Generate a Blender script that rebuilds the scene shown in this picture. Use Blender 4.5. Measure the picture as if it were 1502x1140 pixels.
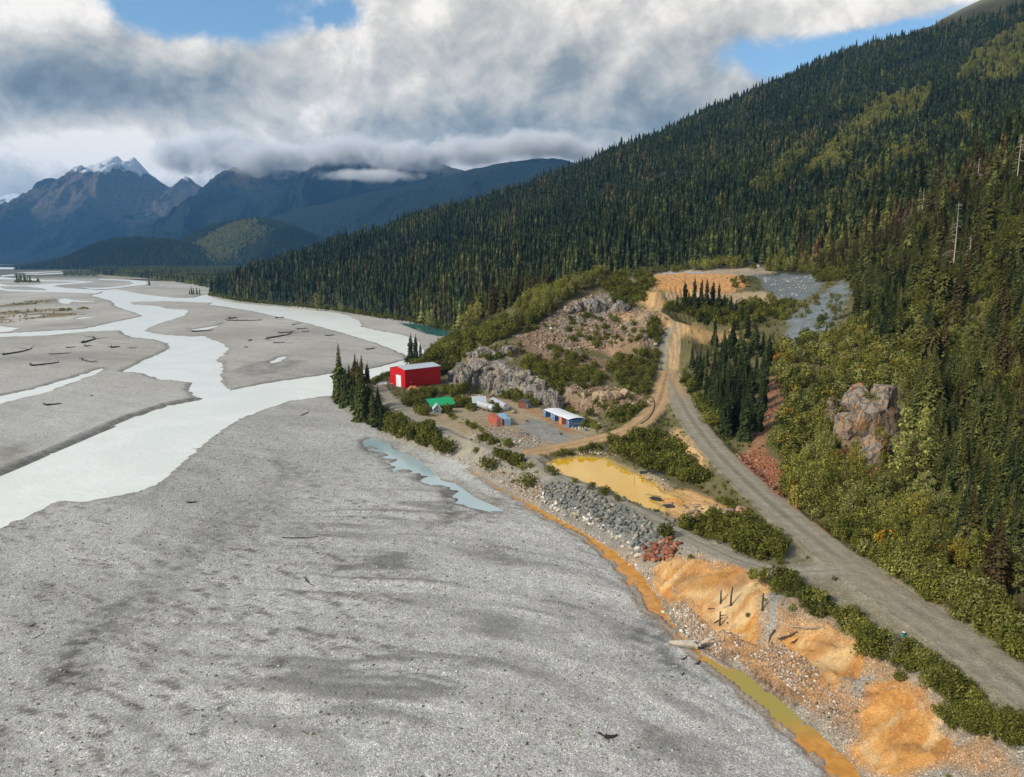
import bpy, bmesh, math, random
import numpy as np
from mathutils import Vector, Matrix, Euler

R = math.radians
random.seed(7)
rng = np.random.default_rng(7)
scene = bpy.context.scene
C = scene.collection
for o in list(bpy.data.objects):
    bpy.data.objects.remove(o)

# ------------------------------------------------------------------ camera
CAMZ, PITCH, FPX = 70.0, R(9.57), 1156.0
cd = bpy.data.cameras.new('camera')
cd.sensor_width = 36.0
cd.lens = 36.0 * FPX / 1502.0
cd.clip_start = 1.0
cd.clip_end = 60000.0
cam = bpy.data.objects.new('camera', cd)
cam.location = (0, 0, CAMZ)
cam.rotation_euler = (R(90) - PITCH, 0, 0)
C.objects.link(cam)
scene.camera = cam

# ------------------------------------------------------------------ exposure
vs = scene.view_settings
vs.view_transform = 'Standard'
vs.look = 'None'
vs.gamma = 1.0
vs.use_curve_mapping = False
vs.exposure = 1.15
scene.cycles.use_denoising = True
scene.cycles.max_bounces = 6
scene.cycles.diffuse_bounces = 3
scene.cycles.glossy_bounces = 2
scene.cycles.transmission_bounces = 2
scene.cycles.transparent_max_bounces = 12
scene.cycles.volume_bounces = 2
scene.cycles.volume_step_rate = 0.6
scene.cycles.caustics_reflective = False
scene.cycles.caustics_refractive = False

# ------------------------------------------------------------------ node helper
class NT:
    def __init__(self, tree):
        self.t = tree
        self.n = tree.nodes
        self.l = tree.links
    def new(self, typ, **kw):
        nd = self.n.new(typ)
        for k, v in kw.items():
            setattr(nd, k, v)
        return nd
    def put(self, sock, v):
        if isinstance(v, bpy.types.NodeSocket):
            self.l.new(v, sock)
        elif v is not None:
            if hasattr(sock.default_value, '__len__') and not hasattr(v, '__len__'):
                v = [v] * len(sock.default_value)
            if hasattr(sock.default_value, '__len__') and len(sock.default_value) == 4 and len(v) == 3:
                v = tuple(v) + (1.0,)
            sock.default_value = v
    def math(self, op, a, b=None, c=None, clamp=False):
        nd = self.new('ShaderNodeMath', operation=op, use_clamp=clamp)
        self.put(nd.inputs[0], a)
        if b is not None: self.put(nd.inputs[1], b)
        if c is not None: self.put(nd.inputs[2], c)
        return nd.outputs[0]
    def vmath(self, op, a, b=None, s=None):
        nd = self.new('ShaderNodeVectorMath', operation=op)
        self.put(nd.inputs[0], a)
        if b is not None: self.put(nd.inputs[1], b)
        if s is not None: self.put(nd.inputs['Scale'], s)
        return nd.outputs['Value'] if op in ('DOT_PRODUCT', 'LENGTH', 'DISTANCE') else nd.outputs[0]
    def mix(self, f, a, b, blend='MIX'):
        nd = self.new('ShaderNodeMix', data_type='RGBA', blend_type=blend)
        self.put(nd.inputs[0], f); self.put(nd.inputs[6], a); self.put(nd.inputs[7], b)
        return nd.outputs[2]
    def smooth(self, v, a, b, lo=0.0, hi=1.0):
        nd = self.new('ShaderNodeMapRange', interpolation_type='SMOOTHSTEP')
        self.put(nd.inputs[0], v); self.put(nd.inputs[1], a); self.put(nd.inputs[2], b)
        self.put(nd.inputs[3], lo); self.put(nd.inputs[4], hi)
        return nd.outputs[0]
    def lin(self, v, a, b, lo=0.0, hi=1.0):
        nd = self.new('ShaderNodeMapRange')
        self.put(nd.inputs[0], v); self.put(nd.inputs[1], a); self.put(nd.inputs[2], b)
        self.put(nd.inputs[3], lo); self.put(nd.inputs[4], hi)
        return nd.outputs[0]
    def noise(self, vec, scale, detail=4.0, rough=0.55, dist=0.0, lac=2.0):
        nd = self.new('ShaderNodeTexNoise')
        self.put(nd.inputs['Vector'], vec)
        nd.inputs['Scale'].default_value = scale
        nd.inputs['Detail'].default_value = detail
        nd.inputs['Roughness'].default_value = rough
        nd.inputs['Distortion'].default_value = dist
        nd.inputs['Lacunarity'].default_value = lac
        return nd.outputs[0]
    def voro(self, vec, scale, feature='F1', rnd=1.0):
        nd = self.new('ShaderNodeTexVoronoi', feature=feature)
        self.put(nd.inputs['Vector'], vec)
        nd.inputs['Scale'].default_value = scale
        nd.inputs['Randomness'].default_value = rnd
        return nd
    def attr(self, name, typ='GEOMETRY'):
        nd = self.new('ShaderNodeAttribute', attribute_name=name, attribute_type=typ)
        return nd
    def ramp(self, f, stops):
        nd = self.new('ShaderNodeValToRGB')
        el = nd.color_ramp.elements
        while len(el) > 1: el.remove(el[-1])
        el[0].position = stops[0][0]; el[0].color = tuple(stops[0][1]) + (1,)
        for p, c in stops[1:]:
            e = el.new(p); e.color = tuple(c) + (1,)
        self.put(nd.inputs[0], f)
        return nd.outputs[0]
    def bump(self, h, strength=0.5, dist=0.1, normal=None):
        nd = self.new('ShaderNodeBump')
        self.put(nd.inputs['Height'], h)
        nd.inputs['Strength'].default_value = strength
        nd.inputs['Distance'].default_value = dist
        if normal is not None: self.put(nd.inputs['Normal'], normal)
        return nd.outputs[0]

MATS = {}
def mat(name):
    m = bpy.data.materials.new(name)
    m.use_nodes = True
    m.node_tree.nodes.clear()
    MATS[name] = m
    return m, NT(m.node_tree)
def finish(nt, color, rough=0.9, bump=None, spec=0.3, metal=0.0):
    bs = nt.new('ShaderNodeBsdfPrincipled')
    nt.put(bs.inputs['Base Color'], color)
    nt.put(bs.inputs['Roughness'], rough)
    nt.put(bs.inputs['Metallic'], metal)
    nt.put(bs.inputs['Specular IOR Level'], spec)
    if bump is not None: nt.put(bs.inputs['Normal'], bump)
    out = nt.new('ShaderNodeOutputMaterial')
    nt.l.new(bs.outputs[0], out.inputs[0])
    return bs

# ------------------------------------------------------------------ sky
SUN_EL, SUN_AZ = R(34), R(-118)         # azimuth measured from +Y towards +X (sun on the left, a little behind)
world = bpy.data.worlds.new('World')
scene.world = world
world.use_nodes = True
wt = NT(world.node_tree)
wt.n.clear()
sky = wt.new('ShaderNodeTexSky', sky_type='NISHITA')
sky.sun_disc = False
sky.sun_elevation = SUN_EL
sky.sun_rotation = SUN_AZ
sky.altitude = 200
sky.ozone_density = 1.5
tc = wt.new('ShaderNodeTexCoord')
D = tc.outputs['Generated']
def pdir(px, py):
    a, v = (px - 751) / FPX, (570 - py) / FPX
    d = Vector((a, math.cos(PITCH) + v * math.sin(PITCH), -math.sin(PITCH) + v * math.cos(PITCH)))
    return d.normalized()
sepd = wt.new('ShaderNodeSeparateXYZ'); wt.put(sepd.inputs[0], D)
dz = wt.math('MAXIMUM', sepd.outputs[2], 0.0)
den = wt.math('ADD', dz, 1.0)
P = wt.vmath('DIVIDE', D, wt.new('ShaderNodeCombineXYZ').outputs[0])
cmb = P.node.inputs[1].links[0].from_node
for k in range(3): wt.put(cmb.inputs[k], den)
def blob(px, py, rx, ry, amp):
    """a soft lobe of the cloud field round one direction of the sky"""
    c = pdir(px, py)
    rt = Vector((c.y, -c.x, 0)).normalized(); up = rt.cross(c)
    u = wt.math('DIVIDE', wt.vmath('DOT_PRODUCT', D, tuple(rt)), rx / FPX)
    v = wt.math('DIVIDE', wt.vmath('DOT_PRODUCT', D, tuple(up)), ry / FPX)
    f = wt.math('ADD', wt.math('MULTIPLY', u, u), wt.math('MULTIPLY', v, v))
    fw = wt.math('GREATER_THAN', wt.vmath('DOT_PRODUCT', D, tuple(c)), 0.0)
    g = wt.math('POWER', 2.718, wt.math('MULTIPLY', f, -1.0))
    return wt.math('MULTIPLY', wt.math('MULTIPLY', g, fw), amp)
def addall(lst):
    s = lst[0]
    for x in lst[1:]: s = wt.math('ADD', s, x)
    return s
def cloud_field(off, big, fine):
    p = wt.vmath('MULTIPLY', wt.vmath('ADD', P, off), (1.0, 1.0, 0.7))
    a = wt.noise(p, big, 9.0, 0.58, 0.4)
    b = wt.noise(p, fine, 6.0, 0.62, 0.5)
    return wt.math('ADD', wt.math('MULTIPLY', a, 0.63), wt.math('MULTIPLY', b, 0.37))
OFF = (5.1, 2.3, 0.9)
f0 = cloud_field(OFF, 4.4, 17.0)
f1 = cloud_field((OFF[0] - 0.010, OFF[1] - 0.030, OFF[2] + 0.030), 4.4, 17.0)     # the same field a little higher up, for the light on the tops
cover = addall([
    blob(265, 5, 115, 42, -0.34), blob(1180, 75, 190, 40, -0.30), blob(500, 25, 45, 22, -0.16), blob(1340, 70, 60, 30, -0.25),
    blob(1120, 5, 120, 30, 0.16), blob(1290, 12, 110, 26, 0.20), blob(298, 172, 40, 22, -0.20), blob(155, 205, 40, 14, -0.18),
    blob(420, 188, 60, 14, -0.14), blob(80, 110, 260, 70, 0.26), blob(700, 120, 330, 130, 0.30),
    blob(930, 150, 200, 110, 0.20), blob(250, 232, 260, 50, 0.22), blob(40, 235, 150, 50, 0.22), blob(90, 5, 90, 40, 0.10)])
dens = wt.math('ADD', wt.math('ADD', f0, cover), wt.smooth(dz, 0.13, 0.02, 0.0, 0.26))
msk = wt.smooth(dens, 0.44, 0.60)
relief = wt.math('SUBTRACT', f0, f1)
lit = wt.lin(relief, -0.11, 0.12, 0.0, 1.0)
shade = addall([
    blob(100, 112, 230, 44, -0.42), blob(150, 150, 170, 26, -0.16), blob(330, 100, 90, 26, -0.14), blob(640, 185, 200, 26, -0.16),
    blob(860, 195, 200, 40, -0.18), blob(1000, 130, 110, 60, -0.16), blob(760, 85, 170, 50, -0.10), blob(60, 60, 200, 22, 0.10),
    blob(480, 125, 130, 40, 0.14), blob(600, 20, 220, 34, 0.18), blob(90, 225, 180, 36, 0.26), blob(240, 245, 130, 30, 0.24), blob(420, 230, 90, 22, -0.10),
    blob(240, 210, 160, 34, 0.24), blob(60, 10, 130, 30, 0.22), blob(470, 160, 70, 14, 0.10), blob(1230, 10, 200, 30, 0.12)])
br = wt.math('ADD', wt.math('ADD', wt.math('MULTIPLY', lit, 0.66), wt.math('MULTIPLY', wt.smooth(dens, 0.55, 1.05), -0.16)), shade)
br = wt.math('ADD', br, 0.38, clamp=True)
ccol = wt.ramp(br, [(0.0, (0.078, 0.090, 0.096)), (0.25, (0.14, 0.152, 0.153)), (0.5, (0.245, 0.240, 0.222)),
                    (0.75, (0.355, 0.333, 0.298)), (1.0, (0.51, 0.475, 0.430))])
skyc = wt.vmath('SCALE', sky.outputs[0], s=0.07)
skyc = wt.mix(1.0, skyc, (0.80, 0.95, 1.0, 1), 'MULTIPLY')
allc = wt.mix(msk, skyc, ccol)
bg = wt.new('ShaderNodeBackground')
wt.put(bg.inputs[0], allc)
bg.inputs[1].default_value = 1.0
wo = wt.new('ShaderNodeOutputWorld')
wt.l.new(bg.outputs[0], wo.inputs[0])
world.cycles.sampling_method = 'MANUAL'
world.cycles.sample_map_resolution = 512

# ------------------------------------------------------------------ sun (filtered by broken cloud)
sl = bpy.data.lights.new('sun', 'SUN')
sl.energy = 2.0
sl.angle = R(12)
sl.color = (1.0, 0.91, 0.77)
so = bpy.data.objects.new('sun', sl)
sdir = Vector((math.sin(SUN_AZ) * math.cos(SUN_EL), math.cos(SUN_AZ) * math.cos(SUN_EL), math.sin(SUN_EL)))
so.rotation_euler = sdir.to_track_quat('Z', 'Y').to_euler()
so.location = (-200, -100, 400)
C.objects.link(so)
# ------------------------------------------------------------------ numeric helpers
cp_, sp_ = math.cos(PITCH), math.sin(PITCH)
def rays(px, py):
    a = (np.asarray(px, float) - 751) / FPX
    v = (570 - np.asarray(py, float)) / FPX
    return a, cp_ + v * sp_, -sp_ + v * cp_
def at(px, py, Y):
    a, dy, dzz = rays(px, py)
    t = Y / dy
    return np.stack([t * a, t * dy, CAMZ + t * dzz], -1)
def at_z(px, py, z):
    a, dy, dzz = rays(px, py)
    t = (z - CAMZ) / dzz
    return np.stack([t * a, t * dy, CAMZ + t * dzz], -1)
def W(pts, z=0.0):
    """map points (x, y of the survey picture) on a level plane to ground plan positions"""
    p = np.array(pts, float)
    return at_z(p[:, 0], p[:, 1], z)[:, :2]

def hash2(ix, iy, seed):
    n = (ix.astype(np.int64) * 374761393 + iy.astype(np.int64) * 668265263 + seed * 982451653) & 0xFFFFFFFF
    n = ((n ^ (n >> 13)) * 1274126177) & 0xFFFFFFFF
    n = (n ^ (n >> 16)) & 0xFFFFFFFF
    return (n & 0xFFFFFF) / float(0xFFFFFF)
def vnoise(x, y, seed=0):
    x0 = np.floor(x); y0 = np.floor(y)
    fx = x - x0; fy = y - y0
    fx = fx * fx * (3 - 2 * fx); fy = fy * fy * (3 - 2 * fy)
    a = hash2(x0, y0, seed); b = hash2(x0 + 1, y0, seed)
    c = hash2(x0, y0 + 1, seed); d = hash2(x0 + 1, y0 + 1, seed)
    return (a + (b - a) * fx) * (1 - fy) + (c + (d - c) * fx) * fy
def fbm(x, y, octv=4, seed=0, gain=0.5):
    s = 0; amp = 1; tot = 0
    for i in range(octv):
        s = s + amp * vnoise(x * 2 ** i + 17.3 * i, y * 2 ** i - 9.1 * i, seed + i)
        tot += amp; amp *= gain
    return s / tot
def ridged(x, y, octv=4, seed=0, gain=0.5):
    s = 0; amp = 1; tot = 0
    for i in range(octv):
        n = 1 - np.abs(2 * vnoise(x * 2 ** i + 31.7 * i, y * 2 ** i + 11.9 * i, seed + i) - 1)
        s = s + amp * n * n; tot += amp; amp *= gain
    return s / tot
def sstep(a, b, x):
    t = np.clip((x - a) / (b - a), 0, 1)
    return t * t * (3 - 2 * t)
def smin(a, b, k):
    h = np.clip(0.5 + 0.5 * (b - a) / k, 0, 1)
    return b * (1 - h) + a * h - k * h * (1 - h)
def smax(a, b, k): return -smin(-a, -b, k)

def sdist(P, X, Y, margin=1e9):
    """signed distance to a polygon, positive inside; only worked out within margin of its box"""
    P = np.asarray(P, float)
    out = np.full(X.shape, -margin if margin < 1e8 else -1e9)
    lo = P.min(0) - margin; hi = P.max(0) + margin
    idx = np.nonzero((X > lo[0]) & (X < hi[0]) & (Y > lo[1]) & (Y < hi[1]))
    if idx[0].size == 0: return out
    x = X[idx]; y = Y[idx]
    d2 = np.full(x.shape, 1e18); ins = np.zeros(x.shape, bool)
    n = len(P)
    for i in range(n):
        ax, ay = P[i]; bx, by = P[(i + 1) % n]
        ex, ey = bx - ax, by - ay
        t = np.clip(((x - ax) * ex + (y - ay) * ey) / (ex * ex + ey * ey + 1e-12), 0, 1)
        d2 = np.minimum(d2, (x - ax - t * ex) ** 2 + (y - ay - t * ey) ** 2)
        c = (ay > y) != (by > y)
        if ey != 0:
            ins ^= c & (x < ex * (y - ay) / ey + ax)
    d = np.sqrt(d2)
    out[idx] = np.where(ins, d, -d)
    return out
def pdist(L, X, Y, margin):
    """distance to a polyline L (x, y, z...) and its z at the nearest point"""
    L = np.asarray(L, float)
    D = np.full(X.shape, margin); Z = np.zeros(X.shape); S = np.zeros(X.shape)
    lo = L[:, :2].min(0) - margin; hi = L[:, :2].max(0) + margin
    idx = np.nonzero((X > lo[0]) & (X < hi[0]) & (Y > lo[1]) & (Y < hi[1]))
    if idx[0].size == 0: return D, Z, S
    x = X[idx]; y = Y[idx]
    bd = np.full(x.shape, 1e9); bz = np.zeros(x.shape); bs = np.zeros(x.shape)
    s0 = 0
    for i in range(len(L) - 1):
        ax, ay, az = L[i]; bx, by, bz_ = L[i + 1]
        ex, ey = bx - ax, by - ay
        ln = math.hypot(ex, ey)
        t = np.clip(((x - ax) * ex + (y - ay) * ey) / (ln * ln + 1e-12), 0, 1)
        dx, dy = x - ax - t * ex, y - ay - t * ey
        d = np.hypot(dx, dy)
        m = d < bd
        bd[m] = d[m]; bz[m] = (az + (bz_ - az) * t)[m]; bs[m] = (np.sign(ex * dy - ey * dx) * d)[m]
    D[idx] = np.minimum(bd, margin); Z[idx] = bz; S[idx] = bs
    return D, Z, S
def smooth_line(L, n=6):
    """Catmull-Rom through the points"""
    L = np.asarray(L, float); out = []
    for i in range(len(L) - 1):
        p0 = L[max(i - 1, 0)]; p1 = L[i]; p2 = L[i + 1]; p3 = L[min(i + 2, len(L) - 1)]
        for k in range(n):
            t = k / n
            out.append(0.5 * ((2 * p1) + (-p0 + p2) * t + (2 * p0 - 5 * p1 + 4 * p2 - p3) * t * t + (-p0 + 3 * p1 - 3 * p2 + p3) * t ** 3))
    out.append(L[-1])
    return np.array(out)

# ------------------------------------------------------------------ ground plan
TOE = W([(305, 433), (330, 439), (351, 443), (421, 450), (451, 452.5), (490, 456.5), (520, 461), (560, 468), (600, 473), (630, 478),
         (655, 485), (672, 490), (664, 497), (648, 505), (632, 517), (618, 534), (596, 548), (566, 557), (540, 570), (505, 580), (487, 583), (492, 592), (510, 605),
         (545, 625), (575, 645), (600, 655), (635, 665), (665, 672), (690, 687), (712, 703), (735, 718), (762, 731), (802, 752), (852, 780),
         (897, 808), (940, 845), (967, 887), (995, 919), (1024, 946), (1064, 972), (1115, 1010), (1165, 1050), (1215, 1095),
         (1280, 1160), (1345, 1240)])
UP = np.vstack([TOE, [(110, 40), (125, -60), (140, -400), (7000, -400), (9000, 6000), (2500, 5200), (300, 4000), (-250, 3300), (-480, 2500),
                      (-540, 1900), (-530, 1500)]])
HILL = [  # picture x, picture y, forward distance
    (690, 525, 380), (740, 540, 368), (800, 560, 345), (860, 575, 330), (900, 590, 320), (650, 520, 400), (625, 520, 415),
    (760, 490, 420), (700, 488, 425), (650, 508, 418), (760, 452, 448), (820, 424, 462), (900, 410, 490), (955, 404, 530),
    (330, 418, 1350), (400, 394, 1500), (500, 368, 1700), (600, 344, 1850), (700, 308, 1950), (830, 257, 2050), (950, 206, 2150),
    (1100, 141, 2200), (1240, 90, 2250), (1320, 58, 2300), (1440, 5, 2400), (1560, -50, 2500), (1800, -140, 2600),
    (1250, 335, 620), (1350, 285, 600), (1430, 245, 590), (1500, 205, 580), (1600, 150, 570),
    (1160, 405, 560), (1225, 420, 470), (1200, 450, 420), (1300, 440, 390), (1400, 400, 380), (1480, 350, 350), (1480, 500, 260),
    (1400, 560, 270), (1480, 620, 200), (1480, 800, 150), (1400, 700, 190), (1300, 760, 178), (1350, 600, 265), (1290, 530, 315),
    (1200, 520, 335), (1120, 560, 315), (1060, 560, 335), (1020, 480, 402), (1080, 500, 388), (1130, 460, 430), (1060, 440, 455),
    (960, 436, 450), (1000, 412, 505), (1100, 405, 545), (1180, 395, 600), (1000, 402, 560), (1080, 398, 590),
    (860, 470, 430), (870, 434, 455), (800, 480, 425), (900, 510, 395), (960, 520, 390), (860, 530, 375), (930, 560, 345),
    (1200, 640, 245), (1250, 680, 220), (1150, 660, 245), (1100, 640, 262), (1230, 580, 290), (1180, 730, 200)]
HILLW = [  # world x, y, z
    (-130, 560, 6), (-90, 600, 8), (-30, 560, 22), (-60, 700, 10), (40, 600, 40), (130, 700, 56), (-150, 950, 20), (-70, 800, 15), (-70, 950, 40),
    (-300, 1150, 25), (-400, 1250, 20), (-30, 850, 40), (-40, 1300, 105), (75, 1100, 105), (110, 1600, 190), (120, 720, 58), (190, 1100, 138), (270, 1600, 255),
    (190, 640, 62), (300, 1000, 150), (450, 1500, 290), (550, 1300, 268), (760, 1800, 435), (430, 900, 140), (580, 950, 215), (700, 1000, 262),
    (390, 760, 122), (490, 760, 165), (-220, 2300, 30), (-120, 2800, 120), (500, 3000, 300), (1350, 3200, 600), (2400, 3400, 850),
    (240, 300, 92), (160, 150, 38), (95, 108, 13), (110, 100, 18), (200, 90, 60), (300, 200, 110), (700, 400, 330), (1500, 300, 700), (1200, 1200, 520), (1800, 1500, 760),
    (76, 92, 11), (80, 70, 11), (90, 20, 12), (62, 118, 9), (50, 160, 8), (40, 190, 7), (20, 210, 6.5), (150, -100, 30),
    (90, 190, 10.5), (105, 160, 11), (120, 130, 16)]
hp = np.array(HILL)
HP = np.vstack([at(hp[:, 0], hp[:, 1], hp[:, 2]), np.array(HILLW, float)])
def tps_fit(P, lam=2e-4):
    s = 200.0
    x = P[:, :2] / s
    d2 = ((x[:, None] - x[None]) ** 2).sum(-1)
    K = 0.5 * d2 * np.log(d2 + 1e-12)
    n = len(P)
    A = np.zeros((n + 3, n + 3))
    A[:n, :n] = K + lam * np.eye(n)
    A[:n, n] = 1; A[:n, n + 1:] = x
    A[n:, :n] = A[:n, n:].T
    b = np.zeros(n + 3); b[:n] = P[:, 2]
    w = np.linalg.solve(A, b)
    def f(X, Y):
        X = X / s; Y = Y / s
        out = w[n] + w[n + 1] * X + w[n + 2] * Y
        for i in range(n):
            d2 = (X - x[i, 0]) ** 2 + (Y - x[i, 1]) ** 2
            out += w[i] * 0.5 * d2 * np.log(d2 + 1e-12)
        return out
    return f
tps = tps_fit(HP)

def L3(pts):   # (px, py, z) -> world polyline
    p = np.array(pts, float)
    return smooth_line(at_z(p[:, 0], p[:, 1], p[:, 2]), 5)
MAIN = L3([(1640, 1110, 11.5), (1502, 1008, 11), (1400, 935, 10.5), (1300, 868, 10), (1200, 795, 9.5), (1130, 738, 9), (1080, 692, 9),
           (1040, 650, 9.5), (1008, 605, 11), (988, 565, 14), (980, 540, 17), (992, 522, 20), (1030, 508, 23.5)])
UPPER = L3([(1085, 497, 29.5), (1055, 490, 31), (1010, 477, 35.5), (975, 465, 39.5), (957, 455, 41.5), (975, 445, 43), (1010, 441, 44)])
BRANCH = L3([(776, 664, 6), (830, 654, 6.3), (880, 643, 7.3), (925, 628, 8.8), (955, 606, 10.2), (968, 585, 12), (974, 563, 14.2), (979, 543, 16.8)])
ACCESS = L3([(556, 566, 6), (572, 585, 6), (600, 607, 6), (650, 634, 6), (700, 653, 6), (776, 667, 6), (808, 690, 6), (840, 709, 6), (890, 730, 6.2),
             (930, 748, 6.4), (985, 777, 6.8), (1030, 798, 7.2), (1085, 822, 8), (1150, 838, 8.8), (1235, 836, 9.6)])
ROADS = [(MAIN, 4.1), (UPPER, 3.6), (BRANCH, 3.4), (ACCESS, 2.2)]
PAD = W([(600, 606), (640, 592), (672, 583), (705, 578), (745, 584), (792, 595), (832, 601), (868, 606), (884, 614), (872, 640), (800, 655), (760, 662), (700, 648), (640, 622)], 6)
WPAD = W([(545, 573), (560, 566), (580, 556), (650, 552), (662, 560), (655, 590), (600, 604), (570, 585)], 6)
PONDPAD = W([(790, 690), (810, 672), (860, 664), (905, 668), (960, 700), (1010, 735), (1050, 770), (1020, 800), (960, 770), (860, 722)], 6)
POND = W([(803, 680), (822, 673), (850, 671), (885, 673), (908, 684), (930, 694), (950, 704), (966, 714), (972, 722), (990, 728), (1006, 734), (985, 734), (962, 728), (950, 726),
          (958, 736), (970, 742), (972, 752), (955, 748), (935, 738), (912, 727), (890, 718), (868, 711), (845, 703), (822, 694)], 4.6)
FLOOR = at(np.array([945, 1000, 1060, 1120, 1150, 1130, 1060, 1000, 950]), np.array([427, 424, 424, 428, 433, 446, 443, 436, 432]), 470)[:, :2]
RIVERS = [
    W([(-60, 800), (0, 769), (53, 747), (88, 731), (123, 734), (160, 727), (196, 720), (225, 708), (242, 696), (260, 678), (280, 662), (305, 641),
       (333, 622), (368, 605), (421, 587), (488, 579), (530, 570), (575, 553), (612, 537), (598, 527), (561, 537), (544, 541), (520, 544), (488, 548), (421, 557),
       (379, 564), (335, 574), (326, 564), (320, 550), (326, 534), (314, 527), (325, 522), (333, 511), (323, 503), (295, 492), (284, 494), (267, 492),
       (246, 491.6), (228, 489.5), (210, 484.6), (217, 480), (242, 471), (270, 462), (276, 454.5), (245, 452.6), (224, 448), (196, 446.5),
       (190, 444), (185, 436), (200, 430), (172, 424.5), (156, 423.5), (116, 422), (140, 427), (150, 429.3), (134.5, 433.6), (162.5, 440.6),
       (168, 445), (168, 448.6), (197, 458), (212, 463), (168, 472), (123, 482), (70, 485), (0, 489), (-60, 491), (-60, 497), (0, 494), (70, 491.6),
       (140, 485), (179, 484.6), (182, 489), (196, 494), (225, 497), (249, 503), (252, 510), (239, 517), (210, 529), (182, 545), (196, 544),
       (218, 548), (232, 555), (260, 557), (286, 560), (279, 571), (293, 585), (246, 594), (196, 610), (140, 634), (70, 666), (0, 694), (-60, 716)]),
    W([(180, 436), (193, 443.5), (198, 442.5), (240, 441.5), (262, 442), (313, 444), (307, 446.6), (333, 450), (386, 459), (456, 475), (520, 492), (560, 505),
       (597, 520), (598, 528), (590, 535), (608, 540), (622, 522), (618, 507), (606, 496), (582, 489.5), (550, 484), (529, 479), (525, 470), (508, 462),
       (490, 458), (451, 454), (421, 451), (351, 444.5), (330, 441), (312, 436), (310, 432), (300, 432), (286.5, 436.3), (260, 437), (220, 433), (180, 427)]),
    W([(-60, 603), (0, 590.5), (53, 578), (88, 566), (133, 550), (151, 539.6), (105, 553.7), (53, 569.5), (0, 580), (-60, 590)]),
    W([(-60, 476), (0, 478), (25, 481), (12, 486), (0, 487), (-60, 489)]),
    W([(86, 439), (97, 437.5), (108, 440), (148, 442.8), (125, 443), (105, 442), (101, 446), (88, 444)]),
    W([(111, 466.5), (125, 465), (140, 463.5), (120, 467.8)]),
    W([(276, 483), (300, 480.5), (322, 476.5), (327, 473), (318, 478.5), (300, 483.5)]),
    W([(398, 530), (410, 524), (420, 522), (412, 528), (402, 532)]),
]
TEAL = W([(588, 473.5), (610, 474), (640, 479), (662, 488), (650, 493), (628, 489), (606, 481)])
POOL = W([(536, 646), (545, 643), (556, 645), (575, 652), (580, 660), (600, 668), (622, 685), (640, 700), (660, 705), (690, 725), (720, 738), (737, 747), (715, 746), (690, 740),
          (665, 735), (658, 722), (666, 715), (640, 711), (628, 707), (612, 700), (622, 694), (600, 690), (585, 690), (577, 684), (582, 678), (570, 678), (562, 670), (572, 667), (556, 664), (545, 661), (537, 654)])
CREEK = W([(690, 689), (712, 706), (735, 721), (757, 729), (775, 745), (800, 760), (830, 775), (860, 792), (885, 812), (905, 830), (925, 855), (938, 880), (945, 895), (965, 905),
           (985, 925), (1000, 945), (1020, 962), (1040, 980), (1075, 1005), (1110, 1035), (1150, 1070), (1180, 1092), (1210, 1125), (1250, 1170), (1310, 1170), (1240, 1112),
           (1195, 1068), (1150, 1033), (1110, 1000), (1075, 978), (1040, 960), (1022, 945), (1000, 922), (985, 902), (972, 877), (960, 855), (940, 834), (915, 810),
           (890, 793), (860, 775), (830, 761), (800, 747), (775, 733), (763, 727), (737, 718.5), (714, 703.5), (692, 687)])

# ------------------------------------------------------------------ ground grid
def axis(segs):
    """segs: list of (start, end, spacing function)"""
    v = [segs[0][0]]
    for a, b, f in segs:
        while v[-1] < b - 1e-6:
            v.append(min(b, v[-1] + f(v[-1])))
    return np.array(v)
gx = axis([(-9000, -600, lambda x: max(2.2, 0.03 * (-x - 530))), (-600, -130, lambda x: 2.2), (-130, 8, lambda x: 0.95), (8, 112, lambda x: 0.5),
           (112, 190, lambda x: 0.95), (190, 4200, lambda x: 0.95 + 0.022 * (x - 190))])
gy = axis([(-300, 70, lambda y: max(0.6, 0.2 * (75 - y))), (70, 600, lambda y: max(0.6, y * y / 70000)), (600, 1400, lambda y: 5.5 + (y - 600) / 250), (1400, 12000, lambda y: 9 + (y - 1400) * 0.05)])
GX, GY = np.meshgrid(gx, gy)
X, Y = GX.ravel(), GY.ravel()
N = X.size
print('grid', gx.size, gy.size, N)
sdU = sdist(UP, X, Y)
nA = fbm(X / 60, Y / 60, 4, 1) - 0.5
nB = fbm(X / 11, Y / 11, 4, 2) - 0.5
nC = fbm(X / 2.3, Y / 2.3, 3, 3) - 0.5
T = np.zeros(N)
inU = sdU > -5
xi, yi = X[inU], Y[inU]
T[inU] = tps(np.clip(xi, -800, 2500), np.clip(yi, 20, 3300))
far = sstep(250, 700, np.hypot(X - 60, Y - 250))
T = T + (ridged(X / 230 + Y / 900, Y / 1300 + 3.1, 3, 15) - 0.45) * 38 * sstep(750, 1300, Y) * sstep(20, 250, sdU)
T = T + nA * (2.0 + 26 * far) * sstep(5, 150, sdU) + nB * (0.8 + 4 * far)
nearbank = sstep(175, 150, Y) * sstep(400, 300, Y)
slope = 0.48 + 0.5 * sstep(420, 700, Y)
gul = ridged((X * 0.75 + Y * 0.66) / 9.0, (X * 0.66 - Y * 0.75) / 40.0, 3, 21) - 0.45
bank = (slope + gul * 0.35 * sstep(190, 170, Y)) * np.maximum(sdU - 0.6, 0) + nB * 0.8 * sstep(1, 6, sdU)
H = np.where(sdU > 0, smin(np.maximum(T, 1.5), bank, 1.2), 0.0)
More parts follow.
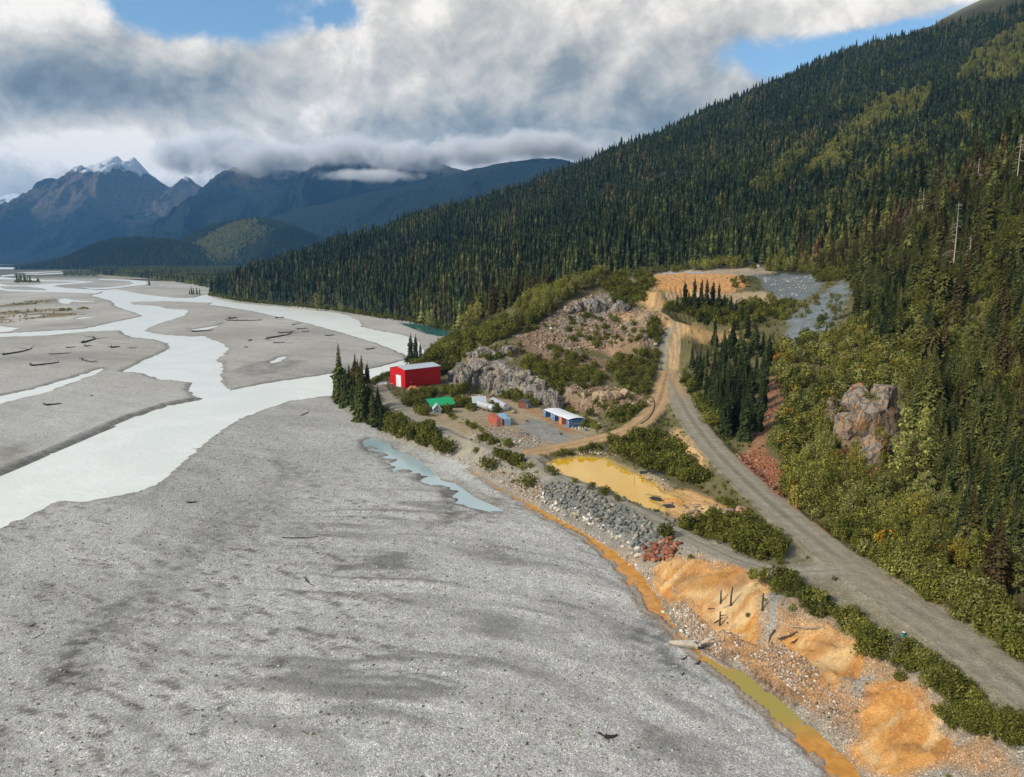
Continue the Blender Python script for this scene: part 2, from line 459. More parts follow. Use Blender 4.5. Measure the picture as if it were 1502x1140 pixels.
# level pads and roads cut into / filled out of the slope
def flatten(H, sd, z, cut, fill, edge=0.6):
    d = np.maximum(-sd - edge, 0)
    return np.clip(H, z - fill * d, z + cut * d)
for P_, z, cut, fill in ((PAD, 6.0, 1.25, 0.6), (WPAD, 6.0, 0.9, 0.6), (PONDPAD, 6.0, 0.6, 0.5), (FLOOR, 47.0, 1.0, 0.7)):
    sd = sdist(P_, X, Y, 45)
    H = np.where((sd > -44) & (sdU > 0), np.where(sdU < 14, np.minimum(H, flatten(H, sd, z, cut, fill) + 99 * (sd < -40)), flatten(H, sd, z, cut, fill)), H)
rd = np.full(N, 99.0); rs = np.zeros(N); rid = np.zeros(N, int)
for k, (L, wd) in enumerate(ROADS):
    d, z, s = pdist(L, X, Y, 30)
    m = (d < 29) & (sdU > 0)
    e = np.maximum(d - wd - 0.3, 0)
    H = np.where(m, np.clip(H, z - 0.65 * e, z + 0.8 * e), H)
    q = d - wd
    b = q < rd
    rd[b] = q[b]; rs[b] = s[b]; rid[b] = k
toeh = sdU > 0
H = np.where(toeh, np.minimum(H, np.maximum(1.15 * (sdU - 0.3), 0.0) + 0.02), H)
# gravel plain and channels
swell = (fbm(X / 40, Y / 22, 3, 5) - 0.5) * 0.5 + (ridged((X * .9 + Y * .45) / 14, (X * .45 - Y * .9) / 60, 3, 6) - 0.4) * 0.30 * sstep(500, 200, Y)
fv = Y + 0.010 * np.maximum(X + 25, 0) ** 2 + nA * 18 + nB * 2
fan = ridged(fv / 5.6, X / 48 + 2.0, 4, 12)
fanm = sstep(-75, -25, X) * sstep(95, 120, Y) * sstep(250, 205, Y) * (0.35 + 0.65 * sstep(0.42, 0.58, fbm(X / 28 + 5, Y / 28, 3, 13)))
fanm = fanm * sstep(-2, -9, sdU)
swell = swell + (fan - 0.38) * 0.85 * fanm
H = np.where(sdU <= 0, np.maximum(swell + 0.12, -0.04), H)
wat = np.full(N, -60.0)
for P_ in RIVERS + [TEAL, POOL]:
    wat = np.maximum(wat, sdist(P_, X, Y, 60))
ed = (fbm(X / 6, Y / 6, 4, 8) - 0.5) * 3.0 * sstep(120, 500, Y) + (fbm(X / 2, Y / 2, 3, 9) - 0.5) * 0.8
crk = sdist(CREEK, X, Y, 12) + (fbm(X / 3.0, Y / 3.0, 4, 10) - 0.5) * 2.0
wv = wat + ed
H = np.where(sdU <= 3, H - 1.1 * sstep(-2.5, 1.2, wv) - 0.02 * sstep(-8, 0, wv), H)
H = np.where(sdU <= 3, H - 0.72 * sstep(-1.15, 1.6, crk), H)
# fingers of gravel reaching into the pale pool
spit = np.zeros(N)
for cx, cy, ax_, ay_ in ((556, 666, 18, 3.0), (566, 674, 20, 4.0), (572, 684, 12, 3.0), (600, 698, 24, 5.5), (640, 716, 24, 6.5), (592, 690, 14, 3), (664, 732, 16, 4), (545, 656, 12, 2.5)):
    t_ = np.linspace(0, 2 * np.pi, 14, endpoint=False)
    spit = np.maximum(spit, sstep(-0.5, 1.2, sdist(W(np.c_[cx + ax_ * np.cos(t_), cy + ay_ * np.sin(t_)]), X, Y, 6) + (fbm(X / 2, Y / 2, 3, 14) - 0.5) * 1.2))
H = np.where(sdU <= 0, np.maximum(H, H * (1 - spit) + 0.10 * spit), H)
# cut bank along the far side of the main channel
pl = pdist(np.c_[W([(-60, 718), (0, 694), (70, 666), (140, 634), (196, 610), (246, 594), (290, 585)]), np.zeros(7)], X, Y, 20)
H = np.where((wv < 0.5) & (sdU <= 0), H + 0.95 * sstep(7, 1.0, pl[0]), H)
pn = sdist(POND, X, Y, 20) + (fbm(X / 3, Y / 3, 3, 11) - 0.5) * 0.8
H = np.where(pn > -3, np.minimum(H, 4.6 - 0.45 * pn), H)
# rock outcrops, piles
def px_dome(H, p, r, h, k=1.0, sx=1.0, seed=0, rough=0.3):
    d = np.hypot((X - p[0]) / sx, Y - p[1]) / r
    d = d + (fbm(X / (r * .5), Y / (r * .5), 3, 40 + seed) - 0.5) * rough
    return H + h * sstep(1.0, 0.25, d) ** k
o1 = at(1270, 655, 232); o2 = at(1230, 620, 243)
HR = px_dome(H, (o1[0] + 2, o1[1] + 4), 10.5, 11.0, 0.7, 1.0, 1, 0.5)
HR = px_dome(HR, (o2[0], o2[1] + 4), 6, 6.0, 0.7, 0.8, 2, 0.5)
outc = np.clip((HR - H) / 3, 0, 1)
H = HR
pl_ = at(958, 462, 438)
H = px_dome(H, (pl_[0] + 1, pl_[1] + 6), 11, 7.5, 0.8, 1.0, 3, 0.12)
spoil = sstep(1.0, 0.8, np.hypot(X - pl_[0] - 1, Y - pl_[1] - 6) / 10)
# quarry rubble and crags: real relief where rock shows
def zone(pts, Yd=None, z=None, soft=1.5, amp=4.0, sc=5.0, seed=0, margin=40):
    p = np.array(pts, float)
    Wp = at(p[:, 0], p[:, 1], Yd)[:, :2] if Yd is not None and z is None else at_z(p[:, 0], p[:, 1], z)[:, :2]
    return Wp
print('heights ready')

class Field:
    """bilinear look-up on the ground grid"""
    def __init__(self, h): self.h = h.reshape(GX.shape)
    def __call__(self, x, y):
        x = np.asarray(x, float); y = np.asarray(y, float)
        i = np.clip(np.searchsorted(gx, x) - 1, 0, gx.size - 2); j = np.clip(np.searchsorted(gy, y) - 1, 0, gy.size - 2)
        fx = np.clip((x - gx[i]) / (gx[i + 1] - gx[i]), 0, 1); fy = np.clip((y - gy[j]) / (gy[j + 1] - gy[j]), 0, 1)
        h = self.h
        return (h[j, i] * (1 - fx) + h[j, i + 1] * fx) * (1 - fy) + (h[j + 1, i] * (1 - fx) + h[j + 1, i + 1] * fx) * fy
def drop(px, py, F, tmin=60, tmax=4000, back=0.0):
    """where the sight line of a survey-picture point meets the ground"""
    a, dy, dzz = rays(np.atleast_1d(px), np.atleast_1d(py))
    t = np.full(a.shape, float(tmin)); hit = np.zeros(a.shape, bool)
    out = np.full(a.shape, np.nan); prev = t.copy()
    for _ in range(1500):
        z = CAMZ + t * dzz
        g = F(t * a, t * dy)
        nh = (z <= g) & ~hit
        out[nh] = t[nh]; hit |= nh
        prev = np.where(hit, prev, t)
        t = np.where(hit, t, t + np.clip((z - g) * 0.35, 0.25, 20))
        if hit.all() or t[~hit].min() > tmax: break
    lo = prev; hi = np.where(hit, out, np.nan)
    for _ in range(12):
        m = 0.5 * (lo + hi)
        below = CAMZ + m * dzz <= F(m * a, m * dy)
        hi = np.where(below, m, hi); lo = np.where(below, lo, m)
    t = hi + back
    return np.stack([t * a, t * dy, F(np.nan_to_num(t * a), np.nan_to_num(t * dy))], -1)
F0 = Field(H)
def DP(pts):
    """a traced outline laid on the ground -> plan polygon"""
    p = np.array(pts, float)
    q = drop(p[:, 0], p[:, 1], F0)[:, :2]
    return q[~np.isnan(q).any(1)]
# ------------------------------------------------------------------ what the ground is made of
col = np.zeros((N, 3)); aux = np.zeros((N, 3))       # aux: stone grain, broken rock, wetness
edge1 = (fbm(X / 7, Y / 7, 4, 50) - 0.5) * 2
edge2 = (fbm(X / 2.2, Y / 2.2, 3, 51) - 0.5) * 2
def paint(w, c, a=None):
    w = np.clip(w, 0, 1)[:, None]
    col[:] = col * (1 - w) + np.array(c) * w
    if a is not None: aux[:] = aux * (1 - w) + np.array(a) * w
def zw(P_, soft=1.0, amp=2.5, m=14):
    s = sdist(P_, X, Y, m)
    return sstep(-soft, soft, s + edge1 * amp + edge2 * amp * 0.35)
# gravel plain
g1 = fbm(X / 90, Y / 90, 4, 60)
u_ = X * 0.80 - Y * 0.60; v_ = X * 0.60 + Y * 0.80
g2 = fbm(u_ / 30 + 2 * nA, v_ / 5 + 3 * nA, 4, 61)
g3 = ridged((X * .9 + Y * .45) / 15 + nA * 2, (X * .45 - Y * .9) / 60, 4, 62)
tone = 0.80 + 0.34 * (g1 - 0.5) * 2 + 0.30 * (g2 - 0.5)
gcol = np.array([0.470, 0.464, 0.432]) * tone[:, None]
warm = sstep(260, 600, Y)[:, None]
gcol = gcol * (1 - warm) + gcol * np.array([0.97, 0.93, 0.875]) * warm
col[:] = gcol; aux[:, 0] = 0.9
silt = sstep(0.60, 0.74, g2) * sstep(0.40, 0.62, g1) * 0.75
paint(silt * 0.6, (0.135, 0.130, 0.118), (0.35, 0, 0.2))
fine = sstep(0.62, 0.78, g3) * sstep(420, 180, Y) * sstep(0.42, 0.58, fbm(X / 25, Y / 25, 3, 64))
paint(fine * 0.35, (0.125, 0.120, 0.110), (0.3, 0, 0.1))
paint(sstep(0.50, 0.64, fan) * fanm * 0.72, (0.125, 0.123, 0.115), (0.3, 0, 0.1))
paint(sstep(0.38, 0.24, fan) * fanm * 0.55, (0.50, 0.50, 0.475), None)
speck = sstep(0.60, 0.74, fbm(u_ / 3.6, v_ / 0.9, 3, 65)) * sstep(0.42, 0.58, fbm(X / 30 + 7, Y / 30, 3, 66)) * sstep(330, 160, Y)
paint(speck * 0.75, (0.085, 0.075, 0.060), (0.4, 0, 0))
mot = sstep(0.36, 0.60, fbm(u_ / 2.2, v_ / 1.1, 4, 68))
# darker patches of the plain that can be picked out
for pts, c, w in (([(70, 960), (95, 925), (140, 900), (180, 880), (170, 920), (140, 965), (110, 1000), (80, 1000)], (0.070, 0.067, 0.060), 0.9),
                  ([(150, 905), (250, 800), (330, 740), (420, 690), (430, 720), (340, 800), (260, 870), (180, 950)], (0.165, 0.162, 0.150), 0.55),
                  ([(940, 930), (955, 890), (975, 905), (985, 940), (1010, 965), (1035, 985), (1020, 1000), (975, 990), (945, 965)], (0.135, 0.135, 0.125), 0.95),
                  ([(920, 1085), (980, 1075), (1060, 1110), (1120, 1140), (980, 1140), (930, 1110)], (0.13, 0.125, 0.11), 0.6),
                  ([(400, 675), (450, 690), (470, 715), (430, 705)], (0.15, 0.145, 0.13), 0.7),
                  ([(330, 545), (380, 530), (450, 528), (420, 545), (370, 552)], (0.15, 0.135, 0.115), 0.7),
                  ([(0, 660), (30, 650), (25, 685), (0, 690)], (0.20, 0.17, 0.125), 0.8),
                  ([(625, 760), (660, 738), (690, 748), (735, 752), (720, 765), (680, 755), (640, 770)], (0.12, 0.105, 0.085), 0.9),
                  ([(700, 810), (720, 805), (760, 830), (745, 835)], (0.13, 0.125, 0.115), 0.7),
                  ([(800, 880), (870, 885), (930, 870), (900, 895), (840, 900)], (0.14, 0.135, 0.12), 0.7)):
    paint(zw(W(pts), 3.0, 5.0, 20) * w * (0.30 + 0.70 * mot), c, (0.5, 0, 0.15))
for pts in ([(-60, 449), (0, 446.5), (21, 444.5), (44, 442), (74.5, 436.6), (85, 440.6), (82.5, 444.5), (40, 449), (0, 450.5)],
            [(-60, 461), (0, 458), (27, 455), (86.5, 452.5), (104, 455), (125, 460.5), (93, 464.5), (53, 468), (0, 474.5), (-60, 478)]):
    paint(zw(W(pts), 5, 18, 40) * 0.9 * sstep(0.36, 0.56, fbm(X / 16, Y / 30, 4, 67)), (0.15, 0.105, 0.032), (0.5, 0, 0))
# shallow margins of the river
paint(sstep(-5.0, 0.0, wv) * (0.45 + 0.35 * mot) * (sdU < 0), (0.135, 0.122, 0.098), (0.5, 0, 0.5))
paint(spit * sstep(0.95, 0.4, spit) * 0.7, (0.12, 0.115, 0.10), (0.4, 0, 0.4))
paint(sstep(-1.6, -0.2, crk) * 0.55 * (sdU < 1), (0.22, 0.15, 0.08), (0.4, 0, 0.5))
paint(sstep(-0.2, 0.9, crk) * (sdU < 3), (0.42, 0.20, 0.045), (0.2, 0, 0.5))
farv = sstep(2300, 2800, Y) * (sdU < 0)
paint(farv * 0.8, (0.06, 0.06, 0.03), (0, 0, 0))

# slopes
up = sstep(-0.4, 0.8, sdU + edge2 * 0.5)
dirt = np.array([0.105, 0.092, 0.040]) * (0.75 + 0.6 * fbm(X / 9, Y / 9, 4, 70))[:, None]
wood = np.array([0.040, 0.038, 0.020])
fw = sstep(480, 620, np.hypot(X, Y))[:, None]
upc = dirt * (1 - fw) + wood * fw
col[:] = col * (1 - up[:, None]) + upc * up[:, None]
aux[:] = aux * (1 - up[:, None]) + np.array([0.35, 0, 0]) * up[:, None]
alp = sstep(690, 790, H + nA * 90)
paint(alp * up, (0.15, 0.155, 0.085), (0.3, 0.2, 0))
# stony strip above the gravel
strip = sstep(22, 14, sdU + edge1 * 3) * sstep(420, 300, Y) * up
paint(strip * 0.9, (0.26, 0.235, 0.195), (1.0, 0, 0))

CREAM, ORANGE, RUST = (0.53, 0.385, 0.20), (0.47, 0.235, 0.062), (0.27, 0.115, 0.052)
TAN, GREY, SCREE = (0.30, 0.235, 0.145), (0.225, 0.220, 0.190), (0.125, 0.142, 0.142)
ROCK, QUARRY, BROWN = (0.27, 0.245, 0.21), (0.33, 0.265, 0.205), (0.20, 0.132, 0.080)
GP = (0.25, 0.20, 0.15)
ZONES = [
    # near bank
    (DP([(905, 806), (945, 833), (985, 822), (1030, 818), (1080, 824), (1112, 838), (1125, 870), (1116, 935), (1165, 955), (1215, 1010), (1230, 1060), (1180, 1050), (1110, 1000), (1060, 962), (1010, 915), (975, 870), (950, 845)]),
     (0.36, 0.205, 0.095), (1.0, 0, 0), 1.0, 1.5, 1.0),
    (DP([(1120, 870), (1160, 885), (1215, 918), (1265, 955), (1310, 985), (1360, 1005), (1400, 1030), (1440, 1090), (1480, 1140), (1330, 1140), (1260, 1110), (1215, 1060), (1180, 1020), (1140, 980), (1112, 950)]),
     (0.345, 0.20, 0.098), (0.9, 0, 0), 1.5, 2.5, 0.95),
    (DP([(955, 838), (1000, 826), (1060, 830), (1105, 842), (1118, 875), (1112, 930), (1070, 930), (1030, 900), (985, 870)]), ORANGE, (0.30, 0.12, 0), 1.0, 1.5, 1.0),
    (DP([(1040, 880), (1065, 858), (1098, 845), (1112, 862), (1085, 905), (1060, 925), (1040, 905)]), CREAM, (0.15, 0.05, 0), 1.2, 1.2, 0.95),
    (DP([(985, 850), (1010, 836), (1050, 838), (1020, 860), (1000, 868)]), CREAM, (0.15, 0.05, 0), 1.2, 1.2, 0.5),
    (DP([(1122, 872), (1150, 872), (1146, 910), (1132, 945), (1122, 935)]), (0.25, 0.26, 0.235), (0.8, 0, 0), 0.6, 1.0, 0.95),
    (DP([(1150, 880), (1190, 890), (1240, 930), (1280, 985), (1330, 1005), (1260, 985), (1210, 930), (1160, 915)]), (0.30, 0.20, 0.115), (0.9, 0, 0), 1.0, 1.5, 0.9),
    (DP([(1133, 938), (1160, 920), (1210, 924), (1258, 955), (1252, 990), (1225, 1006), (1180, 985)]), ORANGE, (0.25, 0.12, 0), 0.8, 1.0, 1.0),
    (DP([(1170, 940), (1215, 935), (1240, 965), (1222, 992), (1190, 970)]), CREAM, (0.15, 0.05, 0), 1.0, 1.4, 0.65),
    (DP([(1240, 1000), (1262, 996), (1300, 1000), (1275, 1022), (1250, 1035), (1238, 1020)]), (0.25, 0.235, 0.20), (0.9, 0, 0), 0.8, 1.4, 0.9),
    (DP([(1240, 1065), (1262, 1040), (1292, 1005), (1320, 1002), (1348, 1014), (1366, 1045), (1385, 1100), (1350, 1135), (1300, 1128), (1262, 1100)]), (0.475, 0.238, 0.068), (0.3, 0.12, 0), 0.8, 2.2, 1.0),
    (DP([(1368, 1012), (1400, 1015), (1440, 1060), (1410, 1085), (1385, 1050)]), (0.25, 0.225, 0.18), (0.9, 0, 0), 0.8, 1.8, 0.8),
    (DP([(1062, 960), (1085, 962), (1140, 1000), (1190, 1040), (1205, 1070), (1190, 1068), (1140, 1028), (1090, 990)]), (0.075, 0.042, 0.026), (0.9, 0, 0.3), 0.8, 1.5, 0.95),
    (DP([(1100, 828), (1150, 824), (1210, 812), (1260, 850), (1330, 900), (1420, 965), (1520, 1040), (1520, 1080), (1440, 1035), (1385, 1005), (1340, 980), (1270, 940), (1225, 908), (1185, 880), (1140, 850)]), (0.20, 0.178, 0.125), (0.6, 0, 0), 1.0, 1.5, 0.85),
    (DP([(1140, 770), (1170, 800), (1210, 815), (1160, 826), (1140, 822), (1150, 800)]), (0.205, 0.185, 0.135), (0.6, 0, 0), 0.8, 1.0, 0.8),
    (DP([(1235, 805), (1330, 868), (1430, 930), (1520, 985), (1520, 960), (1420, 900), (1320, 845), (1240, 795)]), (0.215, 0.18, 0.115), (0.9, 0, 0), 0.8, 1.6, 0.75),
    (DP([(1145, 735), (1175, 762), (1215, 795), (1235, 800), (1195, 768), (1165, 738)]), (0.46, 0.20, 0.045), (0.5, 0, 0), 0.6, 1.4, 0.5),
    # riprap and pond surroundings
    (DP([(790, 712), (830, 706), (900, 738), (960, 770), (1000, 800), (960, 826), (905, 795), (860, 770), (800, 738)]), (0.16, 0.16, 0.148), (0.6, 0, 0), 0.6, 0.6, 1.0),
    (DP([(960, 737), (985, 728), (1005, 716), (1050, 733), (1090, 748), (1110, 775), (1060, 775), (1010, 765), (980, 755)]), (0.52, 0.31, 0.125), (0.4, 0.1, 0), 0.8, 1.0, 1.0),
    (DP([(945, 700), (968, 712), (985, 722), (1012, 732), (1000, 742), (975, 736), (960, 726), (948, 712)]), (0.56, 0.26, 0.055), (0.3, 0, 0.2), 0.6, 1.0, 0.9),
    (DP([(1010, 738), (1060, 748), (1080, 762), (1040, 765), (1005, 755)]), CREAM, (0.2, 0.05, 0), 0.8, 1.0, 0.6),
    (DP([(900, 700), (930, 690), (965, 700), (990, 712), (975, 722), (950, 715)]), (0.30, 0.26, 0.20), (1.0, 0, 0), 0.6, 0.8, 0.9),
    (DP([(985, 628), (1000, 632), (1022, 655), (1036, 668), (1034, 690), (1008, 684), (992, 655)]), (0.55, 0.35, 0.16), (0.25, 0.2, 0), 0.8, 0.8, 0.95),
    (DP([(1024, 626), (1040, 636), (1060, 664), (1078, 684), (1072, 692), (1048, 664)]), (0.56, 0.35, 0.15), (0.3, 0.15, 0), 0.6, 0.6, 0.95),
    (DP([(1070, 680), (1085, 668), (1112, 650), (1150, 690), (1175, 730), (1165, 752), (1130, 742), (1095, 712)]), RUST, (0.9, 0, 0), 0.8, 1.2, 0.95),
    (DP([(1122, 560), (1146, 545), (1150, 600), (1130, 640), (1095, 676), (1075, 672), (1110, 630)]), (0.26, 0.14, 0.078), (0.9, 0.1, 0), 0.8, 1.5, 0.85),
    (DP([(1225, 655), (1275, 662), (1290, 690), (1265, 745), (1232, 745), (1215, 700)]), RUST, (0.9, 0, 0), 0.8, 1.5, 0.9),
    # camp
    (DP([(600, 600), (640, 588), (690, 580), (750, 586), (800, 600), (880, 612), (880, 640), (800, 660), (740, 664), (690, 640), (640, 622)]), TAN, (0.7, 0, 0), 1.0, 2.0, 0.95),
    (DP([(775, 612), (800, 618), (845, 640), (830, 652), (790, 645), (760, 630)]), GREY, (0.4, 0, 0), 1.0, 1.5, 0.95),
    (DP([(690, 640), (740, 628), (800, 645), (780, 660), (720, 658)]), (0.255, 0.235, 0.20), (1.0, 0, 0), 1.0, 1.5, 0.7),
    (DP([(775, 595), (795, 606), (822, 622), (842, 634), (836, 637), (810, 622), (785, 608), (768, 600)]), (0.34, 0.17, 0.07), (0.3, 0, 0), 0.6, 0.7, 0.9),
    # quarry
    (DP([(752, 490), (800, 470), (835, 446), (880, 428), (935, 452), (980, 478), (972, 512), (900, 518), (850, 512), (800, 520), (770, 512)]), GP, (0.9, 0.6, 0), 1.2, 3.0, 1.0),
    (DP([(745, 500), (790, 485), (800, 520), (850, 520), (905, 530), (870, 560), (820, 545), (780, 530)]), BROWN, (0.7, 0.2, 0), 1.5, 2.5, 0.85),
    (DP([(822, 574), (870, 560), (930, 575), (960, 590), (925, 612), (870, 608), (835, 602)]), (0.24, 0.165, 0.105), (0.7, 0.6, 0), 1.2, 2.5, 0.9),
    (DP([(835, 448), (862, 434), (890, 430), (925, 446), (915, 462), (875, 472), (845, 470)]), ROCK, (0.4, 1.0, 0), 1.2, 2.0, 0.95),
    (DP([(840, 500), (900, 495), (945, 505), (930, 515), (870, 515)]), (0.30, 0.19, 0.115), (0.9, 0.3, 0), 1.5, 2.5, 0.7),
    (DP([(655, 548), (690, 532), (740, 532), (790, 548), (828, 578), (822, 604), (770, 588), (720, 576), (665, 566)]), ROCK, (0.2, 1.0, 0), 1.0, 1.5, 1.0),
    (DP([(685, 525), (705, 510), (735, 512), (760, 520), (755, 532), (700, 532)]), (0.30, 0.265, 0.22), (0.3, 1.0, 0), 1.0, 1.8, 0.9),
    # plateau
    (DP([(925, 418), (950, 402), (1000, 396), (1060, 396), (1130, 390), (1135, 402), (1100, 405), (1000, 410), (960, 425)]), (0.34, 0.27, 0.18), (0.6, 0, 0), 3, 4, 0.95),
    (DP([(940, 427), (1000, 424), (1060, 428), (1120, 428), (1155, 436), (1150, 450), (1090, 452), (1050, 440), (1000, 436), (950, 436)]), (0.38, 0.28, 0.165), (0.5, 0, 0), 2, 2.5, 0.95),
    (DP([(948, 418), (975, 401), (1010, 402), (1050, 402), (1080, 404), (1095, 415), (1080, 430), (1030, 430), (980, 428)]), (0.58, 0.31, 0.115), (0.4, 0.5, 0), 2, 3.0, 1.0),
    (DP([(1105, 404), (1150, 401), (1195, 402), (1208, 416), (1180, 440), (1150, 440), (1120, 425)]), SCREE, (0.7, 0, 0), 2, 2.5, 1.0),
    (DP([(1148, 512), (1160, 470), (1195, 440), (1238, 408), (1246, 425), (1225, 470), (1205, 505), (1175, 515)]), (0.155, 0.182, 0.188), (0.9, 0.25, 0), 2, 3.5, 1.0),
    (DP([(985, 470), (1020, 478), (1070, 485), (1060, 505), (1030, 503), (1000, 492)]), (0.45, 0.28, 0.12), (0.4, 0, 0), 1.5, 1.5, 0.9),
    (DP([(895, 455), (920, 452), (945, 455), (940, 470), (905, 468)]), (0.45, 0.30, 0.15), (0.4, 0, 0), 1.5, 1.5, 0.7),
]
bare = np.zeros(N); ochre = np.zeros(N)
for P_, c, a, soft, amp, w in ZONES:
    if len(P_) > 2:
        k = (0.82 + 0.36 * fbm(X / 4, Y / 4, 3, 80))
        wz = np.clip(zw(P_, soft, amp, 16) * w, 0, 1)[:, None]
        col[:] = col * (1 - wz) + np.array(c) * k[:, None] * wz
        aux[:] = aux * (1 - wz) + np.array(a) * wz
        bare = np.maximum(bare, wz[:, 0])
        if c in (ORANGE, CREAM) or c[0] > 0.45: ochre = np.maximum(ochre, wz[:, 0])
# the slope below the orange plateau, ochre streaks down the near bank
# run-off streaks and little gullies down the ochre faces
along = 0.366 * X - 0.93 * Y
och = ochre * sstep(190, 165, Y)
stk = fbm(along / 1.5 + nB * 7 + nA * 6, sdU / 6 + nB * 2, 5, 97)
paint(och * sstep(0.52, 0.70, stk) * 0.65, (0.36, 0.15, 0.04)); paint(och * sstep(0.47, 0.30, stk) * 0.65, (0.55, 0.395, 0.205))
gully = (ridged(along / 6.5 + nB * 3.0 + nA * 4, sdU / 14 + nB, 4, 98) - 0.45) * 2.5 + (ridged(along / 1.3, sdU / 9, 2, 99) - 0.45) * 0.35
paint(och * sstep(0.60, 0.74, ridged(along / 6.5 + nB * 3.0 + nA * 4 + 0.5, sdU / 14 + nB, 4, 98)) * 0.45, (0.20, 0.105, 0.045))
H = H + gully * och * sstep(1.5, 6, sdU) * (rd > 1.5)
paint(spoil * 0.95, (0.46, 0.275, 0.105), (0.25, 0, 0))
paint(outc * 0.95, (0.27, 0.225, 0.175), (0.2, 1.0, 0))
paint(outc * sstep(0.45, 0.6, fbm(X / 5, Y / 5 + H / 4, 3, 90)) * 0.6, (0.33, 0.155, 0.065), None)
ring = sstep(-3.2, -0.2, pn) * sstep(260, 180, Y)
paint(sstep(-2.5, -0.4, pn + edge2 * 0.6) * 0.6, (0.24, 0.17, 0.09), (0.5, 0, 0.4))
paint(sstep(-0.6, 0.5, pn), (0.46, 0.34, 0.08), (0.1, 0, 0.4))
# wheel tracks
rcol = [(0.235, 0.210, 0.155), (0.42, 0.27, 0.125), (0.36, 0.235, 0.115), (0.250, 0.226, 0.170)]
for k in range(4):
    m = (rid == k) & (rd < 3)
    if not m.any(): continue
    wd = ROADS[k][1]
    q = rs / wd
    base = np.array(rcol[k])
    lane = np.exp(-((np.abs(np.abs(q) - 0.42)) / 0.13) ** 2)
    mid = np.exp(-(q / 0.18) ** 2)
    tone = 1.0 + 0.10 * lane * 1.9 - 0.26 * mid + 0.22 * (fbm(X / 5, Y / 5, 3, 95) - 0.5)
    cc = base[None] * tone[:, None]
    if k == 0:
        oc = (sstep(0.55, 0.7, fbm(X / 14, Y / 14, 3, 96)) * 0.5)[:, None]
        cc = cc * (1 - oc) + np.array([0.27, 0.225, 0.16]) * oc
        near_join = sstep(300, 345, Y)[:, None] * sstep(2, -1, rs)[:, None]
        cc = cc * (1 - near_join * 0.8) + np.array([0.37, 0.25, 0.13]) * near_join * 0.8
    w = (sstep(1.0, -0.8, rd + edge2 * 1.1) * m)[:, None]
    col[:] = col * (1 - w) + cc * w
    aux[:] = aux * (1 - w) + np.array([0.30, 0, 0]) * w
# relief of broken rock
rk = aux[:, 1]
relief_ = (ridged(X / 5.0 + nB, (Y + H) / 5.0, 4, 100) - 0.4) * 2.0 + (ridged(X / 1.9, (Y + H * 1.5) / 1.9, 3, 101) - 0.4) * 0.8
H = H + rk * relief_ * (sdU > 6) * (rd > 1.0)
H = H + nC * 0.35 * sstep(1, 5, sdU) * (rd > 0.5) + nC * 0.06
F1 = Field(H)

# ------------------------------------------------------------------ meshes of the setting
def np_mesh(name, V, F, m, attrs=None, smooth=True, kind=None, link=True, flat_tri=False):
    me = bpy.data.meshes.new(name)
    V = np.asarray(V, np.float32); F = np.asarray(F, np.int32)
    k = F.shape[1]
    me.vertices.add(len(V)); me.vertices.foreach_set('co', V.ravel())
    me.loops.add(F.size); me.loops.foreach_set('vertex_index', F.ravel())
    me.polygons.add(len(F))
    me.polygons.foreach_set('loop_start', np.arange(0, F.size, k, dtype=np.int32))
    me.update(calc_edges=True)
    if smooth:
        me.polygons.foreach_set('use_smooth', np.ones(len(F), bool))
    for an, (typ, dom, data) in (attrs or {}).items():
        a = me.attributes.new(an, typ, dom)
        key = 'color' if typ == 'FLOAT_COLOR' else ('vector' if typ == 'FLOAT_VECTOR' else 'value')
        a.data.foreach_set(key, np.ascontiguousarray(data, np.float32 if typ != 'INT' else np.int32).ravel())
    if m is not None: me.materials.append(m)
    o = bpy.data.objects.new(name, me)
    if kind: o['kind'] = kind
    if link: C.objects.link(o)
    return o

# material of the ground
m_ground, g = mat('ground')
gc = g.attr('col').outputs['Color']
ga = g.attr('aux').outputs['Color']
sx = g.new('ShaderNodeSeparateColor'); g.put(sx.inputs[0], ga)
grain, rockw, wet = sx.outputs[0], sx.outputs[1], sx.outputs[2]
pos = g.new('ShaderNodeNewGeometry').outputs['Position']
v1 = g.voro(pos, 6.0)
v2 = g.voro(pos, 1.7)
cs = g.new('ShaderNodeSeparateColor'); g.put(cs.inputs[0], v1.outputs['Color'])
cs2 = g.new('ShaderNodeSeparateColor'); g.put(cs2.inputs[0], v2.outputs['Color'])
f1_ = g.lin(cs.outputs[0], 0, 1, 0.60, 1.36)
f1_ = g.math('ADD', f1_, g.math('MULTIPLY', g.math('GREATER_THAN', cs.outputs[1], 0.93), 0.95))
f1_ = g.math('SUBTRACT', f1_, g.math('MULTIPLY', g.math('GREATER_THAN', cs.outputs[2], 0.90), 0.38))
f2_ = g.lin(cs2.outputs[0], 0, 1, 0.90, 1.1)
n1_ = g.lin(g.noise(pos, 0.40, 7, 0.68), 0.25, 0.75, 0.76, 1.24)
n2_ = g.lin(g.noise(pos, 5.0, 4, 0.65), 0.25, 0.75, 0.86, 1.14)
stone = g.math('MULTIPLY', g.math('MULTIPLY', f1_, f2_), 1.0)
stone = g.math('ADD', g.math('MULTIPLY', g.math('SUBTRACT', stone, 1.0), grain), 1.0)
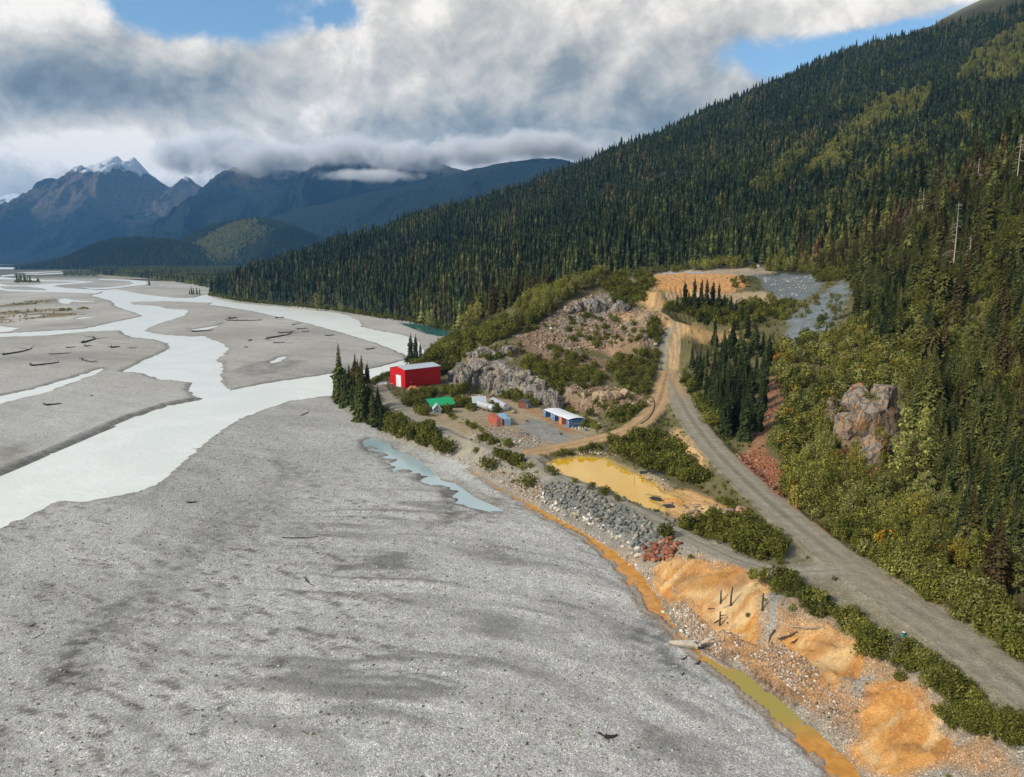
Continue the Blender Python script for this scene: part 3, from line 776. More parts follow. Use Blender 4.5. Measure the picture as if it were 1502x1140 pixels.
# cracked, streaked rock
stv = g.new('ShaderNodeMapping'); g.put(stv.inputs[0], pos); stv.inputs['Scale'].default_value = (1.0, 1.0, 0.32); stv.inputs['Rotation'].default_value = (0.2, 0.35, 0.5)
rn = g.noise(stv.outputs[0], 0.42, 8, 0.68, 0.8)
warp = g.vmath('ADD', stv.outputs[0], g.vmath('SCALE', g.new('ShaderNodeTexNoise').outputs['Color'], s=2.2))
rv = g.voro(warp, 0.5, 'DISTANCE_TO_EDGE')
crack = g.smooth(g.math('ADD', rv.outputs[0], g.math('MULTIPLY', g.math('SUBTRACT', rn, 0.5), 0.35)), 0.0, 0.16, 0.55, 1.0)
rtone = g.math('MULTIPLY', g.lin(rn, 0.28, 0.72, 0.50, 1.40), crack)
rmix = g.math('ADD', g.math('MULTIPLY', g.math('SUBTRACT', rtone, 1.0), rockw), 1.0)
tot = g.math('MULTIPLY', g.math('MULTIPLY', stone, rmix), g.math('MULTIPLY', n1_, n2_))
gcol_ = g.vmath('SCALE', gc, s=tot)
stain = g.math('MULTIPLY', g.smooth(g.noise(pos, 0.23, 4, 0.6), 0.52, 0.66), g.math('MULTIPLY', rockw, 0.6))
gcol_ = g.mix(stain, gcol_, g.vmath('MULTIPLY', gcol_, (1.3, 0.85, 0.5)))
hgt = g.math('ADD', g.math('MULTIPLY', g.math('SUBTRACT', 1.0, v1.outputs['Distance']), g.math('MULTIPLY', grain, 0.07)),
             g.math('MULTIPLY', g.math('SUBTRACT', 1.0, v2.outputs['Distance']), g.math('MULTIPLY', grain, 0.07)))
hgt = g.math('ADD', hgt, g.math('MULTIPLY', g.noise(pos, 1.2, 6, 0.65), 0.30))
hgt = g.math('ADD', hgt, g.math('MULTIPLY', g.math('MULTIPLY', rn, crack), g.math('MULTIPLY', rockw, 1.3)))
rgh = g.lin(wet, 0, 1, 0.95, 0.45)
finish(g, gcol_, rgh, g.bump(hgt, 0.8, 1.0), 0.25)

fi = np.arange(gy.size - 1)[:, None] * gx.size + np.arange(gx.size - 1)[None]
quads = np.stack([fi, fi + 1, fi + 1 + gx.size, fi + gx.size], -1).reshape(-1, 4)
V3 = np.c_[X, Y, H]
# vertex normals of the whole sheet, so the pieces shade as one
dzx = np.gradient(H.reshape(GX.shape), gx, axis=1).ravel(); dzy = np.gradient(H.reshape(GX.shape), gy, axis=0).ravel()
NRM = np.c_[-dzx, -dzy, np.ones(N)]; NRM /= np.linalg.norm(NRM, axis=1)[:, None]
qc_sd = sdU[quads].mean(1); qc_rd = rd[quads].mean(1)
cls = np.where(qc_sd <= 0.2, 0, np.where((qc_rd < 0) & (qc_sd > 1), 2, 1))
GROUND = []
for k, nm in enumerate(('gravel_bar', 'hillside', 'gravel_road')):
    q = quads[cls == k]
    used, inv = np.unique(q.ravel(), return_inverse=True)
    o = np_mesh(nm, V3[used], inv.reshape(-1, 4), m_ground,
                {'col': ('FLOAT_COLOR', 'POINT', np.c_[col[used], np.ones(used.size)]), 'aux': ('FLOAT_COLOR', 'POINT', np.c_[aux[used], np.ones(used.size)])}, kind='structure')
    o.data.normals_split_custom_set_from_vertices(NRM[used].astype(np.float32))
    GROUND.append(o)
print('ground built')

# ------------------------------------------------------------------ water
def water_mat(name, c, rough, bscale, bstr, spec=0.5, c2=None, foam=False):
    m, w = mat(name)
    p = w.new('ShaderNodeNewGeometry').outputs['Position']
    n = w.noise(p, bscale, 4, 0.6, 0.6)
    cc = w.mix(w.smooth(w.noise(p, 0.035, 4, 0.6, 1.0), 0.35, 0.68), c, c2 or c)
    if foam:
        mp = w.new('ShaderNodeMapping'); w.put(mp.inputs[0], p); mp.inputs['Rotation'].default_value = (0, 0, 0.5); mp.inputs['Scale'].default_value = (0.25, 1, 1)
        f = w.smooth(w.noise(mp.outputs[0], 0.9, 5, 0.7), 0.60, 0.74)
        cc = w.mix(w.math('MULTIPLY', f, 0.55), cc, (0.84, 0.85, 0.82, 1))
    finish(w, cc, rough, w.bump(n, bstr, 0.25), spec)
    return m
m_river = water_mat('milky_water', (0.69, 0.705, 0.64), 0.30, 0.30, 0.8, 0.30, (0.76, 0.77, 0.71), True)
def sheet(name, P_, z, m):
    bm = bmesh.new()
    vs_ = [bm.verts.new((p[0], p[1], z)) for p in P_]
    f = bm.faces.new(vs_)
    if f.normal.z < 0 or f.calc_area() and f.normal_update() is None and f.normal.z < 0: f.normal_flip()
    bmesh.ops.triangulate(bm, faces=[f])
    bmesh.ops.recalc_face_normals(bm, faces=bm.faces)
    me = bpy.data.meshes.new(name); bm.to_mesh(me); bm.free()
    if me.polygons and sum(p.normal.z * p.area for p in me.polygons) < 0: me.flip_normals()
    me.materials.append(m)
    o = bpy.data.objects.new(name, me); C.objects.link(o); o['kind'] = 'structure'
    return o
o = sheet('river', [(-900, 100), (-110, 100), (-75, 300), (-62, 350), (-20, 400), (40, 450), (90, 620), (-40, 760), (-300, 1120), (-470, 1300), (-560, 1700), (-1500, 1700), (-1500, 500)], -0.42, m_river)
m_pool = water_mat('pale_pool_water', (0.30, 0.40, 0.415), 0.12, 0.8, 0.06, 0.5, (0.36, 0.45, 0.45))
m_teal = water_mat('teal_water', (0.02, 0.14, 0.14), 0.08, 0.4, 0.05, 0.5, (0.03, 0.20, 0.19))
m_pond = water_mat('ochre_pond_water', (0.64, 0.345, 0.006), 0.02, 0.5, 0.012, 0.8, (0.66, 0.385, 0.018))
# creek: rust orange upstream, dull olive further down
m_creek, w = mat('creek_water')
p = w.new('ShaderNodeNewGeometry').outputs['Position']
sy = w.new('ShaderNodeSeparateXYZ'); w.put(sy.inputs[0], p)
ol = w.math('MULTIPLY', w.smooth(sy.outputs[1], 134, 122), w.smooth(sy.outputs[1], 104, 113))
nz = w.noise(p, 0.5, 5, 0.6, 0.7)
c_ = w.mix(w.smooth(nz, 0.4, 0.62), (0.46, 0.205, 0.025, 1), (0.58, 0.275, 0.045, 1))
c_ = w.mix(ol, c_, (0.34, 0.27, 0.045, 1))
finish(w, c_, 0.12, w.bump(w.noise(p, 1.2, 3, 0.5), 0.12, 0.2), 0.4)
def grow(P_, d):
    P_ = np.asarray(P_, float); c = P_.mean(0); v = P_ - c
    return c + v * (1 + d / np.maximum(np.linalg.norm(v, axis=1), 1e-6))[:, None]
sheet('pool', grow(POOL, 3.0), -0.38, m_pool)
sheet('lagoon', grow(TEAL, 9.0), -0.40, m_teal)
sheet('pond', grow(POND, 3.0), 4.6, m_pond)
# the creek follows its bed; a ribbon wider than the bed, hidden under the banks
nL = CREEK.shape[0]
half = 23
left, right = CREEK[:half], CREEK[half:][::-1]
def resample(L, n):
    L = np.asarray(L); s = np.r_[0, np.cumsum(np.linalg.norm(np.diff(L, axis=0), axis=1))]
    q = np.linspace(0, s[-1], n)
    return np.c_[np.interp(q, s, L[:, 0]), np.interp(q, s, L[:, 1])]
a_, b_ = resample(left, 80), resample(right, 80)
mid = (a_ + b_) / 2
wv_ = (a_ - b_); wl = np.linalg.norm(wv_, axis=1)[:, None]; wn = wv_ / wl
a2, b2 = mid + wn * (wl / 2 + 1.0), mid - wn * (wl / 2 + 0.7)
V_ = np.r_[np.c_[a2, np.full(80, -0.20)], np.c_[b2, np.full(80, -0.20)]]
F_ = np.array([(i, 80 + i, 81 + i, i + 1) for i in range(79)])
np_mesh('creek', V_, F_, m_creek, kind='structure', smooth=False)
# far braids beyond the fine ground, thin sheets of water on the flat
FAR = [
    [(-60, 417), (0, 416.5), (13, 418.8), (40, 419), (70, 416.5), (90, 416), (116, 414), (125, 413), (139, 414), (120, 415.6), (85, 418.5), (78, 420.2), (95, 422.5), (140, 425.5), (150, 427.5), (142, 431),
     (110, 430), (70, 428.6), (40, 428), (13, 427.5), (0, 425), (-60, 424), (-60, 421), (0, 421.6), (8, 424.5), (40, 426), (70, 426.2), (66, 424), (40, 420.5), (-60, 420.5)],
    [(-60, 407), (0, 406.5), (22, 408.8), (50, 409.5), (65, 411.2), (110, 411.8), (138, 413.5), (110, 413.6), (62, 412.4), (22, 410.2), (0, 410), (-60, 410)],
    [(0, 404.5), (20, 402.6), (22, 404.6), (3, 406)],
    [(35, 401.5), (60, 401.8), (92, 400), (92, 401.6), (60, 403.2), (40, 403)],
    [(-60, 392.5), (0, 392.6), (50, 392.4), (65, 393.6), (60, 395.2), (10, 395), (-60, 395)],
    [(20, 400), (60, 399), (90, 398.2), (90, 399), (50, 400.8)],
    [(146, 409.4), (170, 410.2), (197, 411.3), (212, 413), (218, 416), (212, 418.8), (193, 420.5), (176, 422.8), (158, 424.6), (140, 425.2), (116, 422), (150, 422.6), (170, 420.8), (190, 418.2), (196, 416.2), (190, 413), (170, 411.8), (146, 411)],
    [(235, 418.6), (244, 418), (241, 419.4), (233, 419.6)],
]
for k, P_ in enumerate(FAR):
    sheet('river', W(P_), 0.30 + 0.05 * k, m_river)
for P_, c in (([(140, 403), (165, 404), (178, 407), (250, 409), (256, 412), (210, 411.5), (170, 409), (150, 406)], (0.30, 0.25, 0.17)),
              ([(143, 396.5), (165, 397), (185, 402), (178, 405), (160, 404.6), (145, 402)], (0.14, 0.17, 0.04)),
              ([(-60, 386), (95, 386.5), (103, 389), (90, 391), (-60, 391)], (0.15, 0.14, 0.05)),
              ([(-60, 396.5), (0, 396.4), (55, 396), (62, 397.4), (-60, 398)], (0.10, 0.085, 0.05)),
              ([(178, 409), (250, 411), (252, 413.5), (200, 411)], (0.17, 0.14, 0.035))):
    m, w = mat('flat_ground')
    p = w.new('ShaderNodeNewGeometry').outputs['Position']
    finish(w, w.vmath('SCALE', c, s=w.lin(w.noise(p, 0.02, 6, 0.7), 0.3, 0.7, 0.5, 1.4)), 0.95)
    sheet('meadow', W(P_), 0.20, m)

# ------------------------------------------------------------------ mountains
def mount_mat(name, forest, alpine, rock, tree0, tree1, snow=None, tscale=0.02, patch=None):
    m, w = mat(name)
    geo = w.new('ShaderNodeNewGeometry')
    p = geo.outputs['Position']
    s = w.new('ShaderNodeSeparateXYZ'); w.put(s.inputs[0], p)
    n0 = w.noise(p, 0.0012, 8, 0.6, 0.6)
    n1 = w.noise(p, 0.006, 6, 0.65)
    n2 = w.noise(p, tscale, 4, 0.75)
    z = w.math('ADD', s.outputs[2], w.math('MULTIPLY', w.math('SUBTRACT', n0, 0.5), 700))
    fz = w.smooth(w.math('ADD', z, w.math('MULTIPLY', w.math('SUBTRACT', n1, 0.5), 350)), tree0, tree1)
    fcol = w.vmath('SCALE', forest, s=w.lin(n2, 0.3, 0.7, 0.25, 1.8))
    acol = w.mix(w.smooth(n1, 0.42, 0.60), alpine, rock)
    acol = w.vmath('SCALE', acol, s=w.lin(n2, 0.3, 0.7, 0.40, 1.6))
    c = w.mix(fz, fcol, acol)
    if snow:
        nn = w.new('ShaderNodeSeparateXYZ'); w.put(nn.inputs[0], geo.outputs['Normal'])
        z2 = w.math('ADD', s.outputs[2], w.math('MULTIPLY', w.math('SUBTRACT', n1, 0.5), 520))
        z2 = w.math('ADD', z2, w.math('MULTIPLY', nn.outputs[2], 180))
        c = w.mix(w.smooth(z2, snow, snow + 60), c, (0.72, 0.74, 0.78, 1))
    h = w.math('ADD', w.math('MULTIPLY', n1, 90), w.math('MULTIPLY', n2, 26))
    finish(w, c, 0.95, w.bump(h, 1.0, 1.6), 0.1)
    return m
def ridge(name, crest, run, back, m, nu=240, nv=90, gul=0.2, wl=500, jag=12, seed=0, conc=1.25, front_dx=0.0, kind='structure', base=-6):
    c = np.array(crest, float)
    Wc = at(c[:, 0], c[:, 1], c[:, 2])
    s = np.r_[0, np.cumsum(np.linalg.norm(np.diff(Wc[:, :2], axis=0), axis=1))]
    q = np.linspace(0, s[-1], nu)
    cx, cy, cz = (np.interp(q, s, Wc[:, k]) for k in range(3))
    cz = cz + (fbm(q / 160, q * 0 + seed, 5, seed + 3, 0.6) - 0.5) * jag * 2
    rows = []
    tb = np.linspace(-1, 1, nv)
    for t in tb:
        a = abs(t)
        run_ = run if t >= 0 else back
        # t>0 falls towards the camera
        x = cx + (front_dx if t > 0 else 0) * a
        y = cy - run_ * t
        pr = (1 - a) ** conc
        wq = q / wl + (fbm(q / 700, y / 900, 3, seed + 9) - 0.5) * 2.2 + a * 0.6
        rg = ridged(wq, y / (wl * 4.5) + seed, 5, seed + 5, 0.55) - 0.42
        z = base + np.maximum(cz - base, 1) * (pr + rg * gul * 4 * a * (1 - a) ** 0.8)
        z += (fbm(x / 90, y / 90, 3, seed + 7) - 0.5) * jag * (1 - a) * 1.5
        rows.append(np.c_[x, y, z])
    V_ = np.concatenate(rows)
    i = np.arange(nv - 1)[:, None] * nu + np.arange(nu - 1)[None]
    F_ = np.stack([i, i + nu, i + nu + 1, i + 1], -1).reshape(-1, 4)
    o = np_mesh(name, V_, F_, m, kind=kind)
    return o, V_.reshape(nv, nu, 3)
m_peak = mount_mat('bare_peak', (0.011, 0.020, 0.018), (0.120, 0.088, 0.048), (0.105, 0.085, 0.072), 430, 760, 1290, 0.022)
m_mid = mount_mat('alpine_ridge', (0.011, 0.020, 0.018), (0.085, 0.068, 0.032), (0.085, 0.070, 0.056), 760, 1010, 1330, 0.024)
m_wooded = mount_mat('wooded_ridge', (0.011, 0.020, 0.018), (0.045, 0.045, 0.022), (0.05, 0.045, 0.03), 700, 1080, None, 0.03)
m_knoll = mount_mat('wooded_knoll', (0.030, 0.034, 0.016), (0.03, 0.034, 0.016), (0.03, 0.034, 0.016), 2000, 2100, None, 0.04)
ridge('mountain', [(-260, 300, 17000), (-60, 275, 17000), (0, 287, 16500), (25, 283, 16500), (50, 290, 16000), (90, 318, 16000), (160, 345, 16000)], 2800, 2400, m_peak, 160, 60, 0.16, 700, 22, 11)
ridge('mountain', [(-160, 372, 12600), (-60, 350, 12400), (0, 328, 12200), (35, 308, 12000), (70, 288, 11800), (103, 257, 11600), (118, 253, 11500), (135, 252, 11500), (150, 240, 11500), (163, 231, 11500), (172, 229, 11500),
                   (180, 236, 11500), (188, 238, 11500), (196, 229.5, 11500), (206, 240, 11500), (222, 258, 11500), (243, 271, 11600), (262, 275, 11700), (272, 256, 11900), (281, 263, 11900), (303, 276, 11900), (340, 285, 12000), (420, 300, 12500)],
      3600, 3000, m_peak, 420, 130, 0.38, 520, 26, 23, 1.15)
ridge('mountain', [(150, 372, 9000), (200, 352, 9000), (250, 322, 9000), (290, 296, 9200), (318, 272, 9400), (324, 252, 9500), (340, 246, 9500), (347, 243, 9400), (358, 245, 9400), (400, 247, 9300), (435, 249, 9200), (455, 240, 9100),
                   (472, 231, 9000), (485, 226, 9000), (505, 236, 9000), (540, 238, 9000), (600, 236, 9000), (650, 240, 9200), (720, 262, 9400), (800, 290, 9600)],
      2700, 2600, m_mid, 420, 130, 0.34, 420, 20, 37, 1.2)
ridge('mountain', [(120, 386, 6900), (200, 378, 7000), (330, 352, 7200), (385, 322, 7200), (450, 304, 7200), (510, 290, 7200), (580, 274, 7200), (640, 262, 7100), (690, 248, 7000), (740, 238, 7000), (790, 231, 7000), (825, 233, 7000), (850, 240, 7000), (900, 262, 7000), (1000, 300, 7000)],
      2200, 2200, m_wooded, 420, 110, 0.22, 520, 10, 51, 1.1)
KB = ridge('hill', [(230, 386, 5300), (270, 362, 5300), (300, 336, 5200), (335, 327, 5150), (380, 321, 5100), (420, 328, 5100), (470, 350, 5300), (540, 372, 5500), (640, 380, 5600)], 820, 900, m_knoll, 200, 60, 0.07, 300, 6, 71, 0.85)
KA = ridge('hill', [(88, 388.5, 4450), (110, 380, 4450), (135, 364, 4450), (165, 353, 4450), (205, 352, 4480), (250, 355, 4500), (290, 364, 4550), (330, 376, 4600), (380, 384, 4700), (430, 388, 4800)], 420, 600, m_knoll, 200, 60, 0.06, 260, 5, 83, 0.8)

# ------------------------------------------------------------------ cloud banks resting on the far summits
m_cloud, w = mat('cloud_vapour')
p = w.new('ShaderNodeTexCoord').outputs['Object']
pw = w.new('ShaderNodeNewGeometry').outputs['Position']
r2 = w.vmath('LENGTH', p)
nn = w.math('ADD', w.math('MULTIPLY', w.noise(pw, 0.0020, 7, 0.66, 0.6), 0.75), w.math('MULTIPLY', w.noise(pw, 0.0075, 5, 0.65, 0.5), 0.38))
f_ = w.math('SUBTRACT', w.math('ADD', w.math('SUBTRACT', 1.0, r2), w.math('MULTIPLY', w.math('SUBTRACT', nn, 0.555), 2.6)), 0.12)
dn = w.math('MULTIPLY', w.smooth(f_, 0.0, 0.6), 0.009)
pvc = w.new('ShaderNodeVolumePrincipled'); pvc.inputs['Color'].default_value = (0.96, 0.96, 0.97, 1); w.put(pvc.inputs['Density'], dn); pvc.inputs['Anisotropy'].default_value = 0.0
out = w.new('ShaderNodeOutputMaterial'); w.l.new(pvc.outputs[0], out.inputs['Volume'])
def cloud(px, py, Yd, rx, ry, rz):
    bm = bmesh.new(); bmesh.ops.create_icosphere(bm, subdivisions=2, radius=1.12)
    me = bpy.data.meshes.new('cloud'); bm.to_mesh(me); bm.free(); me.materials.append(m_cloud)
    o = bpy.data.objects.new('cloud', me); C.objects.link(o); o.location = at(px, py, Yd); o.scale = (rx, ry, rz); o['kind'] = 'stuff'
CLOUDS = [(268, 226, 11200, 520, 400, 360), (330, 228, 10900, 600, 400, 380), (385, 234, 8800, 640, 400, 210), (452, 234, 8700, 460, 350, 190), (520, 224, 8600, 600, 450, 200), (600, 230, 8500, 560, 450, 200), (690, 222, 8400, 640, 450, 190), (775, 214, 7000, 560, 350, 150), (845, 222, 7000, 420, 300, 110), (540, 258, 8200, 560, 250, 80), (8, 312, 14500, 520, 350, 240)]
for c_ in CLOUDS: cloud(*c_)

# ------------------------------------------------------------------ air between here and the far peaks
bm = bmesh.new()
bmesh.ops.create_cube(bm, size=1)
me = bpy.data.meshes.new('haze'); 
bmesh.ops.scale(bm, verts=bm.verts, vec=(30000, 19600, 1960))
bmesh.ops.translate(bm, verts=bm.verts, vec=(0, 9300, 1960 / 2 - 9))
bm.to_mesh(me); bm.free()
hz = bpy.data.objects.new('haze', me); C.objects.link(hz); hz['kind'] = 'stuff'
m, w = mat('air')
pv = w.new('ShaderNodeVolumePrincipled')
pv.inputs['Color'].default_value = (0.20, 0.53, 1.0, 1)
pv.inputs['Density'].default_value = 3.1e-5
pv.inputs['Anisotropy'].default_value = 0.1
out = w.new('ShaderNodeOutputMaterial'); w.l.new(pv.outputs[0], out.inputs['Volume'])
me.materials.append(m)
print('mountains ready')
# ------------------------------------------------------------------ foliage materials
def leaf_mat(name, stops, nscale=1.2, trans=0.25, var=(0.55, 1.5)):
    m, w = mat(name)
    t = w.attr('tint', 'INSTANCER').outputs['Fac']
    oi = w.new('ShaderNodeObjectInfo')
    gp = w.new('ShaderNodeNewGeometry')
    n = w.noise(gp.outputs['Position'], nscale, 3, 0.6)
    tt = w.math('ADD', t, w.math('MULTIPLY', w.math('SUBTRACT', n, 0.5), 0.30), clamp=True)
    c = w.ramp(tt, stops)
    k = w.math('MULTIPLY', w.lin(gp.outputs['Random Per Island'], 0, 1, var[0], var[1]), w.lin(oi.outputs['Random'], 0, 1, 0.70, 1.28))
    c = w.vmath('SCALE', c, s=k)
    d = w.new('ShaderNodeBsdfDiffuse'); w.put(d.inputs[0], c)
    tr = w.new('ShaderNodeBsdfTranslucent'); w.put(tr.inputs[0], w.vmath('MULTIPLY', c, (1.1, 1.15, 0.7)))
    mx = w.new('ShaderNodeMixShader'); mx.inputs[0].default_value = trans
    w.l.new(d.outputs[0], mx.inputs[1]); w.l.new(tr.outputs[0], mx.inputs[2])
    out = w.new('ShaderNodeOutputMaterial'); w.l.new(mx.outputs[0], out.inputs[0])
    return m
m_needle = leaf_mat('needles', [(0.0, (0.018, 0.027, 0.015)), (0.3, (0.038, 0.050, 0.019)), (0.55, (0.115, 0.120, 0.034)), (0.78, (0.070, 0.056, 0.024)), (1.0, (0.088, 0.055, 0.026))], 0.8, 0.12, (0.6, 1.5))
m_leaf = leaf_mat('leaves', [(0.0, (0.072, 0.084, 0.020)), (0.25, (0.140, 0.140, 0.030)), (0.5, (0.205, 0.200, 0.045)), (0.7, (0.255, 0.255, 0.095)), (0.85, (0.27, 0.21, 0.03)), (1.0, (0.33, 0.17, 0.022))], 0.7, 0.28, (0.55, 1.5))
def plain(name, c, rough=0.9, ns=4.0, var=0.35, bump=0.2, spec=0.3, metal=0.0):
    m, w = mat(name)
    p = w.new('ShaderNodeTexCoord').outputs['Object']
    n = w.noise(p, ns, 5, 0.65)
    n2 = w.noise(p, ns * 0.2, 3, 0.6)
    k = w.math('MULTIPLY', w.lin(n, 0.25, 0.75, 1 - var, 1 + var), w.lin(n2, 0.3, 0.7, 1 - var * 0.6, 1 + var * 0.6))
    finish(w, w.vmath('SCALE', c, s=k), rough, w.bump(n, bump, 0.05) if bump else None, spec, metal)
    return m
m_bark = plain('bark', (0.085, 0.066, 0.050), 0.95, 3.0, 0.4, 0.5)
m_grey_wood = plain('weathered_wood', (0.26, 0.235, 0.205), 0.9, 3.0, 0.4, 0.4)
m_dark_wood = plain('dark_wet_wood', (0.060, 0.048, 0.040), 0.85, 3.0, 0.45, 0.4)
m_pale_wood = plain('pale_stripped_wood', (0.42, 0.37, 0.30), 0.9, 3.0, 0.35, 0.4)

# ------------------------------------------------------------------ plant shapes, one unit tall
def tube_rows(path, radii, sides=5):
    V, F = [], []
    path = [Vector(p) for p in path]
    for i, p in enumerate(path):
        d = (path[min(i + 1, len(path) - 1)] - path[max(i - 1, 0)]).normalized()
        a = d.orthogonal().normalized(); b = d.cross(a)
        for k in range(sides):
            t = 2 * math.pi * k / sides
            V.append(tuple(p + (a * math.cos(t) + b * math.sin(t)) * radii[i]))
    for i in range(len(path) - 1):
        for k in range(sides):
            k2 = (k + 1) % sides
            F.append((i * sides + k, i * sides + k2, (i + 1) * sides + k2, (i + 1) * sides + k))
    return V, F
def spruce(seed, levels, nb, rb=0.155, detail=2, slim=1.0):
    """a narrow conifer one unit tall: drooping branch sprays set at uneven heights round the stem"""
    r_ = np.random.default_rng(seed)
    V, F = [], []
    lean = r_.normal(0, 0.012, 2)
    skirt = r_.uniform(0.03, 0.09)
    lop = r_.uniform(0, 6.28); lam = r_.uniform(0.05, 0.22)
    n = levels * nb
    ga = 2.39996
    for q in range(n):
        f = (q + r_.uniform(-0.5, 0.5)) / n
        t = skirt + (0.985 - skirt) * (1 - (1 - max(f, 0)) ** 0.72 if f < 1 else 1)
        t = min(max(t + r_.normal(0, 0.008), 0.02), 0.985)
        an = q * ga + r_.uniform(-0.5, 0.5)
        env = rb * ((1 - t) ** 0.80) * (1 + lam * math.cos(an - lop)) * (0.80 + 0.20 * math.sin(11 * t + lop * 2)) + 0.007
        r = env * r_.uniform(0.55, 1.22)
        if r_.random() < 0.08: r *= 0.45
        if r_.random() < 0.04: r *= 1.3
        ca, sa = math.cos(an), math.sin(an)
        zt = t - r * r_.uniform(0.25, 0.75) * (1.25 - t); zm = t - r * r_.uniform(0.02, 0.14)
        wd = r * r_.uniform(0.24, 0.40) * slim
        ox, oy = lean * t
        def pt(rr, side, z): return (ox + ca * rr - sa * side, oy + sa * rr + ca * side, z)
        b = len(V)
        if detail >= 2:
            s1, s2 = r_.uniform(0.7, 1.3, 2)
            V += [pt(0.02 * r, 0, t + 0.004), pt(0.42 * r, wd * s1, zm - 0.16 * r), pt(0.50 * r, 0, zm + 0.02 * r), pt(0.48 * r, -wd * s2, zm - 0.16 * r), pt(r, 0, zt),
                  pt(0.86 * r, wd * 0.9 * s2, zt - 0.06 * r), pt(0.80 * r, -wd * 0.9 * s1, zt - 0.06 * r), pt(0.66 * r, 0.03 * r, zm - 0.42 * r), pt(0.30 * r, 0, zm - 0.32 * r)]
            F += [(b, b + 1, b + 2), (b, b + 2, b + 3), (b + 2, b + 5, b + 4), (b + 2, b + 4, b + 6), (b, b + 2, b + 8), (b + 2, b + 4, b + 7)]
        else:
            V += [pt(0, 0, t + 0.006), pt(0.6 * r, wd * 1.3, zm - 0.2 * r), pt(r, 0, zt), pt(0.6 * r, -wd * 1.3, zm - 0.2 * r), pt(0.55 * r, 0, zm - 0.45 * r)]
            F += [(b, b + 1, b + 2), (b, b + 2, b + 3), (b, b + 2, b + 4)]
    b = len(V); V += [(lean[0] + 0.006, lean[1], 0.955), (lean[0] - 0.004, lean[1] + 0.006, 0.955), (lean[0] - 0.004, lean[1] - 0.006, 0.955), (lean[0], lean[1], 1.0)]
    F += [(b, b + 1, b + 3), (b + 1, b + 2, b + 3), (b + 2, b, b + 3)]
    return np.array(V), np.array(F)
def spruce_far(seed, levels=7, rb=0.16):
    r_ = np.random.default_rng(seed); V, F = [], []
    for i in range(levels):
        t0 = 0.06 + 0.90 * i / levels
        t1 = min(1.0, t0 + 1.7 / levels)
        r = rb * (1 - t0) ** 0.85 + 0.006
        n = 6
        b = len(V); V.append((0, 0, t1))
        a0 = r_.uniform(0, 6.28)
        for k in range(2 * n):
            rr = r * (r_.uniform(0.85, 1.2) if k % 2 == 0 else r_.uniform(0.40, 0.6))
            V.append((rr * math.cos(a0 + math.pi * k / n), rr * math.sin(a0 + math.pi * k / n), t0 + r_.uniform(-0.025, 0.02) + (0.03 if k % 2 else 0)))
        for k in range(2 * n): F.append((b, b + 1 + k, b + 1 + (k + 1) % (2 * n)))
    return np.array(V), np.array(F)
def cards(P_, Nn, size, r_, tris=False):
    """leaf-sized bent faces at points P_ roughly facing Nn"""
    n = len(P_)
    Nn = Nn / np.linalg.norm(Nn, axis=1)[:, None]
    a = np.cross(Nn, r_.normal(size=(n, 3))); a /= np.linalg.norm(a, axis=1)[:, None]
    b = np.cross(Nn, a)
    s = size * r_.uniform(0.6, 1.35, (n, 1))
    V = np.stack([P_ - a * s, P_ + b * s * 0.55, P_ + a * s, P_ - b * s * 0.55], 1)
    V[:, 1] += Nn * s * 0.25; V[:, 3] += Nn * s * 0.25
    V = V.reshape(-1, 3); i = np.arange(n) * 4
    F = np.r_[np.c_[i, i + 1, i + 2], np.c_[i, i + 2, i + 3]]
    return V, F
def bush(seed, n, size, width=0.62, lobes=9, tall=False):
    r_ = np.random.default_rng(seed); P_, Q_ = [], []
    for k in range(lobes):
        an = r_.uniform(0, 6.28); rr = width * math.sqrt(r_.uniform(0.0, 1)) * 0.72
        c = np.array([rr * math.cos(an), rr * math.sin(an), r_.uniform(0.28, 0.66) * (1.0 - 0.35 * rr / width)])
        ra = np.array([1, 1, 1.0]) * r_.uniform(0.20, 0.34)
        if tall:
            c[2] = r_.uniform(0.35, 0.72); ra = np.array([0.13, 0.13, 0.27]) * r_.uniform(0.8, 1.2); 
        m = n // lobes
        d = r_.normal(size=(m, 3)); d /= np.linalg.norm(d, axis=1)[:, None]
        rad = r_.uniform(0.55, 1.06, (m, 1)) ** 0.6
        p = c + d * ra * rad * (1 + 0.22 * np.sin(d[:, :1] * 9 + k) * np.cos(d[:, 1:2] * 8))
        P_.append(p); Q_.append(d + r_.normal(0, 0.65, (m, 3)) + [0, 0, 0.35])
    P_ = np.concatenate(P_); Q_ = np.concatenate(Q_)
    k = P_[:, 2] > 0.02
    P_, Q_ = P_[k], Q_[k]
    P_[:, 2] *= 1.0 / max(P_[:, 2].max(), 0.3)
    V, F = cards(P_, Q_, size, r_)
    SV, SF = [], []
    for k in range(5):
        an = r_.uniform(0, 6.28); e = (0.35 * width * math.cos(an), 0.35 * width * math.sin(an), 0.6)
        v, f = tube_rows([(0, 0, 0), (e[0] * .4, e[1] * .4, 0.3), e], [0.018, 0.012, 0.004], 3)
        SF += [tuple(i + len(SV) for i in q) for q in f]; SV += v
    return V, F, np.array(SV), np.array(SF)
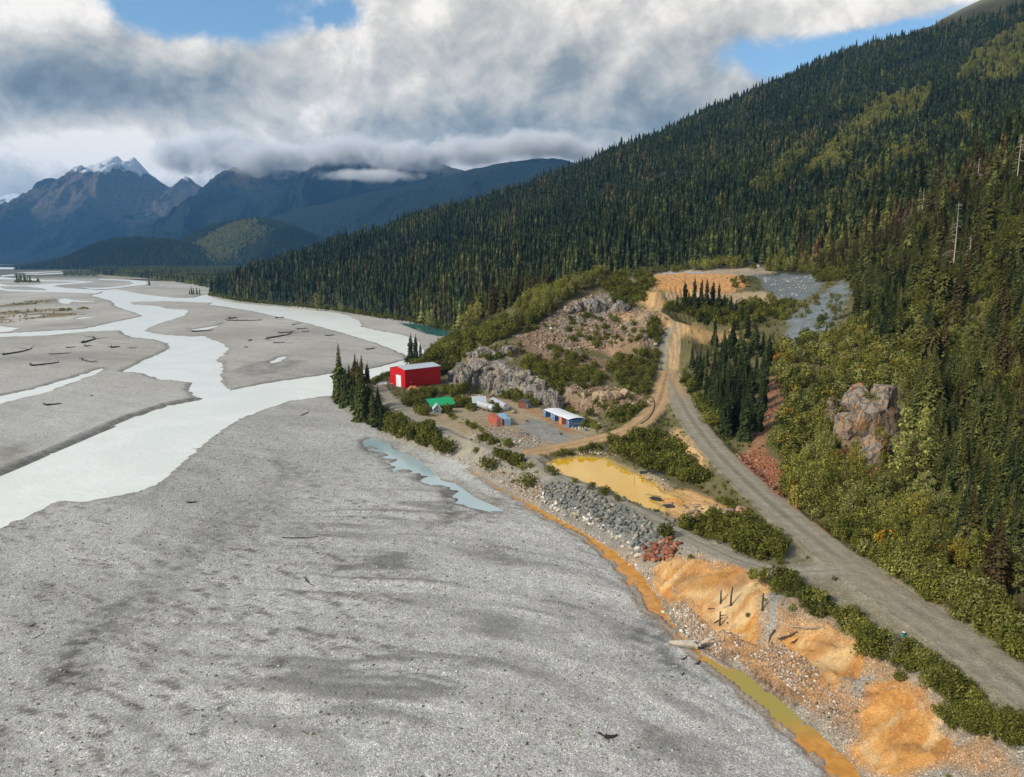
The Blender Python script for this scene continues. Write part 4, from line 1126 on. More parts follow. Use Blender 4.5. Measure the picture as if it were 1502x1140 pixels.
def broadleaf(seed, n, size, slim=0.26):
    r_ = np.random.default_rng(seed); P_, Q_ = [], []
    lob = 16
    tips = []
    for k in range(lob):
        t = 0.22 + 0.72 * (k + 0.5) / lob
        an = k * 2.4 + r_.uniform(-0.5, 0.5)
        rr = slim * math.sin(math.pi * min(1, 0.2 + 0.85 * (1 - t))) * r_.uniform(0.35, 0.95)
        c = np.array([rr * math.cos(an), rr * math.sin(an), t]); tips.append(c)
        ra = np.array([0.11, 0.11, 0.10]) * r_.uniform(0.75, 1.3) * (1.15 - 0.5 * t)
        m = n // lob
        d = r_.normal(size=(m, 3)); d /= np.linalg.norm(d, axis=1)[:, None]
        p = c + d * ra * r_.uniform(0.5, 1.1, (m, 1)) ** 0.6
        P_.append(p); Q_.append(d + r_.normal(0, 0.7, (m, 3)) + [0, 0, 0.3])
    P_ = np.concatenate(P_); Q_ = np.concatenate(Q_)
    P_[:, 2] *= 1.0 / P_[:, 2].max()
    V, F = cards(P_, Q_, size, r_)
    SV, SF = tube_rows([(0, 0, -0.02), (0.01, 0, 0.3), (0, 0.01, 0.62), (0, 0, 0.9)], [0.018, 0.014, 0.009, 0.003], 5)
    for c in tips[:10]:
        v, f = tube_rows([(0, 0, max(0.1, c[2] - 0.16)), tuple(c)], [0.007, 0.002], 3)
        SF += [tuple(i + len(SV) for i in q) for q in f]; SV += v
    return V, F, np.array(SV), np.array(SF)

# prototypes: meshes shared by the single trees
def me_of(name, V, F, m):
    o = np_mesh(name, V, F, m, smooth=False, link=False)
    me = o.data; bpy.data.objects.remove(o); return me
SPR_C = [me_of('spruce_crown', *spruce(100 + i, [34, 32, 36, 30][i], [11, 12, 10, 12][i], [0.170, 0.200, 0.150, 0.225][i]), m_needle) for i in range(4)]
SPR_N = [me_of('spruce_crown', *spruce(120 + i, [46, 44, 48][i], [20, 22, 19][i], [0.19, 0.215, 0.165][i], 2, 0.62), m_needle) for i in range(3)]
v, f = tube_rows([(0, 0, -0.03), (0, 0, 0.3), (0, 0, 0.96)], [0.017, 0.012, 0.002], 6)
SPR_T = me_of('spruce_trunk', v, f, m_bark)
BUSH = [bush(200 + i, 1000, 0.052, [0.62, 0.72, 0.55, 0.66][i], [10, 11, 8, 12][i]) for i in range(4)]
BUSH_F = [me_of('bush_foliage', b[0], b[1], m_leaf) for b in BUSH]; BUSH_S = [me_of('bush_stem', b[2], b[3], m_bark) for b in BUSH]
BRD = [broadleaf(300 + i, 1500, 0.021, [0.26, 0.20, 0.30][i]) for i in range(3)]
BRD_F = [me_of('broadleaf_crown', b[0], b[1], m_leaf) for b in BRD]; BRD_S = [me_of('broadleaf_trunk', b[2], b[3], m_bark) for b in BRD]
TAL = [bush(400 + i, 1100, 0.030, 0.36, 13, True) for i in range(3)]
BRD_F += [me_of('broadleaf_crown', b[0], b[1], m_leaf) for b in TAL]; BRD_S += [me_of('broadleaf_trunk', b[2], b[3], m_bark) for b in TAL]

def proto_col(name, items):
    cc = bpy.data.collections.new(name)
    for V, F, m in items:
        o = np_mesh(name + '_form', V, F, m, smooth=False, link=False)
        cc.objects.link(o)
    return cc
def add_trunk(vf, r=0.02):
    v, f = tube_rows([(0, 0, -0.04), (0, 0, 0.5)], [r, r * 0.4], 3)
    return vf
PC_SPR = proto_col('spruce', [spruce(500 + i, 26, 14, 0.18 + 0.03 * (i % 2), 1) + (m_needle,) for i in range(4)] + [spruce_far(520 + i, 7, 0.155 + 0.02 * i) + (m_needle,) for i in range(3)] + [spruce(120 + i, [46, 44, 48][i], [20, 22, 19][i], [0.19, 0.215, 0.165][i], 2, 0.62) + (m_needle,) for i in range(3)])
PC_BUSH = proto_col('scrub', [bush(540 + i, 320, 0.085, 0.64, 9)[:2] + (m_leaf,) for i in range(4)])
PC_BRD = proto_col('broadleaf', [broadleaf(560 + i, 500, 0.040, 0.26)[:2] + (m_leaf,) for i in range(3)] + [bush(570 + i, 420, 0.05, 0.36, 11, True)[:2] + (m_leaf,) for i in range(3)])

def scatter(name, pc, pts, label, cat):
    """one mass of plants nobody could count: instances on points"""
    pts = np.asarray(pts, float)
    me = bpy.data.meshes.new(name)
    me.vertices.add(len(pts)); me.vertices.foreach_set('co', np.ascontiguousarray(pts[:, :3], np.float32).ravel())
    for an, k in (('tall', 3), ('turn', 4), ('tint', 5)):
        a = me.attributes.new(an, 'FLOAT', 'POINT'); a.data.foreach_set('value', np.ascontiguousarray(pts[:, k], np.float32))
    a = me.attributes.new('form', 'INT', 'POINT'); a.data.foreach_set('value', pts[:, 6].astype(np.int32))
    o = bpy.data.objects.new(name, me); C.objects.link(o)
    o['kind'] = 'stuff'; o['label'] = label; o['category'] = cat
    ng = bpy.data.node_groups.new(name, 'GeometryNodeTree')
    ng.interface.new_socket('Geometry', in_out='INPUT', socket_type='NodeSocketGeometry')
    ng.interface.new_socket('Geometry', in_out='OUTPUT', socket_type='NodeSocketGeometry')
    nd, lk = ng.nodes, ng.links
    gi = nd.new('NodeGroupInput'); go = nd.new('NodeGroupOutput')
    iop = nd.new('GeometryNodeInstanceOnPoints')
    ci = nd.new('GeometryNodeCollectionInfo'); ci.inputs[0].default_value = pc; ci.inputs[1].default_value = True; ci.inputs[2].default_value = True
    def na(n, t):
        q = nd.new('GeometryNodeInputNamedAttribute'); q.data_type = t; q.inputs[0].default_value = n
        return q.outputs[0]
    cx = nd.new('ShaderNodeCombineXYZ'); lk.new(na('turn', 'FLOAT'), cx.inputs[2])
    sc = nd.new('ShaderNodeCombineXYZ')
    ta = na('tall', 'FLOAT')
    for k in range(3): lk.new(ta, sc.inputs[k])
    lk.new(gi.outputs[0], iop.inputs['Points']); lk.new(ci.outputs[0], iop.inputs['Instance'])
    iop.inputs['Pick Instance'].default_value = True
    lk.new(na('form', 'INT'), iop.inputs['Instance Index'])
    e2r = nd.new('FunctionNodeEulerToRotation'); lk.new(cx.outputs[0], e2r.inputs[0])
    lk.new(e2r.outputs[0], iop.inputs['Rotation']); lk.new(sc.outputs[0], iop.inputs['Scale'])
    lk.new(iop.outputs[0], go.inputs[0])
    md = o.modifiers.new('plants', 'NODES'); md.node_group = ng
    return o

# ------------------------------------------------------------------ where plants stand
PL = {'spruce': [], 'bush': [], 'broad': []}    # x, y, z, height, tint, form, zone
ZN = []
def zone_id(s):
    if s not in ZN: ZN.append(s)
    return ZN.index(s)
def inpoly(P_, x, y):
    P_ = np.asarray(P_, float); ins = np.zeros(x.shape, bool); n = len(P_)
    for i in range(n):
        ax, ay = P_[i]; bx, by = P_[(i + 1) % n]
        c = (ay > y) != (by > y)
        if by != ay: ins ^= c & (x < (bx - ax) * (y - ay) / (by - ay) + ax)
    return ins
RDF = Field(rd); SUF = Field(sdU); PNF = Field(pn)
def plant(kind, poly, n, h, tint, zone, forms=None, road_ok=False, gap=0.35):
    """n plants inside a traced outline laid on the ground"""
    P_ = np.array(poly, float); lo, hi = P_.min(0), P_.max(0)
    got = []
    for _ in range(60):
        q = rng.uniform(lo, hi, (n * 3, 2))
        q = q[inpoly(P_, q[:, 0], q[:, 1])]
        got.append(q)
        if sum(map(len, got)) >= n: break
    q = np.concatenate(got)[:n]
    w = drop(q[:, 0], q[:, 1], F1)
    ok = ~np.isnan(w).any(1)
    w = w[ok]
    if not road_ok: w = w[RDF(w[:, 0], w[:, 1]) > 0.8]
    w = w[(SUF(w[:, 0], w[:, 1]) > 1.0) & (PNF(w[:, 0], w[:, 1]) < -1.0)]
    z = zone_id(zone)
    for p in w:
        hh = rng.uniform(*h) * (1.18 if kind == 'bush' else 1.0)
        PL[kind].append((p[0], p[1], p[2] - 0.1, hh, np.clip(rng.normal((tint[0] + tint[1]) / 2, (tint[1] - tint[0]) / 3), 0, 1), -1 if forms is None else rng.choice(forms), z))
def one(kind, px, py, top, tint, zone, form=-1, wh=None):
    """a single tree picked out in the photograph: foot (px, py), tip at row top"""
    p = drop(px, py, F1)[0]
    d = math.hypot(p[0], p[1])
    h = wh or abs(at(px, top, p[1])[2] - p[2])
    if zone == 'in the stand beside the haul road': h = min(h, 17.5)
    PL[kind].append((p[0], p[1], p[2] - 0.1, h, tint, form, zone_id(zone)))
B = lambda poly, n, h, tint, zone, **k: (plant('bush', poly, int(n * 1.25), h, tint, zone, **k), plant('bush', poly, int(n * 0.9), (h[0] * 0.3, h[0] * 0.7), (tint[0] + 0.1, tint[1] + 0.15), zone, **k))
OL, DK, LT, MX = (0.12, 0.38), (0.05, 0.28), (0.32, 0.62), (0.10, 0.55)
B([(540, 600), (600, 622), (650, 640), (682, 660), (665, 668), (600, 652), (560, 640), (545, 620)], 60, (2.8, 5.2), (0.12, 0.45), 'below the access track')
B([(543, 556), (556, 546), (574, 540), (574, 556), (556, 564)], 14, (2.5, 4.5), OL, 'on the river side of the red building')
B([(588, 590), (600, 578), (650, 571), (684, 570), (684, 580), (640, 584), (612, 592), (634, 606), (626, 612), (600, 602)], 60, (1.8, 3.6), OL, 'in front of the red building')
B([(654, 606), (690, 620), (712, 634), (700, 634), (660, 614)], 14, (1.0, 2.2), (0.2, 0.5), 'between the track and the containers')
B([(648, 596), (660, 598), (662, 606), (648, 606)], 6, (2.4, 3.4), (0.2, 0.5), 'beside the green roof')
B([(668, 588), (700, 590), (712, 598), (700, 604), (672, 602)], 18, (2.2, 3.6), OL, 'between the green roof and the tanks')
B([(722, 578), (765, 580), (795, 592), (790, 596), (765, 594), (745, 586)], 26, (2.2, 3.6), OL, 'between the tanks and the brown shed')
B([(724, 596), (734, 602), (728, 606), (712, 606), (706, 602)], 8, (2.0, 3.0), OL, 'in front of the tanks')
B([(700, 640), (730, 648), (768, 658), (764, 663), (730, 656), (702, 648)], 18, (1.4, 2.8), OL, 'below the containers')
B([(722, 660), (750, 672), (782, 686), (786, 692), (765, 690), (730, 672)], 15, (1.8, 3.2), OL, 'on the bank above the gravel')
one('bush', 775, 716, 692, 0.2, 'on the bank above the gravel', 1); one('bush', 716, 690, 668, 0.2, 'on the bank above the gravel', 0)
one('bush', 697, 665, 655, 0.25, 'on the bank above the gravel', 2); one('bush', 659, 664, 640, 0.22, 'below the access track', 3)
B([(892, 662), (905, 645), (960, 638), (992, 652), (1002, 672), (1036, 692), (1036, 716), (1010, 712), (965, 692), (920, 678)], 105, (2.0, 3.9), OL, 'north of the yellow pond')
B([(880, 660), (835, 668), (815, 672), (820, 664), (870, 655)], 12, (1.2, 2.2), OL, 'at the head of the yellow pond')
for x, y, t in ((812, 696, 682), (803, 692, 680), (866, 718, 706), (882, 724, 714), (889, 726, 711), (905, 735, 724), (843, 708, 700)):
    one('bush', x, y, t, 0.28, 'between the yellow pond and the track')
B([(925, 742), (955, 752), (962, 760), (940, 758)], 8, (1.8, 3.0), (0.2, 0.5), 'between the yellow pond and the track')
B([(1000, 800), (985, 776), (1020, 766), (1090, 764), (1140, 790), (1150, 818), (1100, 822), (1050, 814)], 110, (2.0, 3.5), OL, 'between the pond and haul road')
B([(958, 762), (992, 772), (1000, 792), (975, 790)], 10, (2.0, 3.2), OL, 'above the rusty boulders')
B([(1038, 752), (1060, 756), (1064, 766), (1044, 764)], 4, (1.6, 2.6), OL, 'on the ochre ground')
B([(1058, 735), (1080, 745), (1085, 752), (1062, 744)], 5, (1.4, 2.2), OL, 'beside the haul road')
line = smooth_line(np.array([(1100, 834), (1140, 856), (1182, 888), (1225, 915), (1265, 945), (1300, 968), (1340, 985), (1385, 1012), (1420, 1030)], float), 8)
for i, (x, y) in enumerate(line):
    for k in range(int(rng.integers(0, 4)) + (1 if fbm(np.array([i / 5.0]), np.array([0.5]), 2, 175)[0] > 0.5 else 0)):
        dx, dy = rng.normal(0, 9, 2)
        p = drop(x + dx + 6, y + dy * 0.9 - 2, F1)[0]
        if RDF(p[0], p[1]) > 0.8:
            PL['bush'].append((p[0], p[1], p[2] - 0.1, rng.uniform(0.9, 3.6), float(np.clip(rng.normal(0.32, 0.20), 0, 0.8)), -1, zone_id('in the strip below the haul road')))
B([(1378, 1045), (1440, 1045), (1500, 1065), (1520, 1100), (1450, 1085), (1385, 1070)], 22, (1.6, 2.6), OL, 'at the near end of the haul road')
B([(598, 552), (612, 520), (640, 500), (690, 486), (742, 468), (760, 488), (724, 504), (690, 518), (658, 544), (640, 552)], 260, (2.6, 5.0), (0.08, 0.42), 'behind the red building')
B([(690, 520), (720, 512), (765, 500), (770, 520), (735, 530), (700, 530)], 26, (1.6, 2.8), OL, 'behind the red building')
B([(880, 412), (945, 402), (960, 414), (945, 432), (905, 432), (885, 425)], 60, (2.6, 4.4), OL, 'beside the quarry rim')
B([(768, 520), (800, 528), (832, 560), (824, 584), (800, 566), (770, 540)], 48, (2.2, 3.8), OL, 'above the grey cliff')
B([(896, 522), (965, 514), (985, 522), (970, 560), (952, 588), (925, 575), (890, 545)], 110, (1.6, 3.2), OL, 'inside the bend of the ochre road')
B([(790, 480), (850, 455), (930, 470), (960, 500), (860, 512)], 70, (1.0, 3.0), (0.15, 0.5), 'on the broken quarry rock')
B([(800, 505), (870, 530), (890, 560), (860, 575), (820, 545)], 90, (1.2, 3.0), OL, 'on the brown slope below the quarry')
B([(826, 604), (880, 612), (930, 602), (965, 586), (960, 606), (920, 622), (880, 616)], 40, (2.0, 3.6), OL, 'at the foot of the quarry slope')
B([(846, 612), (866, 618), (885, 630), (866, 632), (850, 626)], 12, (1.6, 2.4), LT, 'beside the container shelter')
B([(893, 432), (935, 424), (946, 440), (916, 456), (898, 448)], 26, (2.2, 3.8), OL, 'beside the ochre heap')
B([(958, 468), (978, 478), (974, 512), (955, 500), (945, 482)], 26, (2.0, 3.4), OL, 'below the ochre heap')
B([(968, 440), (990, 448), (1000, 456), (980, 458)], 10, (2.2, 3.4), OL, 'beside the ochre heap')
B([(995, 452), (1060, 446), (1110, 450), (1130, 480), (1085, 482), (1020, 470)], 70, (2.4, 4.4), OL, 'between the quarry road levels')
B([(760, 470), (800, 470), (790, 486), (762, 492)], 8, (2.0, 3.5), OL, 'beside the quarry rim')
B([(988, 548), (1010, 556), (1052, 626), (1040, 642), (1010, 600)], 50, (2.4, 4.4), MX, 'beside the upper haul road')
B([(1120, 520), (1230, 478), (1330, 490), (1345, 560), (1240, 580), (1205, 640), (1155, 678), (1130, 650), (1155, 590)], 330, (2.0, 5.2), (0.18, 0.78), 'above the red scree')
B([(1160, 470), (1190, 440), (1235, 430), (1220, 500), (1170, 515)], 16, (1.8, 3.2), OL, 'on the blue grey scree')
B([(1150, 690), (1220, 655), (1228, 700), (1236, 770), (1205, 770), (1160, 745)], 90, (2.2, 5.6), (0.22, 0.85), 'left of the rock outcrop')
B([(1200, 768), (1300, 790), (1430, 870), (1520, 950), (1500, 975), (1380, 905), (1255, 828)], 170, (1.6, 4.6), (0.12, 0.72), 'above the haul road')
B([(1240, 735), (1330, 720), (1430, 830), (1360, 840), (1260, 800)], 110, (2.2, 5.5), (0.15, 0.80), 'below the rock outcrop')
B([(1330, 560), (1420, 560), (1400, 640), (1335, 640)], 60, (2.4, 5.0), (0.15, 0.65), 'right of the rock outcrop')
B([(1095, 396), (1200, 384), (1248, 394), (1240, 412), (1195, 402)], 60, (2.8, 5.4), MX, 'behind the blue grey scree')
B([(1188, 402), (1232, 404), (1226, 418), (1195, 414)], 18, (3.0, 4.6), DK, 'behind the blue grey scree')
B([(1098, 438), (1160, 442), (1180, 450), (1150, 470), (1110, 468)], 40, (2.4, 4.2), MX, 'between the quarry road levels')
B([(1070, 408), (1095, 410), (1100, 424), (1076, 422)], 8, (2.0, 3.2), OL, 'on the quarry plateau')
B([(1240, 470), (1340, 450), (1420, 520), (1420, 560), (1340, 560)], 110, (2.4, 5.5), (0.10, 0.60), 'above the red scree')
# tall pale alders
T_ = lambda poly, n, h, tint, zone, **k: plant('broad', poly, n, h, tint, zone, **k)
T_([(745, 475), (760, 452), (800, 432), (850, 416), (885, 408), (865, 425), (832, 440), (800, 470), (765, 486)], 95, (6.5, 10.5), (0.42, 0.72), 'in the pale quarry thicket', forms=[3, 4, 5])
T_([(1010, 392), (1085, 386), (1096, 394), (1020, 400)], 50, (6, 10), (0.40, 0.70), 'behind the quarry plateau', forms=[3, 4, 5])
T_([(880, 404), (1010, 394), (1005, 400), (890, 410)], 40, (4, 7), (0.25, 0.55), 'behind the quarry plateau', forms=[3, 4, 5])
T_([(1110, 392), (1240, 350), (1262, 380), (1240, 396), (1150, 400)], 110, (6, 11), (0.32, 0.66), 'behind the blue grey scree')
T_([(672, 490), (700, 472), (708, 480), (685, 496)], 7, (13, 17), (0.55, 0.80), 'by the teal lagoon')
T_([(600, 520), (640, 500), (650, 512), (612, 530)], 16, (5, 8), (0.45, 0.66), 'behind the red building', forms=[3, 4, 5])
for x, y, t, ti, zz in ((466, 457, 430, 0.62, 'at the river edge of the dark forest'), (500, 459, 444, 0.6, 'at the river edge of the dark forest'), (630, 484, 453, 0.72, 'by the teal lagoon'),
                       (1338, 725, 600, 0.58, 'right of the rock outcrop'), (1425, 790, 712, 0.66, 'low on the slope'), (1452, 755, 660, 0.42, 'low on the slope'),
                       (1225, 470, 430, 0.5, 'above the red scree'), (1420, 530, 478, 0.60, 'low on the slope'), (1170, 735, 660, 0.45, 'left of the rock outcrop'),
                       (1195, 745, 672, 0.52, 'left of the rock outcrop'), (1290, 800, 735, 0.42, 'below the rock outcrop'), (1345, 838, 760, 0.40, 'below the rock outcrop'),
                       (1224, 690, 660, 0.92, 'left of the rock outcrop'), (1262, 700, 672, 0.92, 'below the rock outcrop'), (1178, 690, 665, 0.88, 'left of the rock outcrop')):
    one('broad', x, y, t, ti, zz, int(rng.integers(0, 3)))
T_([(1180, 340), (1215, 300), (1260, 262), (1330, 212), (1345, 228), (1280, 290), (1220, 345)], 190, (12, 18), (0.38, 0.78), 'cresting the nearer slope')
T_([(1290, 250), (1330, 210), (1420, 160), (1440, 180), (1350, 250)], 90, (12, 18), (0.38, 0.78), 'cresting the nearer slope')
T_([(1180, 265), (1225, 215), (1290, 150), (1370, 130), (1350, 175), (1280, 200), (1230, 260)], 520, (13, 19), (0.40, 0.74), 'in the yellowing gully')
T_([(1400, 130), (1430, 80), (1502, 40), (1560, 20), (1560, 90), (1470, 130)], 520, (13, 19), (0.40, 0.74), 'in the yellowing gully')
T_([(1080, 300), (1140, 250), (1180, 210), (1190, 225), (1130, 290)], 110, (13, 19), (0.35, 0.7), 'in the yellowing gully')
# spruces that can be told apart
S = lambda x, y, t, ti, zz, fm=-1: one('spruce', x, y, t, ti, zz, fm)
for x, y, t, ti, fm in ((500, 588, 502, 0.42, 2), (514, 591, 532, 0.40, 0), (521, 598, 545, 0.3, 3), (532, 618, 540, 0.38, 1), (541, 612, 556, 0.3, 1), (527, 606, 552, 0.4, 0), (529, 574, 533, 0.3, 2), (546, 622, 575, 0.42, 3), (560, 630, 585, 0.15, 2), (493, 583, 545, 0.42, 0)):
    S(x, y, t, ti, 'left of the red building', fm)
for k in range(16):
    x_ = rng.uniform(497, 556); yb_ = np.interp(x_, [497, 515, 535, 556], [586, 596, 614, 626]) - rng.uniform(-2, 12)
    S(x_, yb_, yb_ - rng.uniform(28, 62), rng.uniform(0.15, 0.5), 'left of the red building')
for x, y, t in ((603, 532, 486), (610, 530, 488), (617, 534, 500)): S(x, y, t, 0.2, 'behind the red building', 2)
for x, y, t in ((1004, 452, 408), (1018, 452, 404), (1028, 450, 406), (1036, 452, 406), (1046, 450, 408), (1054, 452, 412), (1010, 455, 425), (1062, 456, 428), (993, 454, 432)): S(x, y, t, 0.22, 'on the lower flat of the quarry')
plant('spruce', [(1010, 545), (1020, 520), (1060, 500), (1110, 490), (1135, 510), (1128, 560), (1120, 610), (1090, 640), (1062, 640), (1040, 600)], 95, (8, 15), (0.12, 0.42), 'in the stand beside the haul road')
for x, y, t in ((1025, 570, 485), (1045, 580, 500), (1058, 555, 493), (1064, 640, 545), (1078, 632, 530), (1092, 645, 560), (1100, 600, 490), (1085, 575, 480), (1112, 630, 540)): S(x, y, t, 0.25, 'in the stand beside the haul road')
plant('spruce', [(1000, 470), (1060, 450), (1100, 455), (1130, 480), (1080, 490)], 22, (5, 9), (0.15, 0.4), 'between the quarry road levels')
plant('spruce', [(1240, 425), (1290, 440), (1330, 500), (1300, 520), (1250, 470)], 26, (12, 20), (0.25, 0.55), 'edging the nearer slope')
plant('spruce', [(1340, 600), (1400, 560), (1500, 700), (1520, 860), (1430, 850), (1360, 740)], 110, (11, 21), (0.25, 0.62), 'low on the slope')
plant('spruce', [(1150, 640), (1220, 600), (1230, 560), (1150, 600)], 16, (4, 8), (0.2, 0.45), 'above the red scree')
plant('spruce', [(1130, 520), (1230, 478), (1330, 490), (1345, 560), (1240, 580), (1205, 640), (1155, 678), (1130, 650)], 60, (3.5, 8), (0.3, 0.62), 'above the red scree')
plant('spruce', [(1240, 735), (1330, 720), (1430, 830), (1360, 850), (1260, 800)], 40, (4, 9), (0.3, 0.62), 'below the rock outcrop')
plant('broad', [(1240, 500), (1340, 480), (1420, 540), (1340, 600), (1260, 560)], 26, (5, 9), (0.35, 0.8), 'above the red scree')
plant('broad', [(1330, 700), (1420, 640), (1500, 760), (1502, 900), (1400, 850)], 36, (6, 11), (0.3, 0.8), 'low on the slope')
plant('broad', [(1200, 640), (1330, 690), (1430, 800), (1502, 900), (1420, 860), (1260, 800), (1200, 740)], 40, (6, 12), (0.32, 0.74), 'below the rock outcrop', forms=[1])
B([(1252, 580), (1290, 574), (1316, 590), (1300, 604), (1262, 600)], 12, (1.6, 3.4), (0.2, 0.7), 'around the rock outcrop')
B([(1206, 625), (1226, 620), (1238, 660), (1215, 668)], 9, (1.8, 3.4), (0.2, 0.7), 'around the rock outcrop')
B([(1250, 650), (1262, 640), (1268, 668), (1255, 676)], 5, (1.4, 2.6), (0.2, 0.7), 'around the rock outcrop')
B([(690, 545), (740, 548), (800, 572), (810, 590), (740, 570)], 22, (1.0, 2.4), (0.15, 0.5), 'on the grey cliff ledges')
B([(830, 580), (900, 575), (940, 590), (890, 604)], 24, (1.2, 2.6), (0.15, 0.5), 'on the brown slope below the quarry')
# islets and clumps on the flats
for k in range(24):
    p = W([(22 + 37 * rng.random(), 414.8 - 1.6 * rng.random())])[0]
    PL['spruce'].append((p[0], p[1], 0.1, rng.uniform(10, 17) if k > 5 else rng.uniform(19, 26), rng.uniform(0.1, 0.5), -1, zone_id('on the wooded river islet')))
for k in range(40):
    p = W([(21 + 39 * rng.random(), 415.2 - 1.8 * rng.random())])[0]
    PL['bush'].append((p[0], p[1], 0.1, rng.uniform(3, 7), rng.uniform(0.1, 0.8), -1, zone_id('on the wooded river islet')))
for x, y, t in [(95 + 50 * k / 19, 405.5 - (k % 4) * 0.8, 393 + (k * 5) % 4) for k in range(20)]:
    p = W([(x, y)])[0]; PL['spruce'].append((p[0], p[1], 0.1, 26 + (k % 3), 0.35, -1, zone_id('in the far river clump')))
for x, y, t in ((281, 432.5, 419), (284, 432.8, 421), (289, 432.8, 420.5), (293, 432.6, 422), (278, 432.4, 424)):
    p = W([(x, y)])[0]; PL['spruce'].append((p[0], p[1], 0.1, (432.5 - t) * 1.15, 0.3, -1, zone_id('on the small islet off the forest point')))
p = W([(219, 419.5)])[0]; PL['spruce'].append((p[0], p[1], 0.1, 18, 0.3, -1, zone_id('alone on the bar far up the river')))

# the forest over the slopes
CLEAR = DP([(536, 584), (560, 556), (590, 542), (606, 515), (640, 490), (690, 478), (740, 455), (800, 424), (860, 408), (900, 402), (960, 396), (1020, 392), (1090, 388), (1150, 390), (1210, 398), (1242, 408), (1262, 450), (1330, 470),
            (1345, 560), (1335, 640), (1320, 690), (1350, 760), (1430, 850), (1502, 930)])
CLEAR = np.vstack([CLEAR, [(130, 60), (30, 60), (-40, 225), (-160, 400)]])
def forest(x0, x1, y0, y1, sp):
    gx_, gy_ = np.meshgrid(np.arange(x0, x1, sp), np.arange(y0, y1, sp))
    p = np.c_[gx_.ravel(), gy_.ravel()] + rng.uniform(-0.48, 0.48, (gx_.size, 2)) * sp
    return p
pts = np.vstack([forest(-700, 900, 60, 640, 5.6), forest(-700, 1300, 640, 1300, 4.9), forest(-700, 2600, 1300, 2700, 6.6)])
a = pts[:, 0] / np.maximum(pts[:, 1], 1)
pts = pts[(np.abs(a) < 0.84) | (pts[:, 1] < 120)]
sd_ = SUF(pts[:, 0], pts[:, 1]); hz_ = F1(pts[:, 0], pts[:, 1])
cl = inpoly(CLEAR, pts[:, 0], pts[:, 1])
keep = (sd_ > 1.5) & ~cl & (RDF(pts[:, 0], pts[:, 1]) > 5) & (hz_ < 690)
pts = pts[keep]; hz_ = hz_[keep]; sd_ = sd_[keep]
thin = np.zeros(len(pts), bool)
for g_ in ([(1180, 265), (1225, 215), (1290, 150), (1370, 130), (1350, 175), (1280, 200), (1230, 260)], [(1400, 130), (1430, 80), (1502, 40), (1560, 20), (1560, 90), (1470, 130)]):
    thin |= inpoly(DP(g_), pts[:, 0], pts[:, 1])
kk = ~(thin & (rng.random(len(pts)) < 0.7))
pts = pts[kk]; hz_ = hz_[kk]; sd_ = sd_[kk]
dens_ = fbm(pts[:, 0] / 55, pts[:, 1] / 55, 4, 130)
alp_ = sstep(600, 670, hz_ + (dens_ - 0.5) * 120)
keep = (rng.random(len(pts)) > alp_) & (rng.random(len(pts)) < 0.80 + 0.5 * (dens_ - 0.4))
pts = pts[keep]; hz_ = hz_[keep]; dens_ = dens_[keep]; alp_ = alp_[keep]; sd_ = sd_[keep]
dist_ = np.hypot(pts[:, 0], pts[:, 1])
big = fbm(pts[:, 0] / 160, pts[:, 1] / 160, 4, 131)
hh = (np.where(dist_ < 650, rng.gamma(6, 2.2, len(pts)), rng.gamma(5.5, 2.35, len(pts))) * (0.8 + 0.5 * big)).clip(5, 31) * (1 - 0.55 * alp_)
tt = 0.20 - 0.06 * (dist_ > 650) + np.where(dist_ > 650, 0.6, 0.9) * (fbm(pts[:, 0] / 80, pts[:, 1] / 80, 4, 132) - 0.45) + rng.normal(0, 1, len(pts)) * np.where(dist_ > 650, 0.10, 0.16) + 0.34 * (dist_ < 650) - 0.04 * (dist_ > 900)
tt = np.where(dist_ > 650, np.minimum(tt, 0.42), tt)
brown = sstep(0.52, 0.68, fbm(pts[:, 0] / 70, pts[:, 1] / 130, 3, 133)) * (rng.random(len(pts)) < 0.26)
tt = np.where(brown > 0.4, np.where(dist_ < 300, 0.62, 0.72) + rng.normal(0, 0.07, len(pts)), tt).clip(0, 1)
zf, zn_, zr = zone_id('in the river forest'), zone_id('on the nearer slope'), zone_id('on the mountainside')
zz_ = np.where((pts[:, 0] > 120) & (pts[:, 1] < 700), zn_, np.where(sd_ < 130, zf, zr))
isb = (rng.random(len(pts)) < 0.012 + 0.06 * ((big > 0.56) & (sd_ > 250)) + 0.16 * ((dist_ < 420) & (pts[:, 0] > 90)))
for i in range(len(pts)):
    PL['broad' if isb[i] else 'spruce'].append((pts[i, 0], pts[i, 1], hz_[i] - 0.2, hh[i] * (0.6 if isb[i] else 1), (0.25 + 0.4 * rng.random()) if isb[i] else tt[i], -1, zz_[i]))
# under-storey on the nearer slope
u = forest(90, 420, 60, 560, 4.2)
u = u[(SUF(u[:, 0], u[:, 1]) > 4) & ~inpoly(CLEAR, u[:, 0], u[:, 1]) & (RDF(u[:, 0], u[:, 1]) > 3) & (np.abs(u[:, 0] / u[:, 1]) < 0.95)]
zu = F1(u[:, 0], u[:, 1]); zi = zone_id('under the nearer slope trees')
for i in range(len(u)):
    PL['bush'].append((u[i, 0], u[i, 1], zu[i] - 0.2, rng.uniform(2.0, 4.6), float(np.clip(rng.normal(0.16, 0.14), 0, 1)), -1, zi))
